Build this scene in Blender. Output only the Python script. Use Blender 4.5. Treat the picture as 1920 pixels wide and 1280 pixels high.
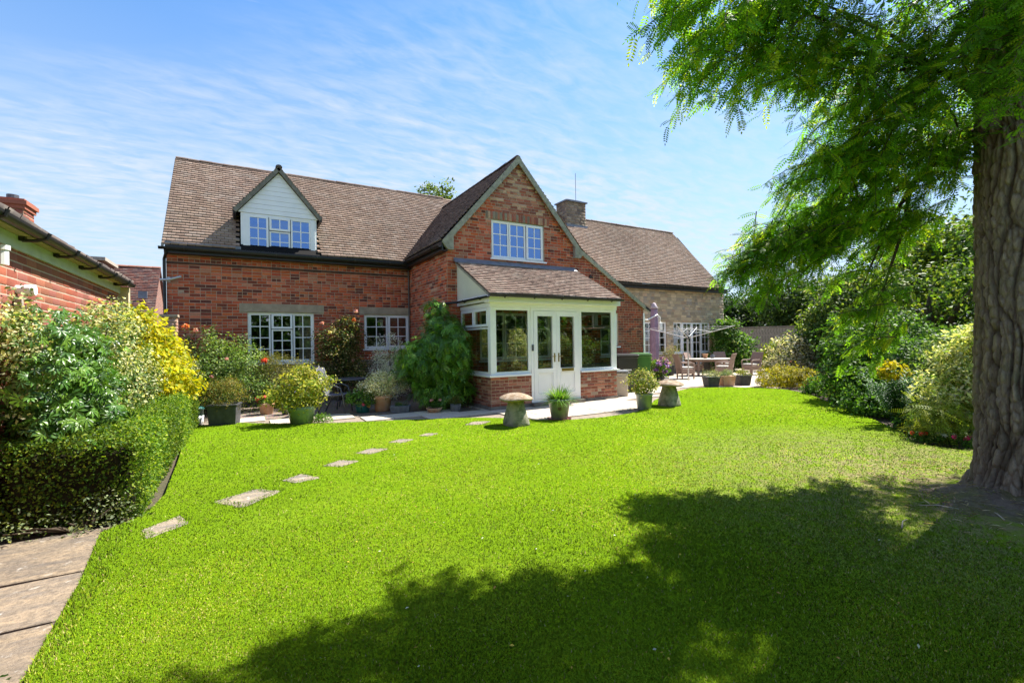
import bpy, math, random
import numpy as np
from mathutils import Vector, Matrix

scene = bpy.context.scene
for o in list(bpy.data.objects):
    bpy.data.objects.remove(o)
col = scene.collection
R = math.radians

# ------------------------------------------------------------------ camera
cam_data = bpy.data.cameras.new('camera')
cam = bpy.data.objects.new('camera', cam_data)
col.objects.link(cam)
cam_data.sensor_width = 36.0
cam_data.lens = 36.0 * 871.2 / 1920.0
cam_data.clip_start = 0.05
cam_data.clip_end = 3000
FW = Vector((0.502454, 0.864604, 0.000747)); RT = Vector((0.864518, -0.502391, -0.014533)); UP = Vector((0.012190, -0.007948, 0.999894))
CAM = Vector((1.6207, -14.4399, 1.6))
mx = Matrix((RT, UP, -FW)).transposed().to_4x4()
mx.translation = CAM
cam.matrix_world = mx
scene.camera = cam

# ------------------------------------------------------------------ sun and sky
SUN_AZ, SUN_EL = 85.0, 55.0          # azimuth clockwise from +Y
sd = Vector((math.sin(R(SUN_AZ)) * math.cos(R(SUN_EL)), math.cos(R(SUN_AZ)) * math.cos(R(SUN_EL)), math.sin(R(SUN_EL))))
ld = bpy.data.lights.new('sun', 'SUN')
ld.energy = 4.3; ld.angle = R(0.53); ld.color = (1.0, 0.95, 0.86)
sun = bpy.data.objects.new('sun', ld); col.objects.link(sun)
sun.rotation_euler = (-sd).to_track_quat('-Z', 'Y').to_euler()
sun.location = (10, 0, 20)

world = bpy.data.worlds.new('World'); scene.world = world
world.use_nodes = True
wn = world.node_tree; wn.nodes.clear()
def wnode(t, **k):
    n = wn.nodes.new(t)
    for a, b in k.items(): setattr(n, a, b)
    return n
w_out = wnode('ShaderNodeOutputWorld'); w_bg = wnode('ShaderNodeBackground')
w_bg.inputs['Strength'].default_value = 0.15
sky = wnode('ShaderNodeTexSky', sky_type='NISHITA', sun_disc=False)
sky.sun_elevation = R(SUN_EL); sky.sun_rotation = R(SUN_AZ)
sky.air_density = 1.0; sky.dust_density = 0.25; sky.ozone_density = 3.0; sky.altitude = 50
# thin high cloud: noise on the direction projected to a flat cloud layer
tc = wnode('ShaderNodeTexCoord'); sp = wnode('ShaderNodeSeparateXYZ')
wn.links.new(tc.outputs['Generated'], sp.inputs[0])
zz = wnode('ShaderNodeMath', operation='MAXIMUM'); zz.inputs[1].default_value = 0.0
wn.links.new(sp.outputs['Z'], zz.inputs[0])
za = wnode('ShaderNodeMath', operation='ADD'); za.inputs[1].default_value = 0.12
wn.links.new(zz.outputs[0], za.inputs[0])
dx = wnode('ShaderNodeMath', operation='DIVIDE'); dy = wnode('ShaderNodeMath', operation='DIVIDE')
wn.links.new(sp.outputs['X'], dx.inputs[0]); wn.links.new(za.outputs[0], dx.inputs[1])
wn.links.new(sp.outputs['Y'], dy.inputs[0]); wn.links.new(za.outputs[0], dy.inputs[1])
cb = wnode('ShaderNodeCombineXYZ')
wn.links.new(dx.outputs[0], cb.inputs[0]); wn.links.new(dy.outputs[0], cb.inputs[1])
def cloud_layer(rot, scale, detail, lo, hi, rough=0.6, loc=(0, 0, 0), dist=0.3):
    mp = wnode('ShaderNodeMapping'); mp.inputs['Rotation'].default_value = (0, 0, R(rot)); mp.inputs['Scale'].default_value = scale
    mp.inputs['Location'].default_value = loc
    wn.links.new(cb.outputs[0], mp.inputs[0])
    nz = wnode('ShaderNodeTexNoise'); nz.inputs['Scale'].default_value = 1.0; nz.inputs['Detail'].default_value = detail
    nz.inputs['Roughness'].default_value = rough; nz.inputs['Distortion'].default_value = dist
    wn.links.new(mp.outputs[0], nz.inputs['Vector'])
    mr = wnode('ShaderNodeMapRange'); mr.inputs[1].default_value = lo; mr.inputs[2].default_value = hi
    wn.links.new(nz.outputs['Fac'], mr.inputs[0])
    return mr
big = cloud_layer(-22, (0.32, 0.7, 1), 2, 0.33, 0.55, loc=(0.9, 0.55, 0))
rip = cloud_layer(-30, (7.0, 17.0, 1), 4, 0.36, 0.70, rough=0.6, dist=0.35)
wsp = cloud_layer(-30, (1.2, 7.5, 1), 6, 0.60, 0.80, loc=(7, 2, 0), dist=1.0)
m1 = wnode('ShaderNodeMath', operation='MULTIPLY'); wn.links.new(big.outputs[0], m1.inputs[0]); wn.links.new(rip.outputs[0], m1.inputs[1])
m1b = wnode('ShaderNodeMath', operation='MULTIPLY_ADD'); m1b.inputs[1].default_value = 0.22
wn.links.new(big.outputs[0], m1b.inputs[0]); wn.links.new(m1.outputs[0], m1b.inputs[2])
m2 = wnode('ShaderNodeMath', operation='MULTIPLY_ADD'); m2.inputs[1].default_value = 0.6
wn.links.new(wsp.outputs[0], m2.inputs[0]); wn.links.new(m1b.outputs[0], m2.inputs[2])
m3 = wnode('ShaderNodeMath', operation='MULTIPLY', use_clamp=True); m3.inputs[1].default_value = 0.7
wn.links.new(m2.outputs[0], m3.inputs[0])
# even summer haze low over the horizon
hz = wnode('ShaderNodeMapRange'); hz.inputs[1].default_value = 0.0; hz.inputs[2].default_value = 0.6; hz.inputs[3].default_value = 0.9; hz.inputs[4].default_value = 0.0
wn.links.new(zz.outputs[0], hz.inputs[0])
hm = wnode('ShaderNodeMix', data_type='RGBA'); hm.inputs['B'].default_value = (1.35, 1.64, 2.0, 1)
cm = wnode('ShaderNodeMix', data_type='RGBA'); cm.inputs['B'].default_value = (1.8, 1.97, 2.18, 1)
hsv = wnode('ShaderNodeHueSaturation'); hsv.inputs['Saturation'].default_value = 1.24; hsv.inputs['Value'].default_value = 0.61
wn.links.new(sky.outputs[0], hsv.inputs['Color'])
wn.links.new(hz.outputs[0], hm.inputs['Factor']); wn.links.new(hsv.outputs[0], hm.inputs['A'])
wn.links.new(m3.outputs[0], cm.inputs['Factor']); wn.links.new(hm.outputs['Result'], cm.inputs['A'])
wn.links.new(cm.outputs['Result'], w_bg.inputs['Color']); wn.links.new(w_bg.outputs[0], w_out.inputs[0])

vs = scene.view_settings
vs.view_transform = 'Standard'; vs.look = 'None'; vs.gamma = 1.0; vs.exposure = 1.6; vs.use_curve_mapping = False
scene.cycles.max_bounces = 7; scene.cycles.diffuse_bounces = 3; scene.cycles.glossy_bounces = 3
scene.cycles.transmission_bounces = 4; scene.cycles.transparent_max_bounces = 10
scene.cycles.sample_clamp_indirect = 6.0
scene.cycles.use_denoising = True

# ------------------------------------------------------------------ mesh helpers
def np_mesh(name, V, F, tint=None, smooth=False):
    V = np.asarray(V, dtype=np.float32); F = np.asarray(F, dtype=np.int32)
    me = bpy.data.meshes.new(name); n, k = F.shape
    me.vertices.add(len(V)); me.vertices.foreach_set('co', V.ravel())
    me.loops.add(n * k); me.loops.foreach_set('vertex_index', F.ravel())
    me.polygons.add(n); me.polygons.foreach_set('loop_start', np.arange(0, n * k, k, dtype=np.int32))
    if smooth: me.polygons.foreach_set('use_smooth', np.ones(n, dtype=bool))
    me.update(calc_edges=True)
    if tint is not None:
        a = me.attributes.new('tint', 'FLOAT_COLOR', 'POINT')
        c = np.ones((len(V), 4), dtype=np.float32); c[:, :3] = tint
        a.data.foreach_set('color', c.ravel())
    return me

WORLD_PARENTS = set()          # things whose parts are written in world coordinates
def link(name, data, mat=None, parent=None, **props):
    o = bpy.data.objects.new(name, data); col.objects.link(o)
    if mat is not None and data is not None and len(data.materials) == 0:
        data.materials.append(mat)
    if parent is not None:
        o.parent = parent
        if parent.name in WORLD_PARENTS: o.matrix_parent_inverse = Matrix.Translation(-parent.location)
    for k, v in props.items(): o[k] = v
    return o

def thing(name, label, cat, loc=(0, 0, 0), rz=0.0, group=None, world_parts=False):
    o = bpy.data.objects.new(name, None); col.objects.link(o)
    if world_parts: WORLD_PARENTS.add(o.name)
    o.location = loc; o.rotation_euler = (0, 0, rz); o.empty_display_size = 0.1
    o['label'] = label; o['category'] = cat
    if group: o['group'] = group
    return o

ZH = Vector((0, 0, 1))
class MB:
    """collects boxes, bars, tubes and lathed shapes; build() makes ONE mesh object"""
    def __init__(s, org=(0, 0, 0), ux=(1, 0, 0), n=(0, -1, 0)):
        s.v = []; s.f = []; s.org = Vector(org); s.ux = Vector(ux); s.n = Vector(n)
    def P(s, u, z, d=0.0): return s.org + s.ux * u + ZH * z + s.n * d
    def add(s, vs_, fs):
        b = len(s.v); s.v += [tuple(x) for x in vs_]; s.f += [tuple(i + b for i in f) for f in fs]
    def hexa(s, p):
        s.add(p, [(0, 3, 2, 1), (4, 5, 6, 7), (0, 1, 5, 4), (1, 2, 6, 5), (2, 3, 7, 6), (3, 0, 4, 7)])
    def box(s, x0, y0, z0, x1, y1, z1, b=0.0):
        if b <= 0:
            s.hexa([(x0, y0, z0), (x1, y0, z0), (x1, y1, z0), (x0, y1, z0), (x0, y0, z1), (x1, y0, z1), (x1, y1, z1), (x0, y1, z1)])
        else:
            pr = []
            for z, k in ((z0, b), (z0 + b, 0), (z1 - b, 0), (z1, b)):
                pr.append([(x0 + k + b, y0 + k, z), (x1 - k - b, y0 + k, z), (x1 - k, y0 + k + b, z), (x1 - k, y1 - k - b, z), (x1 - k - b, y1 - k, z), (x0 + k + b, y1 - k, z), (x0 + k, y1 - k - b, z), (x0 + k, y0 + k + b, z)])
            s.rings(pr)
    def rings(s, pr, cap0=True, cap1=True, closed=True):
        n = len(pr[0]); b = len(s.v)
        for r in pr: s.v += [tuple(x) for x in r]
        for i in range(len(pr) - 1):
            for j in range(n if closed else n - 1):
                k = (j + 1) % n
                s.f.append((b + i * n + j, b + i * n + k, b + (i + 1) * n + k, b + (i + 1) * n + j))
        if cap0: s.f.append(tuple(b + j for j in reversed(range(n))))
        if cap1: s.f.append(tuple(b + (len(pr) - 1) * n + j for j in range(n)))
    def lbox(s, u0, u1, z0, z1, d0, d1):
        s.hexa([s.P(u0, z0, d0), s.P(u1, z0, d0), s.P(u1, z0, d1), s.P(u0, z0, d1), s.P(u0, z1, d0), s.P(u1, z1, d0), s.P(u1, z1, d1), s.P(u0, z1, d1)])
    def ring(s, u0, u1, z0, z1, w, d0, d1):
        s.lbox(u0, u1, z0, z0 + w, d0, d1); s.lbox(u0, u1, z1 - w, z1, d0, d1)
        s.lbox(u0, u0 + w, z0 + w, z1 - w, d0, d1); s.lbox(u1 - w, u1, z0 + w, z1 - w, d0, d1)
    def beam(s, p, q, w, h, up=(0, 0, 1)):
        p = Vector(p); q = Vector(q); t = (q - p).normalized(); a = t.cross(Vector(up))
        if a.length < 1e-5: a = t.cross(Vector((0, 1, 0)))
        a.normalize(); c = a.cross(t).normalized(); a *= w / 2; c *= h / 2
        s.hexa([p - a - c, p + a - c, q + a - c, q - a - c, p - a + c, p + a + c, q + a + c, q - a + c])
    def prism(s, poly, off):
        off = Vector(off); a = [Vector(p) for p in poly]; n = len(a)
        s.add(a + [p + off for p in a], [tuple(reversed(range(n))), tuple(range(n, 2 * n))] + [(i, (i + 1) % n, (i + 1) % n + n, i + n) for i in range(n)])
    def tube(s, pts, rad, n=8, caps=True):
        pts = [Vector(p) for p in pts]; pr = []; a = None
        for i, p in enumerate(pts):
            t = (pts[min(i + 1, len(pts) - 1)] - pts[max(i - 1, 0)]).normalized()
            if a is None:
                a = t.cross(Vector((0.31, 0.27, 0.91))); 
                if a.length < 1e-3: a = t.cross(Vector((1, 0, 0)))
            a = (a - t * a.dot(t)).normalized(); b = t.cross(a)
            r = rad[i] if isinstance(rad, (list, tuple)) else rad
            pr.append([p + a * (r * math.cos(2 * math.pi * k / n)) + b * (r * math.sin(2 * math.pi * k / n)) for k in range(n)])
        s.rings(pr, caps, caps)
    def lathe(s, prof, n=24, c=(0, 0, 0), cap0=True, cap1=True):
        pr = [[(c[0] + r * math.cos(2 * math.pi * k / n), c[1] + r * math.sin(2 * math.pi * k / n), c[2] + z) for k in range(n)] for r, z in prof]
        s.rings(pr, cap0, cap1)
    def mesh(s, name, smooth=False):
        me = bpy.data.meshes.new(name); me.from_pydata(s.v, [], s.f); me.update()
        if smooth:
            me.polygons.foreach_set('use_smooth', np.ones(len(me.polygons), dtype=bool))
        return me
    def build(s, name, mat, parent=None, smooth=False, **props):
        return link(name, s.mesh(name, smooth), mat, parent, **props)

def snoise(P, freq, seed, k=7):
    r = np.random.RandomState(seed); P = np.asarray(P); out = np.zeros(len(P))
    for i in range(k):
        d = r.normal(size=P.shape[1]); d /= np.linalg.norm(d)
        out += np.sin((P @ d) * freq * r.uniform(0.6, 1.7) + r.uniform(0, 6.28))
    return out / k * 1.6

def in_poly(x, y, poly):
    x = np.asarray(x, dtype=float); y = np.asarray(y, dtype=float); inside = np.zeros(x.shape, dtype=bool); n = len(poly); j = n - 1
    for i in range(n):
        xi, yi = poly[i]; xj, yj = poly[j]
        c = ((yi > y) != (yj > y)) & (x < (xj - xi) * (y - yi) / (yj - yi + 1e-12) + xi)
        inside ^= c; j = i
    return inside

# ------------------------------------------------------------------ materials
def new_mat(name):
    m = bpy.data.materials.new(name); m.use_nodes = True; nt = m.node_tree
    return m, nt, nt.nodes['Principled BSDF']
def N(nt, t, **k):
    n = nt.nodes.new(t)
    for a, b in k.items(): setattr(n, a, b)
    return n
def coords(nt): return N(nt, 'ShaderNodeTexCoord').outputs['Object']
def noise(nt, vec, scale, detail=4, rough=0.55):
    n = N(nt, 'ShaderNodeTexNoise'); n.inputs['Scale'].default_value = scale; n.inputs['Detail'].default_value = detail; n.inputs['Roughness'].default_value = rough
    nt.links.new(vec, n.inputs['Vector']); return n.outputs['Fac']
def ramp(nt, fac, lo, hi, a=0.0, b=1.0):
    n = N(nt, 'ShaderNodeMapRange'); n.inputs[1].default_value = lo; n.inputs[2].default_value = hi; n.inputs[3].default_value = a; n.inputs[4].default_value = b
    nt.links.new(fac, n.inputs[0]); return n.outputs[0]
def mixc(nt, fac, a, b, mode='MIX'):
    n = N(nt, 'ShaderNodeMix', data_type='RGBA', blend_type=mode)
    for s, v in (('Factor', fac), ('A', a), ('B', b)):
        if isinstance(v, (int, float)): n.inputs[s].default_value = v
        elif isinstance(v, tuple): n.inputs[s].default_value = v + (1,) if len(v) == 3 else v
        else: nt.links.new(v, n.inputs[s])
    return n.outputs['Result']
def bump(nt, bs, h, strength=0.3, dist=0.01):
    n = N(nt, 'ShaderNodeBump'); n.inputs['Strength'].default_value = strength; n.inputs['Distance'].default_value = dist
    nt.links.new(h, n.inputs['Height']); nt.links.new(n.outputs[0], bs.inputs['Normal'])
def plain(name, c, rough=0.5, metal=0.0, spec=0.5, var=0.12, vscale=6.0, bmp=0.0, bscale=60.0, c2=None, lo=0.35, hi=0.7):
    m, nt, bs = new_mat(name); co = coords(nt)
    nz = noise(nt, co, vscale, 5)
    if c2 is None: c2 = tuple(x * (1 - 2.2 * var) for x in c)
    nt.links.new(mixc(nt, ramp(nt, nz, lo, hi), c, c2), bs.inputs['Base Color'])
    bs.inputs['Roughness'].default_value = rough; bs.inputs['Metallic'].default_value = metal; bs.inputs['Specular IOR Level'].default_value = spec
    if bmp > 0: bump(nt, bs, noise(nt, co, bscale, 4), bmp, 0.01)
    return m
def tinted(name, rough=0.85, fine=40.0, var=0.35, patch=None, pscale=1.2, plo=0.55, phi=0.75, pmax=0.7, bmp=0.4, spec=0.3):
    """colour from the pieces' own tint, grain, optional lichen / lime patches"""
    m, nt, bs = new_mat(name); co = coords(nt); g = N(nt, 'ShaderNodeNewGeometry').outputs['Position']
    at = N(nt, 'ShaderNodeAttribute', attribute_name='tint').outputs['Color']
    nz = noise(nt, g, fine, 4, 0.65)
    c = mixc(nt, ramp(nt, nz, 0.3, 0.72, var, 0.0), at, (0.02, 0.015, 0.012))
    if patch is not None:
        p = noise(nt, g, pscale, 6, 0.68)
        c = mixc(nt, ramp(nt, p, plo, phi, 0.0, pmax), c, patch)
    nt.links.new(c, bs.inputs['Base Color']); bs.inputs['Roughness'].default_value = rough; bs.inputs['Specular IOR Level'].default_value = spec
    if bmp > 0: bump(nt, bs, nz, bmp, 0.006)
    return m
def leaf_mat(name, trans=0.4, rough=0.45, spec=0.35, upn=0.0):
    m, nt, bs = new_mat(name); at = N(nt, 'ShaderNodeAttribute', attribute_name='tint').outputs['Color']
    nt.links.new(at, bs.inputs['Base Color']); bs.inputs['Roughness'].default_value = rough; bs.inputs['Specular IOR Level'].default_value = spec
    tr = N(nt, 'ShaderNodeBsdfTranslucent')
    nt.links.new(mixc(nt, 1.0, at, (1.6, 1.6, 0.6), 'MULTIPLY'), tr.inputs['Color'])
    if upn > 0:      # blades too fine to see singly: shade with the turf's own upward normal
        gn = N(nt, 'ShaderNodeNewGeometry').outputs['Normal']; vm = N(nt, 'ShaderNodeMix', data_type='VECTOR'); vm.inputs[0].default_value = upn
        nt.links.new(gn, vm.inputs[4]); vm.inputs[5].default_value = (0, 0, 1); nt.links.new(vm.outputs[1], bs.inputs['Normal'])
    ms = N(nt, 'ShaderNodeMixShader'); ms.inputs[0].default_value = trans
    nt.links.new(bs.outputs[0], ms.inputs[1]); nt.links.new(tr.outputs[0], ms.inputs[2])
    nt.links.new(ms.outputs[0], nt.nodes['Material Output'].inputs[0])
    return m
def glass_mat(name, base=0.10, tint=(0.86, 0.9, 0.88), refl=(0.95, 0.97, 1)):
    m, nt, bs = new_mat(name); nt.nodes.remove(bs)
    tr = N(nt, 'ShaderNodeBsdfTransparent'); tr.inputs[0].default_value = tint + (1,)
    gl = N(nt, 'ShaderNodeBsdfGlossy'); gl.inputs['Roughness'].default_value = 0.004; gl.inputs[0].default_value = refl + (1,)
    fr = N(nt, 'ShaderNodeFresnel'); fr.inputs[0].default_value = 1.55
    mr = N(nt, 'ShaderNodeMapRange'); mr.inputs[3].default_value = base; mr.inputs[4].default_value = 1.0
    nt.links.new(fr.outputs[0], mr.inputs[0])
    ms = N(nt, 'ShaderNodeMixShader'); nt.links.new(mr.outputs[0], ms.inputs[0]); nt.links.new(tr.outputs[0], ms.inputs[1]); nt.links.new(gl.outputs[0], ms.inputs[2])
    nt.links.new(ms.outputs[0], nt.nodes['Material Output'].inputs[0])
    return m
M = {}
M['brick'] = tinted('brick', 0.9, 55, 0.35, (0.46, 0.33, 0.23), 1.5, 0.58, 0.76, 0.4)
M['brick_new'] = tinted('brick_new', 0.85, 60, 0.3)
M['brick_porch'] = tinted('brick_porch', 0.9, 45, 0.35, (0.5, 0.42, 0.33), 7.0, 0.56, 0.7, 0.6)
M['stone'] = tinted('stone', 0.92, 25, 0.35, (0.2, 0.17, 0.13), 2.0, 0.55, 0.8, 0.35)
M['tile'] = tinted('tile', 0.9, 38, 0.3, (0.46, 0.40, 0.32), 1.1, 0.54, 0.78, 0.45)
M['mortar'] = plain('mortar', (0.52, 0.38, 0.27), 0.95, 0, 0.2, 0.15, 14, 0.5, 90)
M['mortar_dark'] = plain('mortar_dark', (0.28, 0.23, 0.18), 0.95, 0, 0.2, 0.15, 14, 0.5, 90)
M['upvc'] = plain('upvc', (0.93, 0.93, 0.93), 0.35, 0, 0.5, 0.03, 3)
M['cream'] = plain('cream', (0.72, 0.70, 0.56), 0.7, 0, 0.4, 0.05, 2, 0.1, 40)
M['black'] = plain('black_plastic', (0.018, 0.018, 0.020), 0.45, 0, 0.5, 0.15, 5)
M['barge'] = plain('weathered_board', (0.38, 0.36, 0.29), 0.85, 0, 0.3, 0.18, 9, 0.4, 30)
M['lead'] = plain('lead', (0.22, 0.24, 0.28), 0.5, 0.3, 0.5, 0.15, 8, 0.2, 20)
M['lintel'] = plain('lintel_stone', (0.45, 0.36, 0.26), 0.92, 0, 0.3, 0.14, 5, 0.4, 45)
M['glass'] = glass_mat('window_glass', 0.19)
M['glass_sky'] = glass_mat('upper_window_glass', 0.42, (0.5, 0.56, 0.62), (0.28, 0.48, 0.92))  # blue of the reflected sky is put into the gloss colour
M['dark_room'] = plain('dark_room_walls', (0.10, 0.09, 0.08), 0.9, 0, 0.2, 0.1, 2)  # gloom of unlit rooms put into the wall colour
M['blind'] = plain('blind_cloth', (0.6, 0.6, 0.6), 0.8, 0, 0.2, 0.05, 3)
M['curtain'] = plain('curtain_cloth', (0.5, 0.42, 0.36), 0.9, 0, 0.2, 0.15, 8)
M['brass'] = plain('brass', (0.45, 0.32, 0.10), 0.35, 0.9, 0.5, 0.1, 12)
M['concrete'] = plain('concrete', (0.22, 0.20, 0.18), 0.95, 0, 0.2, 0.2, 6, 0.5, 60)
M['leaf'] = leaf_mat('leaf', 0.38, 0.55, 0.2)
M['leaf_gloss'] = leaf_mat('glossy_leaf', 0.25, 0.32, 0.45)
M['leaf_tree'] = leaf_mat('tree_leaf', 0.6, 0.5, 0.25)
M['petal'] = leaf_mat('petal', 0.3, 0.6, 0.2)
M['grass'] = leaf_mat('grass_blade', 0.12, 0.7, 0.05, 0.9)
M['twig'] = plain('twig_bark', (0.085, 0.065, 0.045), 0.9, 0, 0.2, 0.2, 20)
M['soil'] = plain('soil', (0.055, 0.040, 0.028), 0.95, 0, 0.2, 0.2, 25, 0.8, 60)
M['terracotta'] = plain('terracotta', (0.50, 0.25, 0.13), 0.85, 0, 0.3, 0.15, 7, 0.2, 60, (0.55, 0.38, 0.26))
M['glaze_green'] = plain('green_glaze', (0.20, 0.27, 0.15), 0.35, 0, 0.5, 0.1, 6)
M['glaze_teal'] = plain('grey_green_glaze', (0.26, 0.31, 0.25), 0.3, 0, 0.5, 0.12, 7)
M['slate_planter'] = plain('slate_planter', (0.07, 0.072, 0.08), 0.7, 0, 0.4, 0.2, 10, 0.3, 40)
M['fibre'] = plain('grey_fibre_stone', (0.2, 0.21, 0.23), 0.9, 0, 0.3, 0.2, 10, 0.5, 50)
M['plastic_green'] = plain('green_bin_plastic', (0.055, 0.17, 0.035), 0.45, 0, 0.4, 0.06, 3)
M['plastic_teal'] = plain('teal_plastic', (0.02, 0.13, 0.12), 0.4, 0, 0.4, 0.06, 3)
M['plastic_beige'] = plain('beige_plastic', (0.50, 0.43, 0.34), 0.5, 0, 0.4, 0.06, 4)
M['white_plastic'] = plain('white_plastic', (0.78, 0.78, 0.76), 0.4, 0, 0.5, 0.04, 4)
M['wicker'] = plain('wicker', (0.34, 0.24, 0.20), 0.7, 0, 0.3, 0.2, 90, 0.8, 120)
M['grey_metal'] = plain('grey_metal', (0.09, 0.095, 0.11), 0.4, 0.2, 0.5, 0.1, 5)
M['mesh_cloth'] = plain('grey_sling_cloth', (0.13, 0.13, 0.16), 0.8, 0, 0.3, 0.1, 80)
M['alloy'] = plain('alloy', (0.62, 0.62, 0.62), 0.4, 0.6, 0.5, 0.06, 10)
M['parasol'] = plain('mauve_cloth', (0.34, 0.25, 0.36), 0.9, 0, 0.2, 0.12, 5, 0.2, 40)
M['table_top'] = plain('stone_table', (0.42, 0.40, 0.36), 0.5, 0, 0.5, 0.08, 10)
M['staddle'] = plain('lichened_stone', (0.30, 0.28, 0.22), 0.95, 0, 0.2, 0.2, 9, 0.8, 35, (0.15, 0.16, 0.10), 0.4, 0.6)
M['staddle_cap'] = plain('lichened_cap_stone', (0.34, 0.27, 0.20), 0.95, 0, 0.2, 0.2, 12, 0.9, 35, (0.22, 0.15, 0.09), 0.42, 0.6)
M['timber'] = plain('silvered_timber', (0.44, 0.38, 0.31), 0.9, 0, 0.3, 0.2, 12, 0.4, 40)
M['cushion'] = plain('cushion_cloth', (0.6, 0.57, 0.52), 0.9, 0, 0.2, 0.2, 18)
M['flat_brick'] = None

def masonry_mat(name, c1, c2, mort, scale=1.0):
    m, nt, bs = new_mat(name)
    g = N(nt, 'ShaderNodeNewGeometry').outputs['Position']
    mp = N(nt, 'ShaderNodeMapping'); mp.inputs['Rotation'].default_value = (R(90), 0, 0); nt.links.new(g, mp.inputs[0])
    sp_ = N(nt, 'ShaderNodeSeparateXYZ'); nt.links.new(g, sp_.inputs[0])
    ad = N(nt, 'ShaderNodeMath', operation='ADD'); nt.links.new(sp_.outputs[0], ad.inputs[0]); nt.links.new(sp_.outputs[1], ad.inputs[1])
    cb_ = N(nt, 'ShaderNodeCombineXYZ'); nt.links.new(ad.outputs[0], cb_.inputs[0]); nt.links.new(sp_.outputs[2], cb_.inputs[1])
    br = N(nt, 'ShaderNodeTexBrick'); br.inputs['Scale'].default_value = 1.0; br.inputs['Brick Width'].default_value = 0.235 * scale; br.inputs['Row Height'].default_value = 0.08 * scale; br.inputs['Mortar Size'].default_value = 0.008
    br.inputs['Color1'].default_value = c1 + (1,); br.inputs['Color2'].default_value = c2 + (1,); br.inputs['Mortar'].default_value = mort + (1,)
    nt.links.new(cb_.outputs[0], br.inputs['Vector'])
    nz = noise(nt, g, 9, 5)
    nt.links.new(mixc(nt, ramp(nt, nz, 0.35, 0.7, 0.4, 0), br.outputs['Color'], (0.08, 0.05, 0.04)), bs.inputs['Base Color']); bs.inputs['Roughness'].default_value = 0.9
    bump(nt, bs, br.outputs['Fac'], -0.5, 0.008)
    return m
M['flat_brick'] = masonry_mat('far_brick', (0.30, 0.10, 0.06), (0.18, 0.07, 0.05), (0.36, 0.3, 0.24))
M['flat_stone'] = masonry_mat('far_stone', (0.36, 0.29, 0.2), (0.27, 0.22, 0.16), (0.3, 0.25, 0.2), 1.7)

# ------------------------------------------------------------------ bricks, stones, tiles
BRICK_V = np.array([(-1, 0, -1), (1, 0, -1), (1, 0, 1), (-1, 0, 1), (-.94, 1, -.84), (.94, 1, -.84), (.94, 1, .84), (-.94, 1, .84)], dtype=float)
BRICK_F = np.array([(4, 5, 6, 7), (0, 1, 5, 4), (1, 2, 6, 5), (2, 3, 7, 6), (3, 0, 4, 7)])
def spans_minus(lo, hi, z, openings):
    iv = [(lo, hi)]
    for (a, b, c, d) in openings:
        if c - 1e-6 < z < d + 1e-6:
            out = []
            for (p, q) in iv:
                if b <= p or a >= q: out.append((p, q)); continue
                if a > p: out.append((p, a))
                if b < q: out.append((b, q))
            iv = out
    return [i for i in iv if i[1] - i[0] > 0.02]

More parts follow.
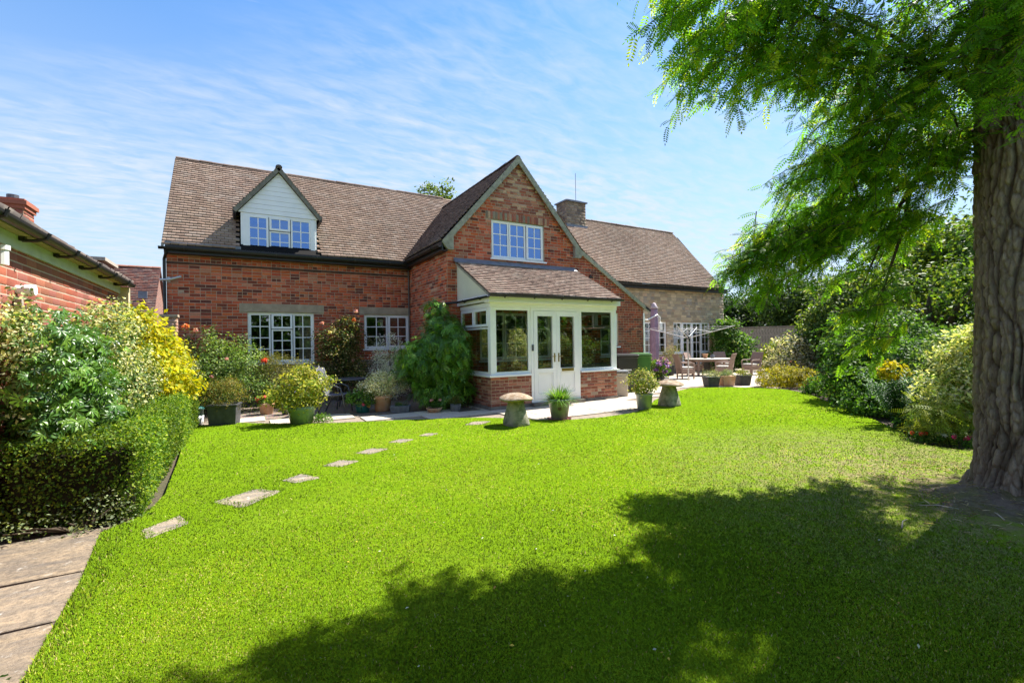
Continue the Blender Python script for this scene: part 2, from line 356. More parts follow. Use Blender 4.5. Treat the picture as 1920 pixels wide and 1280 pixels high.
def wall(parent, name, org, ux, n, outline, z0, z1, openings, course, blen, pal, mat, mortar, seed, reveal=0.13, single=None, nsingle=0,
         piece='brick', skip=None, rough_course=False, gap=0.0125, proud=0.007, label=None, bond=0.5, palf=None):
    """outline(z) -> (u0,u1). Mortar sheet with real openings and reveals; bricks proud of it.
    'single' scores bricks: the best nsingle become objects of their own, the rest one joined part."""
    rnd = random.Random(seed); org = Vector(org); ux = Vector(ux); n = Vector(n)
    mb = MB(org, ux, n)
    lv = [z0]; z = z0
    while z < z1 - 0.02:
        z += course * (rnd.uniform(0.75, 1.3) if rough_course else 1.0); lv.append(min(z, z1))
    courses = list(zip(lv[:-1], lv[1:]))
    lv2 = sorted(set([round(x, 4) for x in lv] + [round(x, 4) for o_ in openings for x in (o_[2], o_[3]) if z0 < x < z1]))
    for a, b in zip(lv2[:-1], lv2[1:]):
        m_ = (a + b) / 2; lo, hi = outline(m_)
        if hi - lo < 0.02: continue
        la, ha = outline(a + 1e-4); lb, hb = outline(b - 1e-4)
        for (p, q) in spans_minus(lo, hi, m_, openings):
            pa, pb = (la, lb) if p == lo else (p, p); qa, qb = (ha, hb) if q == hi else (q, q)
            mb.add([mb.P(pa, a), mb.P(qa, a), mb.P(qb, b), mb.P(pb, b)], [(0, 1, 2, 3)])
    for (a, b, c, d) in openings:
        c = max(c, z0)
        r_ = -reveal
        mb.add([mb.P(a, c), mb.P(a, c, r_), mb.P(a, d, r_), mb.P(a, d)], [(0, 1, 2, 3)])
        mb.add([mb.P(b, c), mb.P(b, d), mb.P(b, d, r_), mb.P(b, c, r_)], [(0, 1, 2, 3)])
        mb.add([mb.P(a, d), mb.P(a, d, r_), mb.P(b, d, r_), mb.P(b, d)], [(0, 1, 2, 3)])
        mb.add([mb.P(a, c), mb.P(b, c), mb.P(b, c, r_), mb.P(a, c, r_)], [(0, 1, 2, 3)])
    w = mb.build(name, mortar, parent)
    if label: w['label'] = label
    L = []
    for ci, (a, b) in enumerate(courses):
        m_ = (a + b) / 2; lo, hi = outline(m_)
        for (p, q) in spans_minus(lo, hi, m_, openings):
            u = p - (rnd.random() * blen if rough_course else (0.5 * blen if ci % 2 else 0.0)) - 0.0
            hdr = (ci % 5 == 2) if bond else False
            while u < q:
                l = blen * (rnd.uniform(0.55, 1.5) if rough_course else (0.5 if (hdr or rnd.random() < 0.06) else 1.0))
                e = u + l; s_, t_ = max(u, p), min(e, q)
                if t_ - s_ > 0.035:
                    full = (t_ - s_) > l - 1e-6
                    uc, zc = (s_ + t_) / 2, m_
                    if skip is None or not skip(uc, zc):
                        L.append((uc, zc, (t_ - s_) / 2 - gap / 2, (b - a) / 2 - gap / 2, rnd.uniform(0.6, 1.35) * proud, full))
                u = e
    cols = []
    for l in L:
        pl = palf(l[0], l[1]) if palf else pal
        c = pl[rnd.randrange(len(pl))]; k = rnd.uniform(0.75, 1.25)
        cols.append(tuple(x * k for x in c))
    order = list(range(len(L))); chosen = set()
    if single is not None and nsingle:
        sc = [(single(l[0], l[1]), i) for i, l in enumerate(L)]
        sc = sorted([x for x in sc if x[0] is not None])[:nsingle]
        chosen = {i for _, i in sc}
    nrm = np.array(n); uxn = np.array(ux); zn = np.array((0, 0, 1.0)); o0 = np.array(org)
    rest = [i for i in order if i not in chosen]
    if rest:
        A = np.array([L[i][:5] for i in rest]); nb = len(A)
        loc = BRICK_V[None, :, :] * np.stack([A[:, 2], np.ones(nb), A[:, 3]], 1)[:, None, :]
        jr = np.random.RandomState(seed).normal(size=(nb, 8, 1)) * 0.0025
        V = o0 + (A[:, 0:1, None] + loc[:, :, 0:1]) * uxn + (A[:, 1:2, None] + loc[:, :, 2:3] + jr * (BRICK_V[None, :, 1:2] > 0)) * zn + (BRICK_V[None, :, 1:2] * (A[:, 4:5, None] + jr)) * nrm
        F = (BRICK_F[None] + np.arange(nb)[:, None, None] * 8).reshape(-1, 4)
        T = np.repeat(np.array([cols[i] for i in rest]), 8, axis=0)
        nm = 'brickwork' if piece == 'brick' else 'stonework'
        link(nm, np_mesh(nm, V.reshape(-1, 3), F, T), mat, w, kind='stuff')
    if chosen:
        cache = {}
        rot = Matrix((ux, n, ZH)).transposed().to_4x4()
        for i in sorted(chosen):
            u_, z_, hu, hz_, pr_, _ = L[i]
            c = cols[i]; key = (i * 7) % 24
            if key not in cache:
                jr = np.random.RandomState(seed + key).normal(size=(8, 3)) * np.array([0.02, 0.12, 0.05]) * (BRICK_V[:, 1:2] > 0)
                cache[key] = np_mesh(piece, BRICK_V + jr, BRICK_F, np.tile(c, (8, 1)))
            o_ = link(piece, cache[key], mat, w)
            o_.matrix_basis = Matrix.Translation(mb.P(u_, z_)) @ rot @ Matrix.Diagonal((hu, pr_, hz_, 1))
    return w

def tiles(parent, name, org, ud, sdv, ulen, slen, pal, seed, keep=None, gauge=0.122, width=0.175, urange=None, mat='tile'):
    rs = np.random.RandomState(seed); org = np.array(org, float); ud = np.array(ud, float); ud /= np.linalg.norm(ud); sdv = np.array(sdv, float); sdv /= np.linalg.norm(sdv)
    n = np.cross(ud, sdv); n = n if n[2] > 0 else -n
    rows = int(round(slen / gauge)); g = slen / rows; U = []; S = []
    for r in range(rows):
        u = np.arange(-width * (0.5 if r % 2 else 0.0), ulen, width)
        U.append(u); S.append(np.full(len(u), r * g))
    U = np.concatenate(U); S = np.concatenate(S); a = np.clip(U, 0, ulen); b = np.clip(U + width, 0, ulen)
    C_ = org + ((a + b) / 2)[:, None] * ud + (S + g / 2)[:, None] * sdv
    k = (b - a) > 0.03
    if keep is not None: k &= keep(C_)
    a, b, S = a[k], b[k], S[k]; m = len(a)
    lift = rs.uniform(0.030, 0.037, m); jit = rs.normal(0, 0.004, m); gp = 0.004
    def pt(u, s, h): return org + u[:, None] * ud + s[:, None] * sdv + h[:, None] * n
    z0 = np.zeros(m); s0 = S + jit - 0.006; s1 = S + g + 0.01; tilt = rs.normal(0, 0.003, m)
    V = np.stack([pt(a + gp, s0, z0 - 0.01), pt(b - gp, s0, z0 - 0.01), pt(b - gp, s0, lift + tilt), pt(a + gp, s0, lift - tilt), pt(b - gp, s1, z0 + 0.003), pt(a + gp, s1, z0 + 0.003)], 1)
    # sag of an old roof
    V[:, :, 2] += 0.012 * np.sin(V[:, :, 0] * 1.7 + V[:, :, 1] * 1.1)
    F = np.array([(0, 1, 2, 3), (3, 2, 4, 5), (0, 3, 5, 5), (1, 4, 2, 2)])
    F4 = np.array([(0, 1, 2, 3), (3, 2, 4, 5)]); 
    Fq = (F4[None] + np.arange(m)[:, None, None] * 6).reshape(-1, 4)
    c = np.array(pal)[rs.randint(0, len(pal), m)] * rs.uniform(0.84, 1.14, (m, 1))
    big_ = snoise(np.stack([a, S, S * 0], 1), 1.2, seed)[:, None]
    c = c * (1 + 0.13 * big_)
    me = np_mesh(name, V.reshape(-1, 3), Fq, np.repeat(c, 6, axis=0))
    return link(name, me, M[mat], parent, kind='stuff')

# ------------------------------------------------------------------ windows
def window(parent, org, ux, n, w, h, lights, name='window', inset=0.045, depth=0.075, glass='glass', label=None, fw=0.06, sill=True, mat='upvc', blind=0.0, pan_h=0.0):
    f = MB(org, ux, n)
    f.ring(0, w, 0, h, fw, -inset - depth, -inset)
    wd = f.build(name, M[mat], parent)
    if label: wd['label'] = label
    if sill:
        s_ = MB(org, ux, n); s_.lbox(-0.05, w + 0.05, -0.045, -0.001, -inset - 0.02, 0.06); s_.build('sill', M[mat], wd)
    for lt in lights:
        u0, u1, z0, z1, nc, nr = lt[:6]; kind = lt[6] if len(lt) > 6 else 'fixed'
        ang = lt[7] if len(lt) > 7 else 0.0
        sw = 0.055 if kind != 'fixed' else 0.042
        o_, ax, nn = Vector(org), Vector(ux), Vector(n)
        d1 = -inset + (0.022 if kind != 'fixed' else -0.006); d0 = -inset - depth + 0.01
        if ang:
            hinge = o_ + ax * u1
            q = Matrix.Rotation(R(ang), 3, 'Z'); ax2 = q @ ax; nn2 = q @ nn
            o2 = hinge - ax2 * u1; o_, ax, nn = o2, ax2, nn2
        s_ = MB(o_, ax, nn); s_.ring(u0, u1, z0, z1, sw, d0, d1)
        if pan_h > 0: s_.lbox(u0 + sw, u1 - sw, z0 + pan_h, z0 + pan_h + 0.07, d0, d1)
        sash = s_.build('sash', M[mat], wd)
        gu0, gu1, gz0, gz1 = u0 + sw, u1 - sw, z0 + sw + (pan_h + 0.02 if pan_h else 0), z1 - sw
        if nc * nr > 1:
            b = MB(o_, ax, nn); bw = 0.013
            for i in range(1, nc): 
                x = gu0 + (gu1 - gu0) * i / nc; b.lbox(x - bw, x + bw, gz0, gz1, d1 - 0.03, d1 - 0.012)
            for i in range(1, nr):
                z = gz0 + (gz1 - gz0) * i / nr
                for j in range(nc):
                    xa = gu0 + (gu1 - gu0) * j / nc + (bw if j else 0); xb = gu0 + (gu1 - gu0) * (j + 1) / nc - (bw if j < nc - 1 else 0)
                    b.lbox(xa, xb, z - bw, z + bw, d1 - 0.03, d1 - 0.012)
            b.build('glazing_bar', M[mat], wd)
        for i in range(nc):
            for j in range(nr):
                p = MB(o_, ax, nn)
                xa, xb = gu0 + (gu1 - gu0) * i / nc, gu0 + (gu1 - gu0) * (i + 1) / nc; za_, zb_ = gz0 + (gz1 - gz0) * j / nr, gz0 + (gz1 - gz0) * (j + 1) / nr
                t1, t2 = random.uniform(-.0012, .0012), random.uniform(-.0012, .0012)
                p.add([p.P(xa, za_, d1 - 0.022 + t1), p.P(xb, za_, d1 - 0.022 + t2), p.P(xb, zb_, d1 - 0.022 - t1), p.P(xa, zb_, d1 - 0.022 - t2)], [(0, 1, 2, 3)])
                p.build('pane', M[glass], wd)
        if pan_h > 0:
            p = MB(o_, ax, nn); p.lbox(u0 + sw, u1 - sw, z0 + sw, z0 + pan_h, d1 - 0.04, d1 - 0.015)
            p.ring(u0 + sw + 0.03, u1 - sw - 0.03, z0 + sw + 0.03, z0 + pan_h - 0.03, 0.012, d1 - 0.015, d1 - 0.009)
            p.build('door_panel', M[mat], wd)
        if blind > 0 and not ang and kind != 'top':
            bl = MB(o_, ax, nn); bl.lbox(u0 + 0.02, u1 - 0.02, z1 - blind, z1 - 0.02, d0 - 0.06, d0 - 0.05); bl.build('blind', M['blind'], wd)
    return wd
# ================================================================== THE GROUND
LAWN_Z = 0.03
def sheet(name, poly, z, mat, thick=0.0, kind='structure'):
    import bmesh
    bm = bmesh.new(); vs_ = [bm.verts.new((x, y, z)) for x, y in poly]
    es = [bm.edges.new((vs_[i], vs_[(i + 1) % len(vs_)])) for i in range(len(vs_))]
    bmesh.ops.triangle_fill(bm, use_beauty=True, use_dissolve=False, edges=es)
    for f in bm.faces:
        if f.normal.z < 0: f.normal_flip()
    if thick > 0:
        lo = [bm.verts.new((x, y, z - thick)) for x, y in poly]
        for i in range(len(poly)):
            j = (i + 1) % len(poly); bm.faces.new((vs_[j], vs_[i], lo[i], lo[j]))
    me = bpy.data.meshes.new(name); bm.to_mesh(me); bm.free()
    return link(name, me, mat, kind=kind)

def ground_mat():
    m, nt, bs = new_mat('garden_soil'); g = N(nt, 'ShaderNodeNewGeometry').outputs['Position']
    a = noise(nt, g, 22, 6, 0.7); b = noise(nt, g, 0.5, 3)
    c = mixc(nt, ramp(nt, a, 0.35, 0.65), (0.045, 0.032, 0.022), (0.12, 0.085, 0.055))
    c = mixc(nt, ramp(nt, b, 0.45, 0.7, 0, 0.35), c, (0.05, 0.08, 0.02))
    nt.links.new(c, bs.inputs['Base Color']); bs.inputs['Roughness'].default_value = 0.95; bump(nt, bs, a, 0.9, 0.03)
    return m
sheet('ground', [(-700, -700), (700, -700), (700, 700), (-700, 700)], -0.03, ground_mat())

def lawn_mat():
    m, nt, bs = new_mat('lawn_turf'); g = N(nt, 'ShaderNodeNewGeometry').outputs['Position']
    a = noise(nt, g, 90, 5, 0.75); b = noise(nt, g, 0.9, 5, 0.6); c_ = noise(nt, g, 7, 4, 0.6)
    c = mixc(nt, ramp(nt, a, 0.3, 0.7), (0.135, 0.24, 0.006), (0.175, 0.285, 0.008))
    c = mixc(nt, ramp(nt, b, 0.5, 0.72, 0, 0.55), c, (0.22, 0.30, 0.02))
    c = mixc(nt, ramp(nt, c_, 0.35, 0.65, 0, 0.3), c, (0.08, 0.17, 0.012))
    # worn, thin turf round the big tree
    vd = N(nt, 'ShaderNodeVectorMath', operation='DISTANCE'); vd.inputs[1].default_value = (8.3, -12.6, 0.03); nt.links.new(g, vd.inputs[0])
    wf = N(nt, 'ShaderNodeMath', operation='MULTIPLY'); nt.links.new(ramp(nt, vd.outputs['Value'], 0.9, 3.6, 1.0, 0.0), wf.inputs[0]); nt.links.new(ramp(nt, c_, 0.3, 0.62), wf.inputs[1])
    c = mixc(nt, wf.outputs[0], c, (0.27, 0.22, 0.12))
    nt.links.new(c, bs.inputs['Base Color']); bs.inputs['Roughness'].default_value = 0.9; bs.inputs['Specular IOR Level'].default_value = 0.0
    bump(nt, bs, a, 0.8, 0.03)
    return m
LAWN = [(0.56, -9.24), (0.66, -10.28), (0.68, -10.89), (0.70, -11.33), (0.74, -13), (0.8, -22), (30, -22), (30, -15), (14, -13.2), (11.0, -12.3), (10.12, -12.0),
        (10.13, -11.53), (10.6, -11.25), (11.07, -11.0), (11.9, -10.3), (12.64, -9.62), (14.2, -8.3), (15.4, -7.27), (15.9, -6.4), (15.85, -5.6), (15.3, -4.95), (14.16, -4.33), (13.0, -4.75),
        (11.9, -5.28), (10.89, -5.83), (10.2, -6.35), (9.5, -6.85), (8.75, -7.08), (8.0, -7.12), (7.33, -7.01), (6.95, -6.85), (6.66, -6.55), (6.38, -6.12), (5.95, -5.72), (5.51, -5.49), (4.8, -5.17), (4.11, -4.91), (3.3, -4.62), (2.58, -4.3), (2.0, -3.8),
        (1.55, -3.42), (1.0, -3.3), (0.67, -3.2), (0.72, -4.2), (0.77, -5.0), (0.84, -6.6), (0.89, -8.25), (0.84, -8.7), (0.74, -9.0)]
lawn = sheet('lawn', LAWN, LAWN_Z, lawn_mat(), 0.05)

# --- paved patio and path: a bed of mortar, each slab an object of its own
PATIO = [(0.9, -4.6), (0.9, -2.75), (2.4, -3.05), (4.2, -3.72), (6.3, -4.35), (6.5, -3.2), (10.6, -3.2), (13.3, -3.1), (13.4, 0.8), (23.2, 0.8), (26.5, -0.5), (25.5, -3.2), (19.0, -6.0), (16.2, -6.2), (15.4, -5.4), (14.1, -5.0), (12.1, -5.9), (10.6, -7.1), (9.0, -7.7), (7.0, -7.5), (6.0, -6.7), (4.6, -5.8), (2.5, -4.9)]
patio = sheet('patio', PATIO, -0.012, M['mortar_dark'])
def slab_mat(name, c1, c2, stain):
    m, nt, bs = new_mat(name); g = N(nt, 'ShaderNodeNewGeometry').outputs['Position']
    at = N(nt, 'ShaderNodeAttribute', attribute_name='tint').outputs['Color']
    a = noise(nt, g, 6, 6, 0.65); b = noise(nt, g, 45, 4, 0.7)
    c = mixc(nt, ramp(nt, a, 0.35, 0.68), c1, c2); c = mixc(nt, ramp(nt, b, 0.55, 0.72, 0, 0.55), c, stain); c = mixc(nt, 1.0, c, at, 'MULTIPLY')
    nt.links.new(c, bs.inputs['Base Color']); bs.inputs['Roughness'].default_value = 0.9; bs.inputs['Specular IOR Level'].default_value = 0.25; bump(nt, bs, b, 0.5, 0.008)
    return m
M['slab'] = slab_mat('paving_slab', (0.58, 0.51, 0.42), (0.48, 0.42, 0.35), (0.32, 0.28, 0.23))
def weathered_stone():
    m, nt, bs = new_mat('path_sandstone'); g = N(nt, 'ShaderNodeNewGeometry').outputs['Position']
    at = N(nt, 'ShaderNodeAttribute', attribute_name='tint').outputs['Color']
    mp = N(nt, 'ShaderNodeMapping'); mp.inputs['Scale'].default_value = (0.7, 2.6, 1); mp.inputs['Rotation'].default_value = (0, 0, R(14)); nt.links.new(g, mp.inputs[0])
    a = noise(nt, mp.outputs[0], 3.2, 8, 0.72); b = noise(nt, g, 30, 6, 0.75); d = noise(nt, g, 11, 5, 0.6)
    c = mixc(nt, ramp(nt, a, 0.38, 0.62), (0.33, 0.255, 0.17), (0.17, 0.145, 0.12)); c = mixc(nt, ramp(nt, b, 0.42, 0.66, 0, 0.75), c, (0.10, 0.085, 0.07))
    c = mixc(nt, ramp(nt, d, 0.62, 0.70, 0, 0.7), c, (0.46, 0.43, 0.38)); c = mixc(nt, 1.0, c, at, 'MULTIPLY')
    nt.links.new(c, bs.inputs['Base Color']); bs.inputs['Roughness'].default_value = 0.95; bs.inputs['Specular IOR Level'].default_value = 0.2; bump(nt, bs, b, 0.9, 0.012)
    return m
M['path_stone'] = weathered_stone()
rnd = random.Random(3)
slab_cache = []
for k in range(10):
    b = MB(); b.box(-0.5, -0.5, 0, 0.5, 0.5, 0.03, 0.008)
    me = b.mesh('slab'); a = me.attributes.new('tint', 'FLOAT_COLOR', 'POINT'); t = rnd.uniform(0.82, 1.12)
    a.data.foreach_set('color', np.tile((t, t * rnd.uniform(0.96, 1.0), t * rnd.uniform(0.9, 1.0), 1), len(me.vertices)).astype(np.float32)); me.materials.append(M['slab']); slab_cache.append(me)
cnt = 0
y = -7.9; row = 0
while y < 0.8:
    hy = 0.6 if row % 3 else 0.75
    x = 0.6 - rnd.random() * 0.5
    while x < 27:
        lx = rnd.choice((0.6, 0.6, 0.9, 0.75))
        cx, cy = x + lx / 2, y + hy / 2
        if cnt < 298 and in_poly(cx, cy, PATIO) and not in_poly(cx, cy - 0.45, LAWN) :
            o = link('slab', slab_cache[rnd.randrange(10)], None, patio)
            o.location = (cx, cy, -0.016 + rnd.uniform(-0.002, 0.002)); o.scale = (lx - 0.012, hy - 0.012, 1); cnt += 1
        x += lx
    y += hy; row += 1
# gravel strip under the house wall
def gravel_mat():
    m, nt, bs = new_mat('gravel'); g = N(nt, 'ShaderNodeNewGeometry').outputs['Position']
    v = N(nt, 'ShaderNodeTexVoronoi'); v.inputs['Scale'].default_value = 55; nt.links.new(g, v.inputs['Vector'])
    c = mixc(nt, 0.6, v.outputs['Color'], (0.33, 0.27, 0.22)); c = mixc(nt, 1.0, c, (0.6, 0.52, 0.44), 'MULTIPLY')
    nt.links.new(c, bs.inputs['Base Color']); bs.inputs['Roughness'].default_value = 0.95; bump(nt, bs, v.outputs['Distance'], 1.0, 0.02)
    return m
sheet('gravel_bed', [(0.9, -2.75), (2.4, -3.05), (4.2, -3.72), (6.3, -4.35), (6.5, -3.1), (6.25, -0.02), (1.6, -0.02), (1.2, -1.6)], -0.004, gravel_mat())

# --- old stone path bottom left
path = sheet('garden_path', [(-0.3, -9.1), (0.52, -9.15), (0.62, -10.3), (0.66, -11.4), (0.7, -16), (-0.6, -16), (-0.5, -9.1)], -0.008, M['soil'])
for (x0, y0, x1, y1) in [(-0.45, -10.03, 0.74, -9.1), (-0.45, -10.75, 0.78, -10.07), (-0.45, -11.49, 0.8, -10.79), (-0.5, -12.3, 0.82, -11.53), (-0.5, -13.2, 0.84, -12.34)]:
    b = MB(); n_ = 18; pr = []
    for z, k in ((-0.004, 0.0), (0.018, 0.0), (0.023, 0.008)):
        r = []
        for i in range(n_):
            t = i / n_ * 4; e = int(t); q = t - e
            px, py = [(x0 + (x1 - x0) * q, y0), (x1, y0 + (y1 - y0) * q), (x1 - (x1 - x0) * q, y1), (x0, y1 - (y1 - y0) * q)][e]
            cx, cy = (x0 + x1) / 2, (y0 + y1) / 2; jj = 0.022 * math.sin(i * 5.1 + y0 * 9)
            r.append((px + (cx - px) * (k * 2 + jj * 0.6), py + (cy - py) * (k * 2 + jj), z))
        pr.append(r)
    b.rings(pr)
    me = b.mesh('slab'); a = me.attributes.new('tint', 'FLOAT_COLOR', 'POINT'); t = rnd.uniform(0.85, 1.1); a.data.foreach_set('color', np.tile((t, t, t, 1), len(me.vertices)).astype(np.float32))
    link('slab', me, M['path_stone'], path)

# --- stepping stones in the lawn
STEPS = [[(0.87, -9.38), (1.10, -9.16), (1.18, -9.42), (0.93, -9.62)], [(1.37, -8.87), (1.73, -8.64), (1.95, -8.86), (1.61, -9.2)], [(2.02, -8.43), (2.22, -8.26), (2.39, -8.56), (2.13, -8.61)],
         [(2.52, -8.0), (2.75, -7.82), (2.95, -8.0), (2.7, -8.16)], [(3.02, -7.52), (3.27, -7.34), (3.48, -7.5), (3.2, -7.68)], [(3.62, -7.06), (3.84, -6.92), (4.02, -7.06), (3.8, -7.2)],
         [(4.2, -6.82), (4.38, -6.7), (4.54, -6.82), (4.34, -6.94)], [(5.28, -6.32), (5.56, -6.1), (5.86, -6.24), (5.56, -6.44)]]
where = ['nearest the stone path', 'second from the stone path, long and split', 'third from the stone path', 'fourth from the stone path', 'fifth from the stone path', 'sixth from the stone path', 'seventh from the stone path, half sunk in turf', 'last before the paved path by the porch']
for q, wtxt in zip(STEPS, where):
    b = MB(); n_ = 20; pr = []
    ctr = Vector((sum(p[0] for p in q) / 4, sum(p[1] for p in q) / 4, 0))
    for z, k in ((0.0, 0.0), (LAWN_Z + 0.002, 0.0), (LAWN_Z + 0.006, 0.05)):
        r = []
        for i in range(n_):
            t = i / n_ * 4; e = int(t); f_ = t - e; p = Vector(q[e] + (0,)).lerp(Vector(q[(e + 1) % 4] + (0,)), f_)
            p = p.lerp(ctr, -0.08 + k + 0.09 * math.sin(i * 3.7 + q[0][0] * 11) * (0.6 if z else 1)); r.append((p.x, p.y, z))
        pr.append(r)
    b.rings(pr); me = b.mesh('stepping_stone'); a = me.attributes.new('tint', 'FLOAT_COLOR', 'POINT'); a.data.foreach_set('color', np.tile((1.1, 1.15, 1.2, 1), len(me.vertices)).astype(np.float32))
    link('stepping_stone', me, M['path_stone'], label='flat stepping stone in the lawn, ' + wtxt, category='stepping stone', group='stepping stones across the lawn')

# ================================================================== BRICK COTTAGE
RED = [(0.58, 0.16, 0.075), (0.62, 0.24, 0.13), (0.56, 0.18, 0.09), (0.52, 0.13, 0.05), (0.58, 0.17, 0.06), (0.46, 0.11, 0.055), (0.42, 0.11, 0.055), (0.60, 0.21, 0.08), (0.30, 0.09, 0.055), (0.19, 0.075, 0.055), (0.50, 0.17, 0.095), (0.52, 0.28, 0.17)]
PALE = [(0.48, 0.24, 0.16), (0.42, 0.16, 0.11), (0.54, 0.38, 0.27), (0.38, 0.14, 0.095), (0.58, 0.46, 0.33), (0.44, 0.2, 0.14), (0.3, 0.13, 0.1)]
BUFF = [(0.34, 0.28, 0.2), (0.3, 0.24, 0.17), (0.26, 0.2, 0.15), (0.38, 0.31, 0.22)]
DEEP = [(0.36, 0.09, 0.05), (0.32, 0.085, 0.05), (0.25, 0.07, 0.05), (0.40, 0.11, 0.06), (0.17, 0.06, 0.05), (0.32, 0.11, 0.07)]
NEWR = [(0.33, 0.085, 0.048), (0.36, 0.10, 0.055), (0.30, 0.08, 0.05), (0.27, 0.09, 0.068), (0.35, 0.12, 0.07), (0.23, 0.08, 0.06)]
PORCHB = [(0.36, 0.12, 0.075), (0.42, 0.16, 0.10), (0.32, 0.11, 0.08), (0.45, 0.22, 0.15), (0.5, 0.38, 0.28), (0.28, 0.1, 0.075)]
TILE = [(0.43, 0.295, 0.22), (0.46, 0.32, 0.24), (0.39, 0.26, 0.19), (0.45, 0.31, 0.225), (0.48, 0.355, 0.275)]
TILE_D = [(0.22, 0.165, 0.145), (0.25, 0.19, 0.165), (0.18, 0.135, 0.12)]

house = thing('brick_cottage', 'red brick cottage with white dormer, tall front gable and brown tiled roof', 'house', (0, 0, 0))
LM, GY, GX1, GXA, GZA, CX1 = 6.276, -3.116, 10.6, 8.436, 6.72, 13.343
W1 = (1.762, 3.422, 1.109, 2.512); W2 = (4.835, 6.235, 1.446, 2.50)
L1 = (1.572, 3.692, 2.512, 2.744); L2 = (4.70, 6.262, 2.50, 2.70)
RED = [(r_ * 1.12, g_ * 0.86, b_ * 0.85) for r_, g_, b_ in RED]; PALE = [(r_ * 1.08, g_ * 0.88, b_ * 0.82) for r_, g_, b_ in PALE]; DEEP = [(r_ * 1.2, g_ * 0.95, b_ * 0.9) for r_, g_, b_ in DEEP]
camd = lambda X, Y, Z: (Vector((X, Y, Z)) - CAM).length
wall(house, 'front_wall', (0, 0, 0), (1, 0, 0), (0, -1, 0), lambda z: (0.0, LM), 0.0, 4.1, [W1, W2, L1, L2], 0.08, 0.235, RED, M['brick'], M['mortar'], 11,
     single=lambda u, z: camd(u, 0, z) if z > 2.15 and z < 3.75 and not (u > 3.9 and z < 2.6) else None, nsingle=170,
     palf=lambda u, z: BUFF if z < 1.1 else RED)
for (a, b, c, d) in (L1, L2):
    q = MB((0, 0, 0)); q.lbox(a, b, c + 0.003, d, -0.12, 0.012); q.build('lintel', M['lintel'], house)
# thin dark projecting band under the eaves
q = MB(); q.lbox(0.0, LM, 3.70, 3.745, 0.0, 0.028); q.build('string_course', plain('dark_band', (0.11, 0.07, 0.055), 0.9, 0, 0.2, 0.2, 12, 0.5, 40), house)
# return wall of the front wing (faces left)
wall(house, 'side_wall', (LM, 0, 0), (0, -1, 0), (-1, 0, 0), lambda z: (0.0, -GY), 0.0, 4.12, [], 0.08, 0.235, RED + PALE[:3], M['brick'], M['mortar'], 12)
# gable front with the long lower slope on the right
def gable_out(z):
    l = LM if z < 4.28 else LM + (z - 4.28) / 1.13
    if z < 2.66: r = CX1
    elif z < 4.36: r = CX1 - (z - 2.66) / (4.36 - 2.66) * (CX1 - 10.63)
    else: r = GXA + (GZA - z) / (GZA - 4.36) * (10.63 - GXA)
    return (l, max(l, r))
GW = (7.598, 9.342, 3.922, 4.993); IW = (7.2, 9.55, 1.10, 2.42); RW = (11.58, 12.2, 1.41, 2.47); SOL = (7.42, 9.52, 4.993, 5.21); DOORI = (9.75, 10.35, 0.05, 2.1)
wall(house, 'gable_wall', (0, GY, 0), (1, 0, 0), (0, -1, 0), gable_out, 0.0, GZA, [GW, IW, RW, SOL], 0.08, 0.235, RED, M['brick'], M['mortar'], 13,
     single=lambda u, z: camd(u, GY, z) if (z > 3.75 and u < 9.6) and not (u < 7 and z < 3.8) else None, nsingle=130,
     palf=lambda u, z: PALE if (z > 5.2 and u > 7.3) else (DEEP if u > 10.3 else RED))
rb = random.Random(5)
for i in range(28):
    u = SOL[0] + 0.0375 + i * 0.075
    c = (PALE + BUFF)[rb.randrange(11)]
    me = np_mesh('brick', BRICK_V * np.array([0.032, 0.009, 0.104]), BRICK_F, np.tile(c, (8, 1)))
    o = link('brick', me, M['brick'], house); o.matrix_basis = Matrix.Translation((u, GY, 5.101)) @ Matrix(((1, 0, 0, 0), (0, -1, 0, 0), (0, 0, 1, 0), (0, 0, 0, 1)))
q = MB((0, GY, 0)); q.lbox(SOL[0], SOL[1], SOL[2], SOL[3], -0.05, 0.0); q.build('soldier_course_bed', M['mortar'], house)
# back and far side walls, floor (plain brickwork, never in view from the garden)
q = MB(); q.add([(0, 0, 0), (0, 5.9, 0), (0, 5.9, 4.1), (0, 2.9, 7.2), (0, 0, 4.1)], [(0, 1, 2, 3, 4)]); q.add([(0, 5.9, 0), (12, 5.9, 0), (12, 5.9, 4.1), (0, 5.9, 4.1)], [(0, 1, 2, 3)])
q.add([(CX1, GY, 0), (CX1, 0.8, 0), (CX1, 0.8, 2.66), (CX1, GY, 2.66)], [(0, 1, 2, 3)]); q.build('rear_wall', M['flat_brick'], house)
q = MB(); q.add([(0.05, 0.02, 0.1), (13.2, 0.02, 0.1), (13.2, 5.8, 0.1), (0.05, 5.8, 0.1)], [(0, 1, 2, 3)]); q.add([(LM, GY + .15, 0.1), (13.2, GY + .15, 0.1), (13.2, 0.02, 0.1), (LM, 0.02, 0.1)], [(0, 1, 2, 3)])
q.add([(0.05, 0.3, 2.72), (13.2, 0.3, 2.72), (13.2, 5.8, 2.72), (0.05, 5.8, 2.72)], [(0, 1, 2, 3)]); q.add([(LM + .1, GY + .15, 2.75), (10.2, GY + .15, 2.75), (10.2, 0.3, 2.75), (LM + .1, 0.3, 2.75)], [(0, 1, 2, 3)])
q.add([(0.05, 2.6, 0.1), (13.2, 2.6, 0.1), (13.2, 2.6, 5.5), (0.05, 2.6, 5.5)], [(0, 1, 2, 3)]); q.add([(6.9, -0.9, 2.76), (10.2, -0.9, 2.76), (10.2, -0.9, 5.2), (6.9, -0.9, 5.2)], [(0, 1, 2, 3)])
q.build('room', M['dark_room'], house)

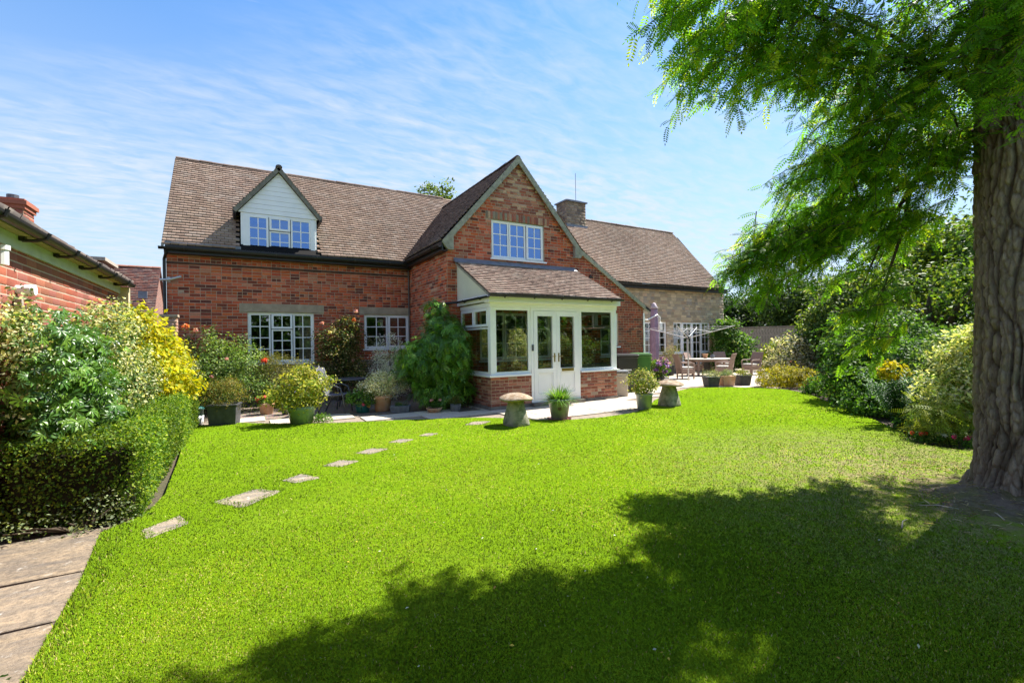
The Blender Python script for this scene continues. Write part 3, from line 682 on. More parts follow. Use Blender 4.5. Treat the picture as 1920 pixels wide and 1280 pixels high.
# roofs: planes
pm = (7.341 - 4.158) / (2.902 + 0.22)
main_z = lambda y: 4.158 + (y + 0.22) * pm
pg = (GZA + 0.09 - 4.26) / (GXA - 6.08)
gl_z = lambda x: GZA + 0.09 - (GXA - x) * pg
sl_m = math.hypot(3.122, 3.183)
DORM = (1.56, 3.56)
def keep_main(C_):
    x, y, z = C_[:, 0], C_[:, 1], C_[:, 2]
    k = ~((gl_z(x) > z + 0.10) & (x < GXA)) & (x < 9.5)
    dz = 6.44 - np.abs(x - 2.56) * 1.19
    k &= ~((x > DORM[0]) & (x < DORM[1]) & (dz > z + 0.05) & (z > 4.1))
    return k
tiles(house, 'roof_tiles', (-0.06, -0.24, 4.15), (1, 0, 0), (0, 3.122, 3.183), 9.6, sl_m, TILE, 21, keep_main)
q = MB(); q.add([(-0.04, -0.22, 4.135), (9.5, -0.22, 4.135), (9.5, 2.9, 7.31), (-0.04, 2.9, 7.31), (-0.04, 6.1, 4.1), (9.5, 6.1, 4.1)], [(0, 1, 2, 3), (3, 2, 5, 4)]); q.build('roof', M['tile'], house)
me = house.children[-1].data; a = me.attributes.new('tint', 'FLOAT_COLOR', 'POINT'); a.data.foreach_set('color', np.tile((0.16, 0.115, 0.095, 1), len(me.vertices)).astype(np.float32))
def tint_mesh(o, c):
    me = o.data; a = me.attributes.new('tint', 'FLOAT_COLOR', 'POINT'); a.data.foreach_set('color', np.tile(tuple(c) + (1,), len(me.vertices)).astype(np.float32))
def ridge_line(parent, p, q_, n, r=0.085, c=(0.2, 0.14, 0.11), name='ridge_tile', ups=0.0):
    p = Vector(p); q_ = Vector(q_); d = (q_ - p) / n; t = d.normalized(); s_ = t.cross(ZH).normalized()
    base = None
    for i in range(n):
        if base is None:
            b = MB(); pr = []
            for e, rr in ((0.0, r * 1.06), (0.86, r), (1.0, r)):
                pr.append([d * e + s_ * (rr * math.cos(a)) + ZH * (rr * 0.8 * math.sin(a)) for a in [math.pi * k / 7 for k in range(8)]])
            b.rings(pr, True, True); base = b.mesh(name, False); base.materials.append(M['tile'])
            a = base.attributes.new('tint', 'FLOAT_COLOR', 'POINT'); a.data.foreach_set('color', np.tile(tuple(c) + (1,), len(base.vertices)).astype(np.float32))
        o = link(name, base, None, parent); o.location = p + d * i + ZH * random.Random(i).uniform(-0.006, 0.006)
ridge_line(house, (-0.05, 2.9, 7.32), (8.6, 2.9, 7.32), 28)
# left verge of the main roof
q = MB(); q.prism([(-0.07, -0.26, 4.06), (-0.07, 2.9, 7.26), (-0.07, 2.9, 7.34), (-0.07, -0.26, 4.14)], (0.05, 0, 0)); o = q.build('verge', M['barge'], house)
# pale replacement tile
q = MB((0, 0, 0)); yy = 2.35; q.add([(6.0, yy, main_z(yy) + 0.03), (6.33, yy, main_z(yy) + 0.03), (6.33, yy + 0.07, main_z(yy + 0.07) + 0.03), (6.0, yy + 0.07, main_z(yy + 0.07) + 0.03)], [(0, 1, 2, 3)])
o = q.build('tile', M['tile'], house); tint_mesh(o, (0.6, 0.5, 0.42)); o['label'] = 'single pale replacement tile'

# gable wing roof; the left slope's shade is put into darker tiles
slg = math.hypot(GXA - 6.08, GZA + 0.09 - 4.26)
def keep_gl(C_): return (main_z(C_[:, 1]) < C_[:, 2] + 0.06)
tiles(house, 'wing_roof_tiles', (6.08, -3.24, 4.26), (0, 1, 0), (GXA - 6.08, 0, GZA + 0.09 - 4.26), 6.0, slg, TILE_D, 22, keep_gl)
RX0, RZ0 = 10.68, 4.36
slr = math.hypot(RX0 - GXA, GZA + 0.09 - RZ0)
tiles(house, 'wing_roof_tiles', (RX0, -3.24, RZ0), (0, 1, 0), (GXA - RX0, 0, GZA + 0.09 - RZ0), 6.4, slr, TILE, 23)
slc = math.hypot(13.5 - RX0, RZ0 - 2.64)
tiles(house, 'lower_slope_tiles', (13.5, -3.2, 2.66), (0, 1, 0), (RX0 - 13.5, 0, RZ0 - 2.64), 4.1, slc, TILE, 24)
q = MB(); q.add([(6.1, -3.2, 4.24), (GXA, -3.2, GZA + 0.06), (GXA, 3, GZA + 0.06), (6.1, 3, 4.24)], [(0, 1, 2, 3)]); q.add([(GXA, -3.2, GZA + 0.06), (RX0, -3.2, RZ0 - 0.03), (RX0, 3.4, RZ0 - 0.03), (GXA, 3.4, GZA + 0.06)], [(0, 1, 2, 3)])
q.add([(RX0, -3.18, RZ0 - 0.03), (13.48, -3.18, 2.63), (13.48, 0.86, 2.63), (RX0, 0.86, RZ0 - 0.03)], [(0, 1, 2, 3)]); o = q.build('wing_roof', M['tile'], house); tint_mesh(o, (0.14, 0.1, 0.09))
ridge_line(house, (GXA, -3.2, GZA + 0.08), (GXA, 2.35, GZA + 0.08), 18, 0.085, (0.15, 0.12, 0.11))
# barge boards
def barge(parent, p, q_, w=0.14, t=0.035, y=-3.24, name='barge_board'):
    p = Vector(p); q_ = Vector(q_); d = (q_ - p).normalized(); nn = Vector((-d.z, 0, d.x)); nn = nn if nn.z > 0 else -nn
    b = MB(); b.prism([p - nn * w, q_ - nn * w, q_, p], (0, t, 0)); return b.build(name, M['barge'], parent)
for sx in (-1, 1):
    e = Vector((6.10, -3.245, 4.23)) if sx < 0 else Vector((10.70, -3.245, 4.30))
    barge(house, e, Vector((GXA, -3.245 - 0.001 * (sx > 0), GZA + 0.12 if sx < 0 else GZA + 0.12)))
    b = MB()
    if sx < 0: b.prism([(6.1, -3.24, 4.2), (6.42, -3.24, 4.5), (6.42, -3.24, 4.02), (6.27, -3.24, 4.02)], (0, 0.11, 0))
    else: b.prism([(10.72, -3.24, 4.27), (10.4, -3.24, 4.6), (10.4, -3.24, 4.12), (10.6, -3.24, 4.12)], (0, 0.11, 0))
    b.build('barge_foot', M['barge'], house)
b = MB(); b.prism([(10.55, -3.2, 4.33), (13.52, -3.2, 2.53), (13.52, -3.2, 2.66), (10.55, -3.2, 4.46)], (0, 0.05, 0)); b.build('verge', M['barge'], house)
b = MB(); b.prism([(13.38, -3.21, 2.66), (13.6, -3.21, 2.55), (13.6, -3.21, 2.61), (13.38, -3.21, 2.74)], (0, 0.1, 0)); b.build('verge_end', M['black'], house)
# gutters
def gutter(parent, p, q_, r=0.062, name='gutter', brackets=0, out=(0, -1, 0), bmat='black'):
    p = Vector(p); q_ = Vector(q_); t = (q_ - p).normalized(); o_ = Vector(out); b = MB(); pr = []
    for e in (p, q_):
        ring_ = [e + o_ * (r * math.cos(a)) + ZH * (-r * math.sin(a)) for a in [math.pi * k / 8 for k in range(9)]]
        ring_ += [e + o_ * (r * 0.86 * math.cos(a)) + ZH * (-r * 0.86 * math.sin(a)) for a in [math.pi * (8 - k) / 8 for k in range(9)]]
        pr.append(ring_)
    b.rings(pr); g = b.build(name, M['black'], parent)
    for i in range(brackets):
        c = p + (q_ - p) * ((i + 0.5) / brackets); b = MB()
        b.tube([c - o_ * (r + 0.03) + ZH * 0.01, c - o_ * r * 0.8 - ZH * r * 0.8, c - ZH * (r + 0.012), c + o_ * r * 0.8 - ZH * r * 0.8, c + o_ * (r + 0.008) + ZH * 0.005], 0.013, 5); b.build('gutter_bracket', M['black'], parent)
    return g
b = MB(); b.box(0.0, -0.24, 3.93, LM - 0.1, -0.20, 4.13); b.box(0.0, -0.2, 3.93, LM, 0.0, 3.95); b.build('fascia', M['black'], house)
gutter(house, (-0.12, -0.31, 4.06), (LM - 0.22, -0.31, 4.06), 0.066, brackets=6)
b = MB(); b.box(6.10, -3.2, 3.98, 6.14, -0.24, 4.22); b.box(6.14, -3.2, 3.98, LM, -0.2, 4.0); b.build('fascia', M['black'], house)
gutter(house, (6.03, -3.22, 4.12), (6.03, -0.3, 4.12), 0.066, out=(-1, 0, 0), brackets=3)
b = MB(); b.tube([(0.02, -0.31, 4.0), (0.02, -0.25, 3.9), (-0.035, -0.05, 3.8), (-0.035, -0.05, 0.1)], 0.036, 8); b.build('downpipe', M['black'], house)
b = MB(); b.tube([(LM - 0.06, -0.05, 3.98), (LM - 0.06, -0.05, 0.1)], 0.02, 8); b.build('drain_pipe', plain('grey_pipe', (0.16, 0.13, 0.12), 0.6), house)
b = MB(); b.tube([(11.12, GY - 0.04, 3.55), (11.03, GY - 0.05, 3.62), (11.0, GY - 0.05, 3.55), (11.0, GY - 0.05, 3.2)], 0.03, 8); b.build('soil_pipe', M['black'], house)
b = MB(); b.tube([(13.33, GY - 0.03, 2.5), (13.33, GY - 0.03, 0.1)], 0.03, 8); b.build('white_pipe', M['upvc'], house)

# windows of the cottage
window(house, (W1[0], 0, W1[2]), (1, 0, 0), (0, -1, 0), W1[1] - W1[0], W1[3] - W1[2],
       [(0.04, 0.55, 0.04, 1.363, 2, 4), (0.57, 1.1, 0.04, 0.93, 2, 3), (0.57, 1.1, 0.95, 1.363, 2, 1, 'top'), (1.12, 1.62, 0.04, 1.363, 2, 4)], label='wide three light window with a small top vent')
b = MB((0, 0, 0)); 
for k in range(9):
    b.lbox(3.05 + k * 0.035, 3.085 + k * 0.035, 1.15, 2.45, -0.3 - 0.02 * (k % 2), -0.27 - 0.02 * (k % 2))
b.build('curtain', M['curtain'], house)
window(house, (W2[0], 0, W2[2]), (1, 0, 0), (0, -1, 0), W2[1] - W2[0], W2[3] - W2[2], [(0.04, 0.72, 0.04, 1.014, 2, 3), (0.74, 1.36, 0.04, 1.014, 2, 3, 'sash')], label='two light window beside the wing')
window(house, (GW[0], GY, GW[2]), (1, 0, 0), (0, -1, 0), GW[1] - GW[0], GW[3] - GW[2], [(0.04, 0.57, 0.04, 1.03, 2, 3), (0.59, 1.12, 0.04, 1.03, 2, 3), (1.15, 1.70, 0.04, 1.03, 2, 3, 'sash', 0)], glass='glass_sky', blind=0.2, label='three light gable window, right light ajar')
window(house, (IW[0], GY, IW[2]), (1, 0, 0), (0, -1, 0), IW[1] - IW[0], IW[3] - IW[2], [(0.04, 0.78, 0.04, 1.28, 2, 3), (0.80, 1.54, 0.04, 1.28, 2, 3), (1.56, 2.31, 0.04, 1.28, 2, 3)], label='window inside the porch')
window(house, (RW[0], GY, RW[2]), (1, 0, 0), (0, -1, 0), RW[1] - RW[0], RW[3] - RW[2], [(0.04, 0.58, 0.04, 1.02, 1, 3)], label='narrow window right of the porch')

# dormer
dm = link('dormer', None, None, house)
def dpart(mb, name, mat, smooth=False): 
    o_ = mb.build(name, mat, dm, smooth); return o_
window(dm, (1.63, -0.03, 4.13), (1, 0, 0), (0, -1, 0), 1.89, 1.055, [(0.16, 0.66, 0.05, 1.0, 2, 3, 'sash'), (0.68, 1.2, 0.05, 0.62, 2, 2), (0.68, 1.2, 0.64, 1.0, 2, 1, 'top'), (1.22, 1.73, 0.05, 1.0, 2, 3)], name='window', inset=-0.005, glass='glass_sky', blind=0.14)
wins = [c for c in dm.children if c.name.startswith('window')][0]
for c in list(wins.children):
    c.parent = dm
for xb in (1.68, 3.36):
    b = MB(); b.box(xb, -0.06, 4.18, xb + 0.11, -0.02, 5.13); dpart(b, 'corner_board', M['upvc'])
nb = 9
for k in range(nb):
    z0 = 5.19 + k * 0.132; z1 = z0 + 0.128
    h0 = (6.37 - z0) / 1.19; h1 = max((6.37 - z1) / 1.19, 0.004); cx = 2.56
    if h0 <= 0.02: break
    b = MB(); z1 = min(z1, 6.365)
    b.hexa([(cx - h0, -0.058, z0), (cx + h0, -0.058, z0), (cx + h0, -0.02, z0), (cx - h0, -0.02, z0), (cx - h1, -0.052, z1), (cx + h1, -0.052, z1), (cx + h1, -0.02, z1), (cx - h1, -0.02, z1)]); dpart(b, 'cladding_board', M['upvc'])
DA, DE, DZE = 6.50, 1.46, 5.20
for sx in (-1, 1):
    xe = 2.56 + sx * 1.09
    b = MB(); p = Vector((xe, -0.16, DZE)); q_ = Vector((2.56, -0.16, DA)); d = (q_ - p).normalized(); nn = Vector((-d.z, 0, d.x)); nn = nn if nn.z > 0 else -nn
    b.prism([p - nn * 0.07, q_ - nn * 0.07, q_ + nn * 0.03, p + nn * 0.03], (0, 0.1, 0)); dpart(b, 'barge_board', plain('dark_weathered_board', (0.25, 0.23, 0.185), 0.85, 0, 0.3, 0.2, 9, 0.4, 30) if sx < 0 else bpy.data.materials['dark_weathered_board'])
    sl = math.hypot(1.09, DA - DZE)
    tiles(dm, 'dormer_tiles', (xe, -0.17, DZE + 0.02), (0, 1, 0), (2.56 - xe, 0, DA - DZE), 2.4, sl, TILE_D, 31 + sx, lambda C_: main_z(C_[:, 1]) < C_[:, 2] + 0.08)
    b = MB(); xc = 1.63 if sx < 0 else 3.52
    b.add([(xc, -0.02, 4.15), (xc, 0.0, 4.15), (xc, 0.86, 5.24), (xc, -0.02, 5.24)], [(0, 1, 2, 3)]); dpart(b, 'cheek', M['slate_planter'])
    b = MB(); b.beam((xe - sx * 0.02, -0.1, DZE - 0.03), (xe - sx * 0.02, 0.8, DZE - 0.03), 0.07, 0.07); dpart(b, 'gutter', M['black'])
b = MB(); b.add([(1.47, -0.12, 5.19), (2.56, -0.12, 6.47), (2.56, 2.0, 6.47), (1.47, 0.8, 5.19)], [(0, 1, 2, 3)]); b.add([(3.65, -0.12, 5.19), (2.56, -0.12, 6.47), (2.56, 2.0, 6.47), (3.65, 0.8, 5.19)], [(0, 1, 2, 3)]); o = dpart(b, 'dormer_roof', M['tile']); tint_mesh(o, (0.14, 0.1, 0.09))
ridge_line(dm, (2.56, -0.19, DA), (2.56, 2.0, DA), 7, 0.08, (0.13, 0.11, 0.1))
b = MB(); b.box(1.5, -0.26, 4.14, 1.63, 0.1, 4.16); b.box(0.0, -0.25, 4.17, 1.63, -0.21, 4.21); dpart(b, 'lead_flashing', M['lead'])

# ================================================================== GLAZED PORCH
porch = thing('glazed_porch', 'white framed glazed porch with brick base and tiled lean-to roof', 'porch', (6.6, -4.8, 0), world_parts=True)
PL, PR, PY = 6.632, 10.537, -4.817
wall(porch, 'base_wall', (0, PY, 0), (1, 0, 0), (0, -1, 0), lambda z: (PL, PR), 0.08, 0.775, [(7.754, 9.266, -0.1, 0.9)], 0.0775, 0.235, PORCHB, M['brick_porch'], M['mortar'], 41, single=lambda u, z: u, nsingle=200, proud=0.009)
wall(porch, 'base_wall', (PL, -3.12, 0), (0, -1, 0), (-1, 0, 0), lambda z: (0.0, 1.697), 0.08, 0.775, [], 0.0775, 0.235, PORCHB, M['brick_porch'], M['mortar'], 42, single=lambda u, z: u, nsingle=90, proud=0.009)
for bx_ in ((PL - 0.05, PY - 0.05, -0.03, 7.75, PY + 0.2, 0.082), (9.27, PY - 0.03, -0.03, PR + 0.02, PY + 0.2, 0.082), (PL - 0.05, PY + 0.2, -0.03, PL + 0.2, -3.1, 0.082)):
    b = MB(); b.box(*bx_); b.build('plinth', M['concrete'], porch)
b = MB(); b.box(PR - 0.12, PY + 0.02, 0.08, PR, -3.13, 0.775); b.box(PL + 0.02, PY + 0.02, 0.08, PL + 0.12, -3.13, 0.77); b.box(PL + .02, PY + 0.02, 0.08, 7.75, PY + 0.12, 0.77); b.box(9.27, PY + 0.02, 0.08, PR - .02, PY + 0.12, 0.77); b.build('inner_wall', M['flat_brick'], porch)
b = MB(); b.box(PL + 0.02, PY + 0.1, 0.0, PR - 0.02, -3.12, 0.12); b.build('floor', plain('pale_floor_tile', (0.58, 0.52, 0.43), 0.5, 0, 0.4, 0.1, 4), porch)
b = MB(); b.box(PL + 0.02, PY + 0.05, 2.56, PR - 0.02, -3.14, 2.6); b.build('ceiling', M['upvc'], porch)
b = MB(); b.box(7.72, PY - 0.16, -0.02, 9.3, PY + 0.1, 0.1); b.build('door_step', M['concrete'], porch)
for bx_ in ((PL - 0.06, PY - 0.07, 0.777, 7.73, PY + 0.14, 0.815), (9.29, PY - 0.07, 0.777, PR + 0.06, PY + 0.14, 0.815), (PL - 0.06, PY + 0.14, 0.777, PL + 0.14, -3.13, 0.815), (PR - 0.14, PY + 0.14, 0.777, PR + 0.06, -3.13, 0.815)):
    b = MB(); b.box(*bx_); b.build('sill', M['upvc'], porch)
for x in (PL, PR - 0.09):
    b = MB(); b.box(x, PY - 0.003, 0.816, x + 0.09, PY + 0.09, 2.43); b.build('corner_post', M['upvc'], porch)
b = MB(); b.box(PL - 0.012, PY - 0.015, 2.432, PR + 0.012, PY + 0.1, 2.53); b.box(PL - 0.012, PY + 0.1, 2.432, PL + 0.1, -3.13, 2.53); b.box(PR - 0.1, PY + 0.1, 2.432, PR + 0.012, -3.13, 2.53); b.build('head_beam', M['upvc'], porch)
b = MB(); b.box(PL - 0.1, PY - 0.16, 2.532, PR + 0.02, PY - 0.12, 2.70); b.box(PL - 0.1, PY - 0.12, 2.532, PR + 0.02, PY + 0.1, 2.55); b.box(PL - 0.1, PY - 0.12, 2.552, PL - 0.06, -3.13, 2.70); b.build('fascia', M['upvc'], porch)
window(porch, (PL + 0.09, PY, 0.816), (1, 0, 0), (0, -1, 0), 7.754 - PL - 0.09, 1.614, [(0.03, 7.754 - PL - 0.12, 0.03, 1.585, 1, 1)], sill=False, inset=0.01, fw=0.035, label='fixed pane left of the door')
window(porch, (9.266, PY, 0.816), (1, 0, 0), (0, -1, 0), PR - 0.09 - 9.266, 1.614, [(0.03, PR - 0.12 - 9.266, 0.03, 1.585, 1, 1)], sill=False, inset=0.01, fw=0.035, label='fixed pane right of the door')
b = MB((7.754, PY, 0.1)); dw = 9.266 - 7.754; b.ring(0, dw, 0, 2.33, 0.07, -0.09, 0.005); b.build('door_frame', M['upvc'], porch)
for (a, c) in ((0.075, dw / 2 - 0.003), (dw / 2 + 0.003, dw - 0.075)):
    window(porch, (7.754, PY, 0.1), (1, 0, 0), (0, -1, 0), 0.0001, 0.0001, [], name='door', sill=False, fw=0.00001) if False else None
    d = MB((7.754, PY, 0.1)); d.lbox(a, a + 0.11, 0.075, 2.255, -0.08, 0.012); d.lbox(c - 0.11, c, 0.075, 2.255, -0.08, 0.012); d.lbox(a + 0.11, c - 0.11, 2.13, 2.255, -0.08, 0.012); d.lbox(a + 0.11, c - 0.11, 0.075, 0.2, -0.08, 0.012); d.lbox(a + 0.11, c - 0.11, 0.72, 0.82, -0.08, 0.012)
    door = d.build('door', M['upvc'], porch)
    p = MB((7.754, PY, 0.1)); p.lbox(a + 0.11, c - 0.11, 0.2, 0.72, -0.05, -0.015); p.ring(a + 0.13, c - 0.13, 0.22, 0.70, 0.02, -0.015, -0.006); p.build('door_panel', M['upvc'], door)
    p = MB((7.754, PY, 0.1)); p.add([p.P(a + 0.11, 0.82, -0.03), p.P(c - 0.11, 0.82, -0.03), p.P(c - 0.11, 2.13, -0.03), p.P(a + 0.11, 2.13, -0.03)], [(0, 1, 2, 3)]); p.build('pane', M['glass'], door)
    hx = c - 0.06 if a < 0.3 else a + 0.06
    p = MB((7.754, PY, 0.1)); p.lbox(hx - 0.018, hx + 0.018, 0.98, 1.2, 0.012, 0.02); p.tube([p.P(hx, 1.12, 0.02), p.P(hx, 1.12, 0.06), p.P(hx + (-0.1 if a < 0.3 else 0.1), 1.12, 0.065)], 0.011, 6); p.build('handle', M['brass'], door)
    if a > 0.3:
        p = MB((7.754, PY, 0.1)); p.lbox(a + 0.15, c - 0.15, 0.735, 0.81, 0.012, 0.022); p.lbox(a + 0.19, c - 0.19, 0.76, 0.785, 0.022, 0.028); p.build('letter_plate', M['brass'], door)
b = MB((7.754, PY, 0.1)); b.lbox(0.015, 0.06, 1.27, 1.42, 0.006, 0.03); b.lbox(0.02, 0.055, 1.36, 1.41, 0.03, 0.034); b.build('doorbell', M['grey_metal'], porch)
# left side: big pane below, two small lights above
sw_ = PY * -1 - 3.13 - 0.1
for (xs, nx) in ((PL, -1), (PR, 1)):
    ux_, o_ = ((0, -1, 0), (PL, -3.14, 0.816)) if nx < 0 else ((0, 1, 0), (PR, PY + 0.09, 0.816))
    window(porch, o_, ux_, (nx, 0, 0), 1.58, 1.614, [(0.03, 1.55, 0.03, 1.14, 1, 1), (0.03, 0.78, 1.16, 1.585, 1, 1, 'sash'), (0.80, 1.55, 1.16, 1.585, 1, 1, 'sash')], sill=False, inset=0.01, fw=0.035)
# lean-to roof
PZ0, PZ1, PYE = 2.72, 3.74, -5.07
slp = math.hypot(-3.13 - PYE, PZ1 - PZ0)
tiles(porch, 'roof_tiles', (6.49, PYE, PZ0), (1, 0, 0), (0, -3.13 - PYE, PZ1 - PZ0), 4.0, slp, [(0.38, 0.26, 0.20), (0.42, 0.29, 0.225), (0.33, 0.22, 0.17), (0.45, 0.33, 0.26)], 43)
b = MB(); b.prism([(6.5, PYE + 0.01, PZ0 - 0.03), (6.5, -3.13, PZ1 - 0.03), (6.5, -3.13, PZ1), (6.5, PYE + 0.01, PZ0 - 0.005)], (3.98, 0, 0)); o = b.build('roof', M['tile'], porch); tint_mesh(o, (0.18, 0.12, 0.1))
b = MB(); b.prism([(6.5, PYE + 0.02, PZ0 - 0.08), (6.5, -3.125, PZ1 - 0.08), (6.5, -3.125, PZ1 - 0.02), (6.5, PYE + 0.02, PZ0 - 0.02)], (0.03, 0, 0)); b.build('verge', M['barge'], porch)
b = MB(); b.prism([(6.545, -4.95, 2.7), (6.545, -3.12, 2.7), (6.545, -3.12, PZ1 - 0.08), (6.545, -4.95, 2.75)], (0.05, 0, 0)); b.build('cheek_panel', M['cream'], porch)
b = MB(); b.prism([(10.44, -4.95, 2.7), (10.44, -3.12, 2.7), (10.44, -3.12, PZ1 - 0.08), (10.44, -4.95, 2.75)], (0.03, 0, 0)); b.build('cheek_panel', M['cream'], porch)
b = MB(); b.prism([(6.45, -3.13, PZ1 + 0.09), (6.45, -3.13, PZ1 + 0.0), (6.45, -3.27, PZ1 - 0.045), (6.45, -3.27, PZ1 - 0.03)], (4.0, 0, 0)); b.build('lead_flashing', M['lead'], porch)
gutter(porch, (6.46, PYE - 0.05, 2.69), (10.52, PYE - 0.05, 2.69), 0.055, brackets=5)
gutter(porch, (6.47, -5.06, 2.66), (6.47, -3.3, 2.66), 0.045, out=(-1, 0, 0), brackets=2)
b = MB(); b.tube([(6.47, -3.35, 2.64), (6.2, -3.18, 2.62), (6.05, -3.17, 2.58), (6.05, -3.17, 0.1)], 0.034, 8); b.build('downpipe', M['black'], porch)
# furniture inside the porch
t = thing('wicker_sofa', 'wicker sofa with pale cushion inside the porch, behind the doors', 'sofa', (9.45, -3.6, 0.12))
b = MB(); b.box(-0.75, -0.3, 0.05, 0.75, 0.35, 0.38, 0.02); b.build('seat', M['wicker'], t)
b = MB(); b.box(-0.75, 0.25, 0.38, 0.75, 0.38, 0.8, 0.02); b.build('backrest', M['wicker'], t)
for s_ in (-0.75, 0.65):
    b = MB(); b.box(s_, -0.3, 0.38, s_ + 0.1, 0.25, 0.62, 0.02); b.build('arm', M['wicker'], t)
b = MB(); b.box(-0.62, -0.3, 0.383, 0.62, 0.24, 0.5, 0.03); b.build('cushion', M['cushion'], t)
b = MB(); b.lathe([(0.02, 0), (0.2, 0.04), (0.24, 0.1), (0.18, 0.18), (0.03, 0.21)], 14, (-0.5, -0.1, 0.5)); b.build('bolster', M['cushion'], t, True)

# ================================================================== STONE WING
stone = thing('stone_wing', 'honey coloured stone wing with white french doors, chimney and brown tiled roof', 'house', (13.4, 0.81, 0), world_parts=True)
STN = [(0.60, 0.47, 0.30), (0.54, 0.43, 0.29), (0.62, 0.49, 0.32), (0.42, 0.34, 0.24), (0.56, 0.40, 0.27), (0.44, 0.38, 0.31), (0.6, 0.51, 0.38)]
SY = 0.81; SW1 = (17.425, 18.905, 0.958, 2.43); SFD = (19.379, 22.04, 0.0, 2.43)
wall(stone, 'front_wall', (0, SY, 0), (1, 0, 0), (0, -1, 0), lambda z: (13.35, 23.134), 0.0, 4.12, [SW1, SFD], 0.125, 0.28, STN, M['stone'], M['mortar'], 51, single=lambda u, z: camd(u, SY, z) if z > 2.2 and (u - 13.4) * 0.6 + z > 3.6 else None, nsingle=290, piece='stone', rough_course=True, gap=0.014, proud=0.012, bond=0)
b = MB(); b.add([(23.134, SY, 0), (23.134, 6.6, 0), (23.134, 6.6, 4.1), (23.134, 3.66, 7.4), (23.134, SY, 4.1)], [(0, 1, 2, 3, 4)]); b.add([(9.5, 6.6, 0), (23.134, 6.6, 0), (23.134, 6.6, 4.1), (9.5, 6.6, 4.1)], [(0, 1, 2, 3)]); b.build('rear_wall', M['flat_stone'], stone)
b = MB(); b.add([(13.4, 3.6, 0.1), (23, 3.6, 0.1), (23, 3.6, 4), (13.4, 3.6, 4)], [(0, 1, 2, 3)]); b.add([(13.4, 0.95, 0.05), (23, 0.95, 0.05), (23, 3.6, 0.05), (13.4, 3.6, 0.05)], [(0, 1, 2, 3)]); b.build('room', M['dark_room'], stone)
ss = math.hypot(3.15, 3.45)
tiles(stone, 'roof_tiles', (9.4, 0.50, 4.14), (1, 0, 0), (0, 3.15, 3.45), 13.3, ss, TILE, 52, lambda C_: ~((GZA + 0.09 - (C_[:, 0] - GXA) * (GZA + 0.09 - RZ0) / (RX0 - GXA) > C_[:, 2] + 0.1) & (C_[:, 0] < RX0)))
b = MB(); b.add([(9.4, 0.52, 4.12), (22.68, 0.52, 4.12), (22.68, 3.65, 7.56), (9.4, 3.65, 7.56), (9.4, 6.8, 4.1), (22.68, 6.8, 4.1)], [(0, 1, 2, 3), (3, 2, 5, 4)]); o = b.build('roof', M['tile'], stone); tint_mesh(o, (0.16, 0.115, 0.095))
ridge_line(stone, (9.6, 3.65, 7.58), (22.7, 3.65, 7.58), 40)
b = MB(); b.prism([(22.66, 0.5, 4.04), (22.66, 3.65, 7.5), (22.66, 3.65, 7.58), (22.66, 0.5, 4.13)], (0.05, 0, 0)); b.build('verge', M['barge'], stone)
b = MB(); b.box(13.5, 0.55, 3.92, 23.13, 0.60, 4.12); b.box(13.5, 0.6, 3.92, 23.13, 0.8, 3.94); b.build('fascia', M['black'], stone)
gutter(stone, (12.9, 0.47, 4.08), (22.75, 0.47, 4.08), 0.07, brackets=8)
b = MB(); b.tube([(14.9, 0.47, 4.02), (14.9, 0.6, 3.85), (14.9, 0.74, 3.75), (14.9, 0.74, 0.1)], 0.05, 8); b.build('downpipe', M['black'], stone)
window(stone, (SW1[0], SY, SW1[2]), (1, 0, 0), (0, -1, 0), SW1[1] - SW1[0], SW1[3] - SW1[2], [(0.04, 0.72, 0.04, 1.43, 2, 4), (0.75, 1.44, 0.04, 1.43, 2, 4)], label='two light window behind the parasol')
fd = SFD[1] - SFD[0]
window(stone, (SFD[0], SY, 0.95), (1, 0, 0), (0, -1, 0), 0.62, 1.48, [(0.03, 0.6, 0.03, 1.45, 2, 4)], label='side light left of the french doors')
window(stone, (SFD[1] - 0.62, SY, 0.95), (1, 0, 0), (0, -1, 0), 0.62, 1.48, [(0.03, 0.6, 0.03, 1.45, 2, 4)], label='side light right of the french doors')
for xb in (SFD[0], SFD[1] - 0.62):
    b = MB((0, SY, 0)); b.lbox(xb, xb + 0.62, 0, 0.9, -0.2, -0.02); b.build('stub_wall', M['flat_stone'], stone)
for k in range(2):
    window(stone, (SFD[0] + 0.64 + k * 0.695, SY, 0.02), (1, 0, 0), (0, -1, 0), 0.69, 2.4, [(0.02, 0.67, 0.02, 2.38, 2, 5, 'sash')], name='french_door', sill=False, fw=0.03)
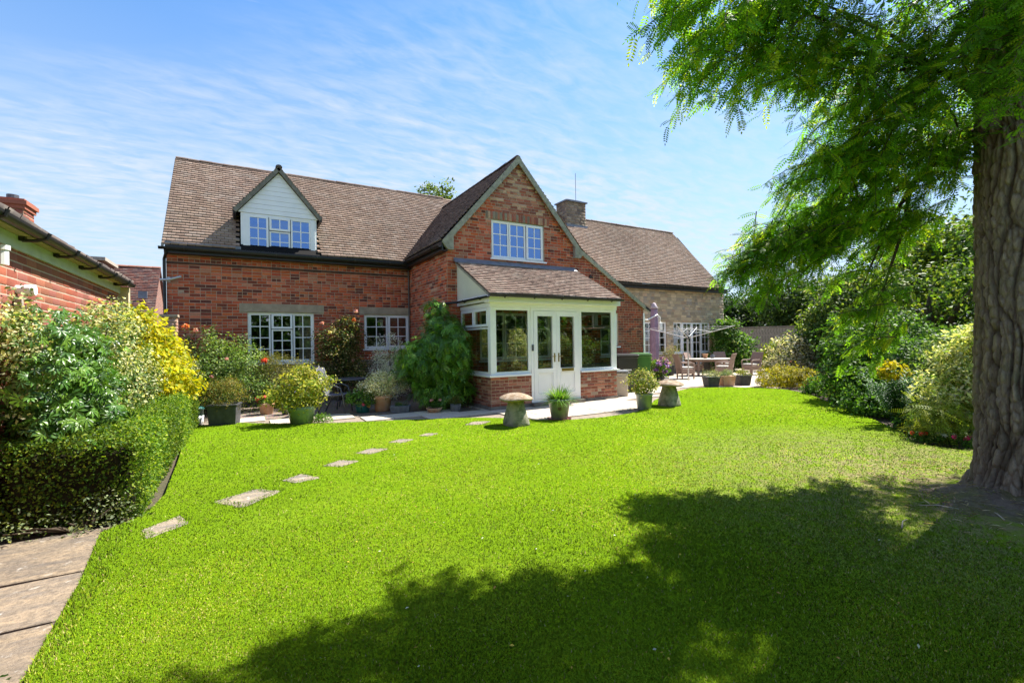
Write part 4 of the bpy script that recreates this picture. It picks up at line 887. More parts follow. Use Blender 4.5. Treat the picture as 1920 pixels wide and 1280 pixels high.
# chimney
b = MB(); b.box(14.95, 3.2, 6.8, 16.1, 4.0, 8.22)
CH = b.build('chimney', M['mortar_dark'], stone)
def block_faces(parent, x0, y0, z0, x1, y1, z1, ch, bl, pal, mat, seed, nm, faces='fl', proud=0.01):
    rr = random.Random(seed); V = []; F = []; T = []
    for face in faces:
        if face == 'f': o_, ux_, n_, L_ = Vector((x0, y0, 0)), Vector((1, 0, 0)), Vector((0, -1, 0)), x1 - x0
        elif face == 'l': o_, ux_, n_, L_ = Vector((x0, y1, 0)), Vector((0, -1, 0)), Vector((-1, 0, 0)), y1 - y0
        else: o_, ux_, n_, L_ = Vector((x1, y0, 0)), Vector((0, 1, 0)), Vector((1, 0, 0)), y1 - y0
        z = z0; ci = 0
        while z < z1 - 0.01:
            zb = min(z + ch, z1); u = -bl * (0.5 if ci % 2 else 0)
            while u < L_:
                e = u + bl * rr.uniform(0.8, 1.2); a_, c_ = max(u, 0), min(e, L_)
                if c_ - a_ > 0.03:
                    cc = rr.choice(pal); kk = rr.uniform(0.8, 1.2); b0 = len(V); hu, hz_ = (c_ - a_) / 2 - 0.006, (zb - z) / 2 - 0.006
                    for (vx, vy, vz) in BRICK_V: V.append(o_ + ux_ * ((a_ + c_) / 2 + vx * hu) + ZH * ((z + zb) / 2 + vz * hz_) + n_ * (vy * proud * rr.uniform(0.7, 1.2))); T.append([x * kk for x in cc])
                    F += [[i + b0 for i in f] for f in BRICK_F.tolist()]
                u = e
            z = zb; ci += 1
    link(nm, np_mesh(nm, [tuple(v) for v in V], F, np.array(T)), mat, parent, kind='stuff')
block_faces(CH, 14.95, 3.2, 6.8, 16.1, 4.0, 8.22, 0.14, 0.27, [(0.3, 0.24, 0.17), (0.26, 0.2, 0.15), (0.2, 0.16, 0.13), (0.34, 0.27, 0.2)], M['stone'], 61, 'stonework', 'flr', 0.014)
b = MB(); b.box(14.88, 3.12, 8.22, 16.17, 4.08, 8.28); b.box(15.1, 3.3, 8.28, 15.95, 3.9, 8.36); b.build('chimney_cap', M['lead'], CH)
b = MB(); b.box(14.9, 3.12, 6.98, 16.15, 3.19, 7.12); b.build('lead_flashing', M['lead'], CH)
b = MB(); b.tube([(15.75, 3.5, 8.3), (15.75, 3.5, 9.75)], 0.012, 5); b.build('aerial', M['grey_metal'], CH)

# ================================================================== GARAGE (left), PIER, OUTBUILDING
gar = thing('brick_garage', 'low red brick garage with black gutter along the left edge', 'garage', (-0.25, -8, 0), world_parts=True)
GXW = -0.25; GYE = -3.9
wall(gar, 'side_wall', (GXW, -15.0, 0), (0, 1, 0), (1, 0, 0), lambda z: (0.0, 15.0 + GYE), 0.0, 2.6, [], 0.084, 0.24, NEWR, M['brick_new'], plain('pale_mortar', (0.46, 0.36, 0.28), 0.95, 0, 0.2, 0.1, 14, 0.4, 90), 71, single=lambda u, z: abs(u - 6.8) if (z > 1.45 and u > 4.6) else None, nsingle=280, gap=0.013, proud=0.006, bond=0)
b = MB(); b.add([(GXW, GYE, 0), (GXW - 5.5, GYE, 0), (GXW - 5.5, GYE, 2.6), (GXW - 2.75, GYE, 3.8), (GXW, GYE, 2.6)], [(0, 1, 2, 3, 4)]); b.build('end_wall', M['flat_brick'], gar)
pgm = plain('pale_green_paint', (0.52, 0.57, 0.51), 0.6, 0, 0.4, 0.08, 5)
b = MB(); b.box(GXW, -15, 2.55, GXW + 0.03, GYE + 0.02, 2.68); b.build('fascia', pgm, gar)
b = MB(); b.box(GXW + 0.03, -15, 2.682, GXW + 0.12, GYE + 0.02, 2.70); b.build('soffit', plain('ochre_board', (0.35, 0.3, 0.15), 0.8), gar)
gutter(gar, (GXW + 0.18, -15, 2.72), (GXW + 0.18, GYE + 0.08, 2.72), 0.055, out=(1, 0, 0))
for k in range(7):
    yb = -4.4 - k * 0.95; b = MB(); b.box(GXW + 0.032, yb - 0.03, 2.64, GXW + 0.075, yb + 0.03, 2.69); b.tube([(GXW + 0.05, yb, 2.645), (GXW + 0.15, yb, 2.65), (GXW + 0.23, yb, 2.675), (GXW + 0.248, yb, 2.73)], 0.016, 6); b.build('gutter_bracket', M['black'], gar)
tiles(gar, 'roof_tiles', (GXW + 0.19, -15.0, 2.745), (0, 1, 0), (-2.94, 0, 1.2), 15.0 + GYE + 0.1, math.hypot(2.94, 1.2), [(0.10, 0.08, 0.075), (0.13, 0.10, 0.09), (0.085, 0.07, 0.065)], 72, gauge=0.16, width=0.25)
b = MB(); b.add([(GXW + 0.1, -15, 2.745), (GXW - 2.75, -15, 3.94), (GXW - 2.75, GYE + 0.1, 3.94), (GXW + 0.1, GYE + 0.1, 2.745)], [(0, 1, 2, 3)]); b.add([(GXW - 5.6, -15, 2.745), (GXW - 2.75, -15, 3.94), (GXW - 2.75, GYE + 0.1, 3.94), (GXW - 5.6, GYE + 0.1, 2.745)], [(0, 1, 2, 3)]); o = b.build('roof', M['tile'], gar); tint_mesh(o, (0.08, 0.065, 0.06))
CHX, CHY = -1.36, -4.62
b = MB(); b.box(CHX - 0.19, CHY - 0.2, 3.0, CHX + 0.19, CHY + 0.2, 3.68); ch = b.build('chimney', M['mortar'], gar)
block_faces(ch, CHX - 0.19, CHY - 0.2, 3.0, CHX + 0.19, CHY + 0.2, 3.68, 0.068, 0.19, NEWR, M['brick_new'], 73, 'brickwork', 'flr', 0.007)
b = MB(); b.box(CHX - 0.215, CHY - 0.225, 3.682, CHX + 0.215, CHY + 0.225, 3.74); b.box(CHX - 0.24, CHY - 0.25, 3.74, CHX + 0.24, CHY + 0.25, 3.80); b.box(CHX - 0.21, CHY - 0.22, 3.80, CHX + 0.21, CHY + 0.22, 3.83); o = b.build('chimney_cap', M['brick_new'], ch); tint_mesh(o, (0.38, 0.13, 0.08))
b = MB(); b.lathe([(0.07, 0), (0.07, 0.09), (0.055, 0.09), (0.055, 0.02)], 12, (CHX + 0.02, CHY, 3.83), True, True); b.build('flue', M['grey_metal'], ch)
b = MB(); b.box(GXW - 0.02, GYE + 0.0, 1.9, GXW + 0.14, GYE + 0.14, 2.66); b.build('corner_post', plain('cream_paint', (0.6, 0.52, 0.32), 0.7), gar)
b = MB(); b.tube([(GXW, -8.2, 2.17), (GXW + 0.1, -8.2, 2.17)], 0.042, 14); b.tube([(GXW + 0.07, -8.2, 2.17), (GXW + 0.11, -8.2, 2.17)], 0.052, 14); b.tube([(GXW + 0.11, -8.2, 2.17), (GXW + 0.125, -8.2, 2.17)], 0.04, 14); b.tube([(GXW + 0.125, -8.2, 2.17), (GXW + 0.14, -8.2, 2.17)], 0.052, 14); b.build('flue_pipe', M['white_plastic'], gar)
b = MB(); b.tube([(GXW + 0.06, -8.68, 2.34), (GXW + 0.06, -8.68, 2.49)], 0.045, 12); b.tube([(GXW + 0.06, -8.68, 2.47), (GXW + 0.06, -8.68, 2.51)], 0.055, 12); b.tube([(GXW, -8.68, 2.36), (GXW + 0.06, -8.68, 2.36)], 0.03, 10); b.build('vent_pipe', M['white_plastic'], gar)
b = MB(); b.box(GXW + 0.02, -8.3, 0.0, GXW + 0.07, -8.25, 2.1); b.build('trellis_post', M['timber'], gar)

pier = thing('brick_pier', 'sunlit brick gate pier between garage and cottage', 'gate pier', (0.14, -0.85, 0), world_parts=True)
b = MB(); b.box(0.0, -1.0, 0, 0.29, -0.7, 2.3); pc = b.build('core', M['mortar'], pier)
block_faces(pc, 0.0, -1.0, 0.0, 0.29, -0.7, 2.3, 0.08, 0.225, [(0.46, 0.26, 0.18), (0.5, 0.32, 0.24), (0.4, 0.2, 0.14)], M['brick_porch'], 75, 'brickwork', 'flr', 0.007)
b = MB(); b.box(-0.03, -1.03, 2.302, 0.32, -0.67, 2.36); b.build('coping', M['lintel'], pier)
gate = thing('timber_gate', 'dark timber side gate beside the brick pier', 'gate', (-0.5, -0.85, 0), world_parts=True)
for k in range(7):
    b = MB(); b.box(-0.97 + k * 0.135, -0.88, 0.05, -0.842 + k * 0.135, -0.855, 1.95); b.build('board', M['timber'], gate)
b = MB(); b.box(-0.97, -0.852, 0.3, -0.02, -0.82, 0.4); b.box(-0.97, -0.852, 1.6, -0.02, -0.82, 1.7); b.build('rail', M['timber'], gate)

ob = thing('tiled_outbuilding', 'old outbuilding with mossy red tiled roof beyond the garage', 'outbuilding', (-4.0, 15.5, 0), rz=0, world_parts=True)
RT_ = [(0.30, 0.13, 0.10), (0.36, 0.17, 0.13), (0.25, 0.12, 0.1), (0.34, 0.22, 0.18), (0.22, 0.13, 0.12)]
sl = math.hypot(2.6, 3.0)
tiles(ob, 'roof_tiles', (-12.0, 13.6, 2.9), (1, 0, 0), (0, 2.6, 2.85), 9.95, sl, RT_, 81, gauge=0.12, width=0.2)
b = MB(); b.add([(-12, 13.6, 2.88), (-2.05, 13.6, 2.88), (-2.05, 16.2, 5.72), (-12, 16.2, 5.72), (-12, 18.8, 2.88), (-2.05, 18.8, 2.88)], [(0, 1, 2, 3), (3, 2, 5, 4)]); o = b.build('roof', M['tile'], ob); tint_mesh(o, (0.24, 0.11, 0.09))
b = MB(); b.add([(-12, 13.8, 0), (-2.15, 13.8, 0), (-2.15, 13.8, 3.1), (-12, 13.8, 3.1)], [(0, 1, 2, 3)]); b.add([(-2.15, 13.8, 0), (-2.15, 18.6, 0), (-2.15, 18.6, 3), (-2.15, 16.2, 5.6), (-2.15, 13.8, 3)], [(0, 1, 2, 3, 4)]); b.build('wall', M['flat_brick'], ob)
ridge_line(ob, (-12, 16.2, 5.75), (-2.05, 16.2, 5.75), 30, 0.11, (0.34, 0.15, 0.1))
b = MB(); b.box(-5.5, 13.5, 4.7, -3.9, 15.8, 5.6); b.build('flat_dormer', M['flat_brick'], ob)
b = MB(); b.box(-5.7, 13.3, 5.6, -3.75, 15.9, 5.75); b.build('dormer_roof', M['timber'], ob)
b = MB(); b.box(-2.75, 14.42, 4.0, -2.4, 14.5, 4.35); b.build('rooflight', M['lead'], ob)

# boundary fence, far right
fence = thing('board_fence', 'silvery close boarded fence at the far right boundary', 'fence', (30, 2, 0), world_parts=True)
fa, fb = Vector((24.5, 12.0, 0)), Vector((33.5, -5.5, 0)); fd_ = (fb - fa).normalized(); fl = (fb - fa).length; nbd = int(fl / 0.155)
bme = None
for k in range(nbd):
    if bme is None:
        b = MB(); b.box(-0.07, -0.012, 0.05, 0.07, 0.012, 2.25); bme = b.mesh('board'); bme.materials.append(M['timber'])
    o = link('board', bme, None, fence); o.location = fa + fd_ * (k * 0.155) + Vector((0, 0, random.Random(k).uniform(-0.012, 0.012))); o.rotation_euler = (0, 0, math.atan2(fd_.y, fd_.x))
b = MB(); b.beam(fa + ZH * 2.29, fb + ZH * 2.29, 0.09, 0.05); b.build('capping_rail', M['timber'], fence)
b = MB(); b.beam(fa + ZH * 0.15 + Vector((.06, .03, 0)), fb + ZH * 0.15 + Vector((.06, .03, 0)), 0.05, 0.1); b.beam(fa + ZH * 1.8 + Vector((.06, .03, 0)), fb + ZH * 1.8 + Vector((.06, .03, 0)), 0.05, 0.1); b.build('rail', M['timber'], fence)
# ================================================================== FOLIAGE
def leaf_tpl(w=0.5, fold=0.12):
    return (np.array([(0, 0, 0), (0.45, w / 2, fold * w), (1, 0, -0.06), (0.45, -w / 2, fold * w)]), np.array([(0, 1, 2), (0, 2, 3)]))
def pinnate_tpl(pairs=7, lw=0.085, ll=0.24, droop=0.35):
    V = []; F = []
    def leaflet(p, d, nrm):
        b = len(V); s_ = np.cross(nrm, d); s_ /= np.linalg.norm(s_)
        V.extend([p, p + d * ll * 0.45 + s_ * lw * 0.5, p + d * ll, p + d * ll * 0.45 - s_ * lw * 0.5]); F.extend([(b, b + 1, b + 2), (b, b + 2, b + 3)])
    for i in range(pairs + 1):
        t = 0.12 + 0.88 * i / pairs; p = np.array([t, 0, -droop * t * t]); fwd = np.array([1, 0, -2 * droop * t]); fwd /= np.linalg.norm(fwd)
        nr = np.array([2 * droop * t, 0, 1]); nr /= np.linalg.norm(nr)
        if i == pairs: leaflet(p, fwd, nr)
        else:
            k = 0.75 + 0.4 * math.sin(math.pi * t)
            for s_ in (-1, 1):
                d = fwd * 0.45 + np.array([0, s_, -0.15]); d /= np.linalg.norm(d); leaflet(p, d * k, nr)
    b = len(V); V.extend([np.array([0, 0.006, 0]), np.array([0, -0.006, 0]), np.array([1, 0, -droop])]); F.append((b, b + 1, b + 2))
    return np.array(V), np.array(F)
def palmate_tpl(n=5):
    V = [np.zeros(3)]; F = []
    for i in range(n):
        a = (i - (n - 1) / 2) * 0.72; L_ = 1.0 - 0.11 * abs(i - (n - 1) / 2); d = np.array([math.cos(a), math.sin(a), 0]); s_ = np.array([-d[1], d[0], 0]); b = len(V)
        V += [d * L_ * 0.35 + s_ * 0.07 + [0, 0, .03], d * L_ * 0.65 + s_ * 0.14 + [0, 0, .02], d * L_ * 1.0 + [0, 0, -0.2], d * L_ * 0.65 - s_ * 0.14 + [0, 0, .02], d * L_ * 0.35 - s_ * 0.07 + [0, 0, .03], d * L_ * 0.6 - np.array([0, 0, .02])]
        F += [(0, b, b + 5), (b, b + 1, b + 5), (b + 1, b + 2, b + 5), (b + 2, b + 3, b + 5), (b + 3, b + 4, b + 5), (b + 4, 0, b + 5)]
    return np.array(V), np.array(F)
LEAF = leaf_tpl(0.55); NARROW = leaf_tpl(0.26); ROUND = leaf_tpl(0.8, 0.2); SPEAR = leaf_tpl(0.14, 0.3)

def place(tpl, P, T_, Nn, S, C):
    """copies of a leaf at P, pointing along T_, facing Nn, size S, colour C -> arrays"""
    V0, F0 = tpl; m = len(P); k = len(V0)
    T_ = T_ / (np.linalg.norm(T_, axis=1, keepdims=True) + 1e-9); B = np.cross(Nn, T_); B /= (np.linalg.norm(B, axis=1, keepdims=True) + 1e-9); N2 = np.cross(T_, B)
    V = P[:, None, :] + S[:, None, None] * (V0[None, :, 0:1] * T_[:, None, :] + V0[None, :, 1:2] * B[:, None, :] + V0[None, :, 2:3] * N2[:, None, :])
    F = (F0[None] + np.arange(m)[:, None, None] * k).reshape(-1, 3)
    return V.reshape(-1, 3), F, np.repeat(C, k, axis=0)

def pick_cols(rs, pal, n, jitter=0.22):
    ws = np.array([p[1] for p in pal], float); ws /= ws.sum(); idx = rs.choice(len(pal), n, p=ws)
    c = np.array([p[0] for p in pal])[idx]
    return c * rs.uniform(1 - jitter, 1 + jitter, (n, 1)) * rs.uniform(0.93, 1.07, (n, 3))

def foliage(parent, blobs, n, size, pal, seed, tpl=LEAF, name='foliage', mat='leaf', shell=0.45, rough=0.34, freq=3.6, per=26, spread=0.10, up=0.5, outw=0.9, jit=0.75, zmin=0.02, hang=0.0, sv=0.35, clusterpal=True):
    rs = np.random.RandomState(seed); nb = len(blobs)
    C = np.array([b[0] for b in blobs], float); Rr = np.array([b[1] for b in blobs], float)
    wt = (Rr[:, 0] * Rr[:, 1] + Rr[:, 1] * Rr[:, 2] + Rr[:, 0] * Rr[:, 2]); wt /= wt.sum()
    nc = max(3, n // per); bi = rs.choice(nb, nc, p=wt); d = rs.normal(size=(nc, 3)); d /= np.linalg.norm(d, axis=1, keepdims=True)
    r = 1 - shell * rs.uniform(0, 1, nc) ** 1.6
    base = C[bi] + d * Rr[bi]
    r = r * (1 + rough * snoise(base, freq, seed + 5))
    ctr = C[bi] + d * Rr[bi] * r[:, None]
    ci = rs.randint(0, nc, n); P = ctr[ci] + rs.normal(size=(n, 3)) * spread * np.array([1, 1, 0.75])
    D = d[ci]
    k = P[:, 2] > zmin; P = P[k]; D = D[k]; ci = ci[k]; m = len(P)
    Nn = outw * D + up * np.array([0, 0, 1.0]) + jit * rs.normal(size=(m, 3)); Nn /= np.linalg.norm(Nn, axis=1, keepdims=True)
    T_ = rs.normal(size=(m, 3)) + 0.7 * D + np.array([0, 0, -hang]); T_ -= (T_ * Nn).sum(1, keepdims=True) * Nn
    S = size * rs.uniform(1 - sv, 1 + sv, m)
    cc = pick_cols(rs, pal, m)
    if clusterpal: cc *= rs.uniform(0.6, 1.35, nc)[ci][:, None]
    V, F, T = place(tpl, P, T_, Nn, S, np.clip(cc, 0.004, 0.9))
    return link(name, np_mesh(name, V, F, T), M[mat], parent, kind='stuff')

def stems(parent, base, tips, r=0.012, name='stem', mat='twig', seed=0):
    rs = random.Random(seed); b = MB()
    for t in tips:
        p, q_ = Vector(base) + Vector((rs.uniform(-.05, .05), rs.uniform(-.05, .05), 0)), Vector(t); m_ = p.lerp(q_, 0.5) + Vector((rs.uniform(-.1, .1), rs.uniform(-.1, .1), 0.05)) * (q_ - p).length * 0.5
        b.tube([p, m_, q_], [r, r * 0.75, r * 0.4], 5)
    return b.build(name, M[mat], parent, True)

def shrub(name, label, cat, loc, blobs, n, size, pal, seed, group=None, stem=True, flowers=None, **kw):
    """blobs are relative to loc"""
    t = thing(name, label, cat, loc, group=group)
    kw.setdefault('zmin', 0.02 - loc[2])
    foliage(t, blobs, n, size, pal, seed, **kw)
    if stem:
        rs = random.Random(seed); tips = []
        for c, r_ in blobs:
            for k in range(3): tips.append((c[0] + rs.uniform(-.5, .5) * r_[0], c[1] + rs.uniform(-.5, .5) * r_[1], c[2] + rs.uniform(-.2, .5) * r_[2]))
        stems(t, (0, 0, -loc[2] if loc[2] < 0.5 else 0), tips, 0.014, seed=seed)
    if flowers:
        for i, (p, r_, fp) in enumerate(flowers):
            foliage(t, [(p, (r_, r_, r_ * 0.8))], 46, r_ * 0.75, fp, seed + 100 + i, tpl=ROUND, name='flower', mat='petal', shell=0.6, rough=0.0, per=1, spread=0.0, up=0.4, outw=1.2, jit=0.3, zmin=-9)
    return t

G_MID = [((0.055, 0.13, 0.018), 3), ((0.08, 0.17, 0.022), 2), ((0.035, 0.085, 0.015), 2)]
G_DARK = [((0.025, 0.065, 0.014), 3), ((0.04, 0.10, 0.018), 2), ((0.06, 0.14, 0.025), 1)]
G_YEL = [((0.20, 0.26, 0.02), 2), ((0.28, 0.30, 0.02), 2), ((0.12, 0.20, 0.02), 1)]
G_MID = [((a * 1.3, b * 1.25, c * 1.2), w) for (a, b, c), w in G_MID]; G_DARK = [((a * 1.3, b * 1.25, c * 1.2), w) for (a, b, c), w in G_DARK]
GOLD = [((0.46, 0.40, 0.012), 3), ((0.38, 0.38, 0.015), 2), ((0.22, 0.28, 0.02), 1.2)]
VARI = [((0.60, 0.58, 0.32), 3.4), ((0.12, 0.19, 0.06), 3), ((0.32, 0.36, 0.16), 2), ((0.05, 0.10, 0.02), 2)]
BOX = [((0.085, 0.165, 0.015), 3), ((0.16, 0.24, 0.02), 2.2), ((0.045, 0.095, 0.01), 2), ((0.28, 0.34, 0.04), 0.9)]
WISTERIA = [((0.09, 0.22, 0.018), 3), ((0.13, 0.28, 0.025), 3), ((0.05, 0.13, 0.015), 2), ((0.22, 0.36, 0.04), 0.8)]

# ---- clipped box hedge along the garage
hedge = thing('box_hedge', 'low clipped box hedge running beside the lawn on the left', 'hedge', (0.4, -6, 0), world_parts=True)
def hedge_leaves(parent, x0, x1, y0, y1, z1, n, seed):
    rs = np.random.RandomState(seed)
    P = np.empty((n, 3)); D = np.empty((n, 3))
    A = [(y1 - y0) * z1, (y1 - y0) * (x1 - x0), (x1 - x0) * z1]; w_ = np.array(A) / sum(A); f = rs.choice(3, n, p=w_)
    u = rs.rand(n); v = rs.rand(n)
    P[:, 1] = y0 + (y1 - y0) * u; P[:, 0] = x1; P[:, 2] = z1 * v; D[:] = (1, 0, 0)
    k = f == 1; P[k, 0] = x0 + (x1 - x0) * v[k]; P[k, 2] = z1; D[k] = (0, 0, 1)
    k = f == 2; P[k, 0] = x0 + (x1 - x0) * u[k]; P[k, 1] = y0; P[k, 2] = z1 * v[k]; D[k] = (0, -1, 0)
    # rounded shoulders, uneven growth
    b = 0.05 * snoise(P, 5.0, seed) + 0.03 * snoise(P, 17, seed + 1)
    P += D * (b[:, None] - 0.02); P -= D * (rs.exponential(0.028, n))[:, None]; P += rs.normal(size=(n, 3)) * 0.012
    sh = np.clip((P[:, 2] - (z1 - 0.12)) / 0.12, 0, 1); P[:, 0] -= sh * np.clip((P[:, 0] - (x1 - 0.12)) / 0.12, 0, 1) * 0.06
    zr = np.clip(P[:, 2] / 0.12, 0, 1); P[:, 0] -= (1 - zr) * 0.06 * (f == 0); P = np.maximum(P, [-9, -99, 0.03])
    Nn = D + 0.35 * np.array([0, 0, 1]) + 0.75 * rs.normal(size=(n, 3)); Nn /= np.linalg.norm(Nn, axis=1, keepdims=True)
    cc = pick_cols(rs, BOX, n) * (1 + 0.25 * snoise(P, 4, seed + 9))[:, None]
    V, F, T = place(LEAF, P, rs.normal(size=(n, 3)), Nn, rs.uniform(0.02, 0.042, n), np.clip(cc, 0.004, 0.8))
    link('foliage', np_mesh('foliage', V, F, T), M['leaf'], parent, kind='stuff')
hedge_leaves(hedge, -0.2, 0.84, -9.0, -3.05, 0.80, 52000, 201)
b = MB(); b.box(-0.15, -8.92, 0.0, 0.70, -3.1, 0.70, 0.08); b.build('dark_core', plain('hedge_core', (0.03, 0.028, 0.014), 0.95, 0, 0.1, 0.3, 30, 0.8, 60), hedge)  # solid dark box added inside to stop views through the leaves
hedge2 = thing('box_hedge', 'taller clipped box block at the far end of the left hedge', 'hedge', (0.45, -3, 0), world_parts=True)
hedge_leaves(hedge2, 0.05, 0.82, -3.3, -2.5, 0.98, 9000, 202)
b = MB(); b.box(0.12, -3.22, 0.0, 0.73, -2.55, 0.88, 0.08); b.build('dark_core', M['twig'], hedge2)  # same added solid filler inside the taller block

# ---- climbers and shrubs on the left
cre = thing('creeper', 'five-fingered glossy green creeper climbing over the hedge at the left edge', 'creeper', (-0.02, -8.05, 0))
PALM = palmate_tpl()
rs = np.random.RandomState(77); lm = []
for c in ((0.06, 0.15, 0.02), (0.10, 0.21, 0.025), (0.14, 0.25, 0.03), (0.045, 0.11, 0.018)):
    lm.append(np_mesh('leaf', PALM[0], PALM[1], np.tile(c, (len(PALM[0]), 1)))); lm[-1].materials.append(M['leaf_gloss'])
for k in range(280):
    o = link('leaf', lm[rs.randint(4)], None, cre)
    a = rs.rand(); yy = rs.uniform(-1.0, 0.95); top = 1.98 - 0.55 * max(0, yy - 0.2); zz_ = 0.72 + (top - 0.72) * rs.rand() ** 0.8
    xx = 0.06 + 0.36 * rs.rand() * (1.0 - 0.35 * (zz_ - 0.7)) + 0.1 * math.sin(yy * 6)
    o.location = (xx, yy, zz_); s_ = rs.uniform(0.06, 0.105); o.scale = (s_, s_, s_)
    nrm = Vector((0.8 + rs.normal() * 0.35, -0.35 + rs.normal() * 0.4, 0.55 + rs.normal() * 0.3)).normalized(); tn = Vector((rs.normal() * 0.5, rs.normal() * 0.5, -0.8)); tn = (tn - nrm * tn.dot(nrm)).normalized()
    o.rotation_euler = Matrix((tn, nrm.cross(tn), nrm)).transposed().to_euler()
foliage(cre, [((0.06, 0.0, 1.25), (0.26, 1.0, 0.6)), ((0.1, 0.1, 0.95), (0.3, 0.95, 0.25))], 2400, 0.082, [((0.07, 0.16, 0.02), 3), ((0.11, 0.21, 0.025), 2), ((0.04, 0.10, 0.018), 2)], 203, tpl=PALM, mat='leaf_gloss', spread=0.08, up=0.4, jit=0.5, hang=1.0)
stems(cre, (-0.1, 0.3, 0), [(0.0, -0.5, 1.5), (0.0, 0.3, 1.6), (0.0, 0.1, 1.5), (0.0, 0.8, 1.1)], 0.012, seed=4)
shrub('shrub', 'cream and green variegated shrub heaped against the garage wall', 'shrub', (-0.02, -6.2, 0), [((0.1, -0.45, 1.45), (0.36, 0.58, 0.72)), ((0.06, 0.35, 1.6), (0.33, 0.58, 0.64)), ((0.2, 0.1, 1.05), (0.42, 0.85, 0.4))], 13000, 0.046, VARI, 204, spread=0.06, shell=0.4)
shrub('shrub', 'wispy variegated shrub shoots left of the white flue pipe', 'shrub', (-0.12, -8.75, 0), [((0.05, 0.0, 1.45), (0.14, 0.35, 0.5)), ((0.02, 0.3, 1.55), (0.12, 0.2, 0.42)), ((0.02, 0.22, 1.95), (0.05, 0.05, 0.2))], 2600, 0.044, VARI, 205, spread=0.07)
shrub('shrub', 'bright yellow leaved shrub between the variegated shrub and the brick pier', 'shrub', (0.12, -4.6, 0), [((0.12, -0.3, 1.35), (0.46, 0.6, 0.68)), ((0.26, 0.45, 1.35), (0.40, 0.55, 0.6)), ((0.02, -0.5, 1.75), (0.34, 0.5, 0.42)), ((0.34, 0.1, 1.0), (0.42, 0.85, 0.4))], 9500, 0.08, GOLD, 206, tpl=LEAF, spread=0.09)
shrub('shrub', 'small pale variegated bush between the golden shrub and the roses', 'shrub', (0.35, -2.0, 0), [((0, 0, 1.0), (0.4, 0.4, 0.55))], 4200, 0.036, VARI, 207, spread=0.07)
RED_R = [((0.62, 0.05, 0.03), 2), ((0.7, 0.12, 0.06), 1)]; PINK = [((0.75, 0.35, 0.38), 2), ((0.8, 0.5, 0.45), 1)]; ORNG = [((0.72, 0.20, 0.08), 2), ((0.75, 0.32, 0.15), 1)]
ROSE = [((0.11, 0.19, 0.03), 3), ((0.18, 0.27, 0.07), 2.4), ((0.32, 0.38, 0.16), 1.6), ((0.05, 0.1, 0.02), 1.6)]
shrub('rose_bush', 'large green rose bush spreading along the cottage wall, one scarlet bloom', 'rose bush', (1.2, -1.1, 0), [((-0.45, 0.45, 1.25), (0.42, 0.45, 0.8)), ((-0.1, 0.2, 1.05), (0.6, 0.6, 0.75)), ((0.45, -0.1, 0.95), (0.6, 0.55, 0.6)), ((0.35, 0.6, 1.45), (0.4, 0.3, 0.4)), ((0.2, -0.2, 0.5), (1.1, 0.5, 0.5))], 13000, 0.06, ROSE, 208, spread=0.10,
      flowers=[((0.9, -0.35, 1.22), 0.075, RED_R), ((-0.75, 0.3, 2.1), 0.06, ORNG), ((-0.55, 0.25, 2.0), 0.05, PINK), ((0.1, -0.35, 1.3), 0.04, PINK), ((-0.2, -0.4, 0.9), 0.04, PINK)])
shrub('shrub', 'olive brown shrub under the wide cottage window', 'shrub', (2.35, -1.2, 0), [((0, 0, 0.75), (0.65, 0.5, 0.6)), ((0.5, 0.1, 0.7), (0.55, 0.45, 0.5)), ((-0.2, 0.0, 1.15), (0.35, 0.3, 0.25))], 7500, 0.055, [((0.12, 0.12, 0.03), 3), ((0.2, 0.19, 0.05), 2), ((0.06, 0.07, 0.02), 2), ((0.28, 0.25, 0.05), 0.7)], 209, tpl=NARROW, spread=0.09)
shrub('climbing_rose', 'climbing rose with bronze and cream new leaves between the two cottage windows', 'climber', (4.05, -0.4, 0), [((0, 0, 1.65), (0.62, 0.3, 0.6)), ((-0.1, -0.02, 1.1), (0.65, 0.35, 0.6)), ((0.2, 0.0, 2.15), (0.38, 0.22, 0.34)), ((0.4, -0.1, 0.8), (0.5, 0.35, 0.5))], 8000, 0.062, [((0.12, 0.14, 0.03), 3), ((0.24, 0.17, 0.06), 2), ((0.52, 0.42, 0.2), 1.6), ((0.06, 0.09, 0.02), 2), ((0.08, 0.15, 0.03), 2)], 210, spread=0.10,
      flowers=[((0.35, -0.25, 2.3), 0.055, ORNG), ((0.42, -0.22, 2.55), 0.06, PINK), ((-0.5, -0.25, 2.2), 0.05, PINK), ((0.3, -0.3, 1.15), 0.045, PINK), ((-0.3, -0.25, 1.95), 0.05, [((0.75, 0.62, 0.3), 1)])])
shrub('shrub', 'white blossomed shrub under the small window beside the wisteria', 'shrub', (5.25, -1.3, 0), [((0, 0, 1.35), (0.38, 0.35, 0.5)), ((-0.12, -0.05, 1.0), (0.36, 0.34, 0.5)), ((0.1, 0, 0.5), (0.4, 0.4, 0.5))], 6000, 0.042, [((0.88, 0.89, 0.90), 6), ((0.6, 0.64, 0.6), 2), ((0.09, 0.13, 0.06), 1.2)], 211, spread=0.06)
PIN_W = pinnate_tpl(5, 0.13, 0.34, 0.4)
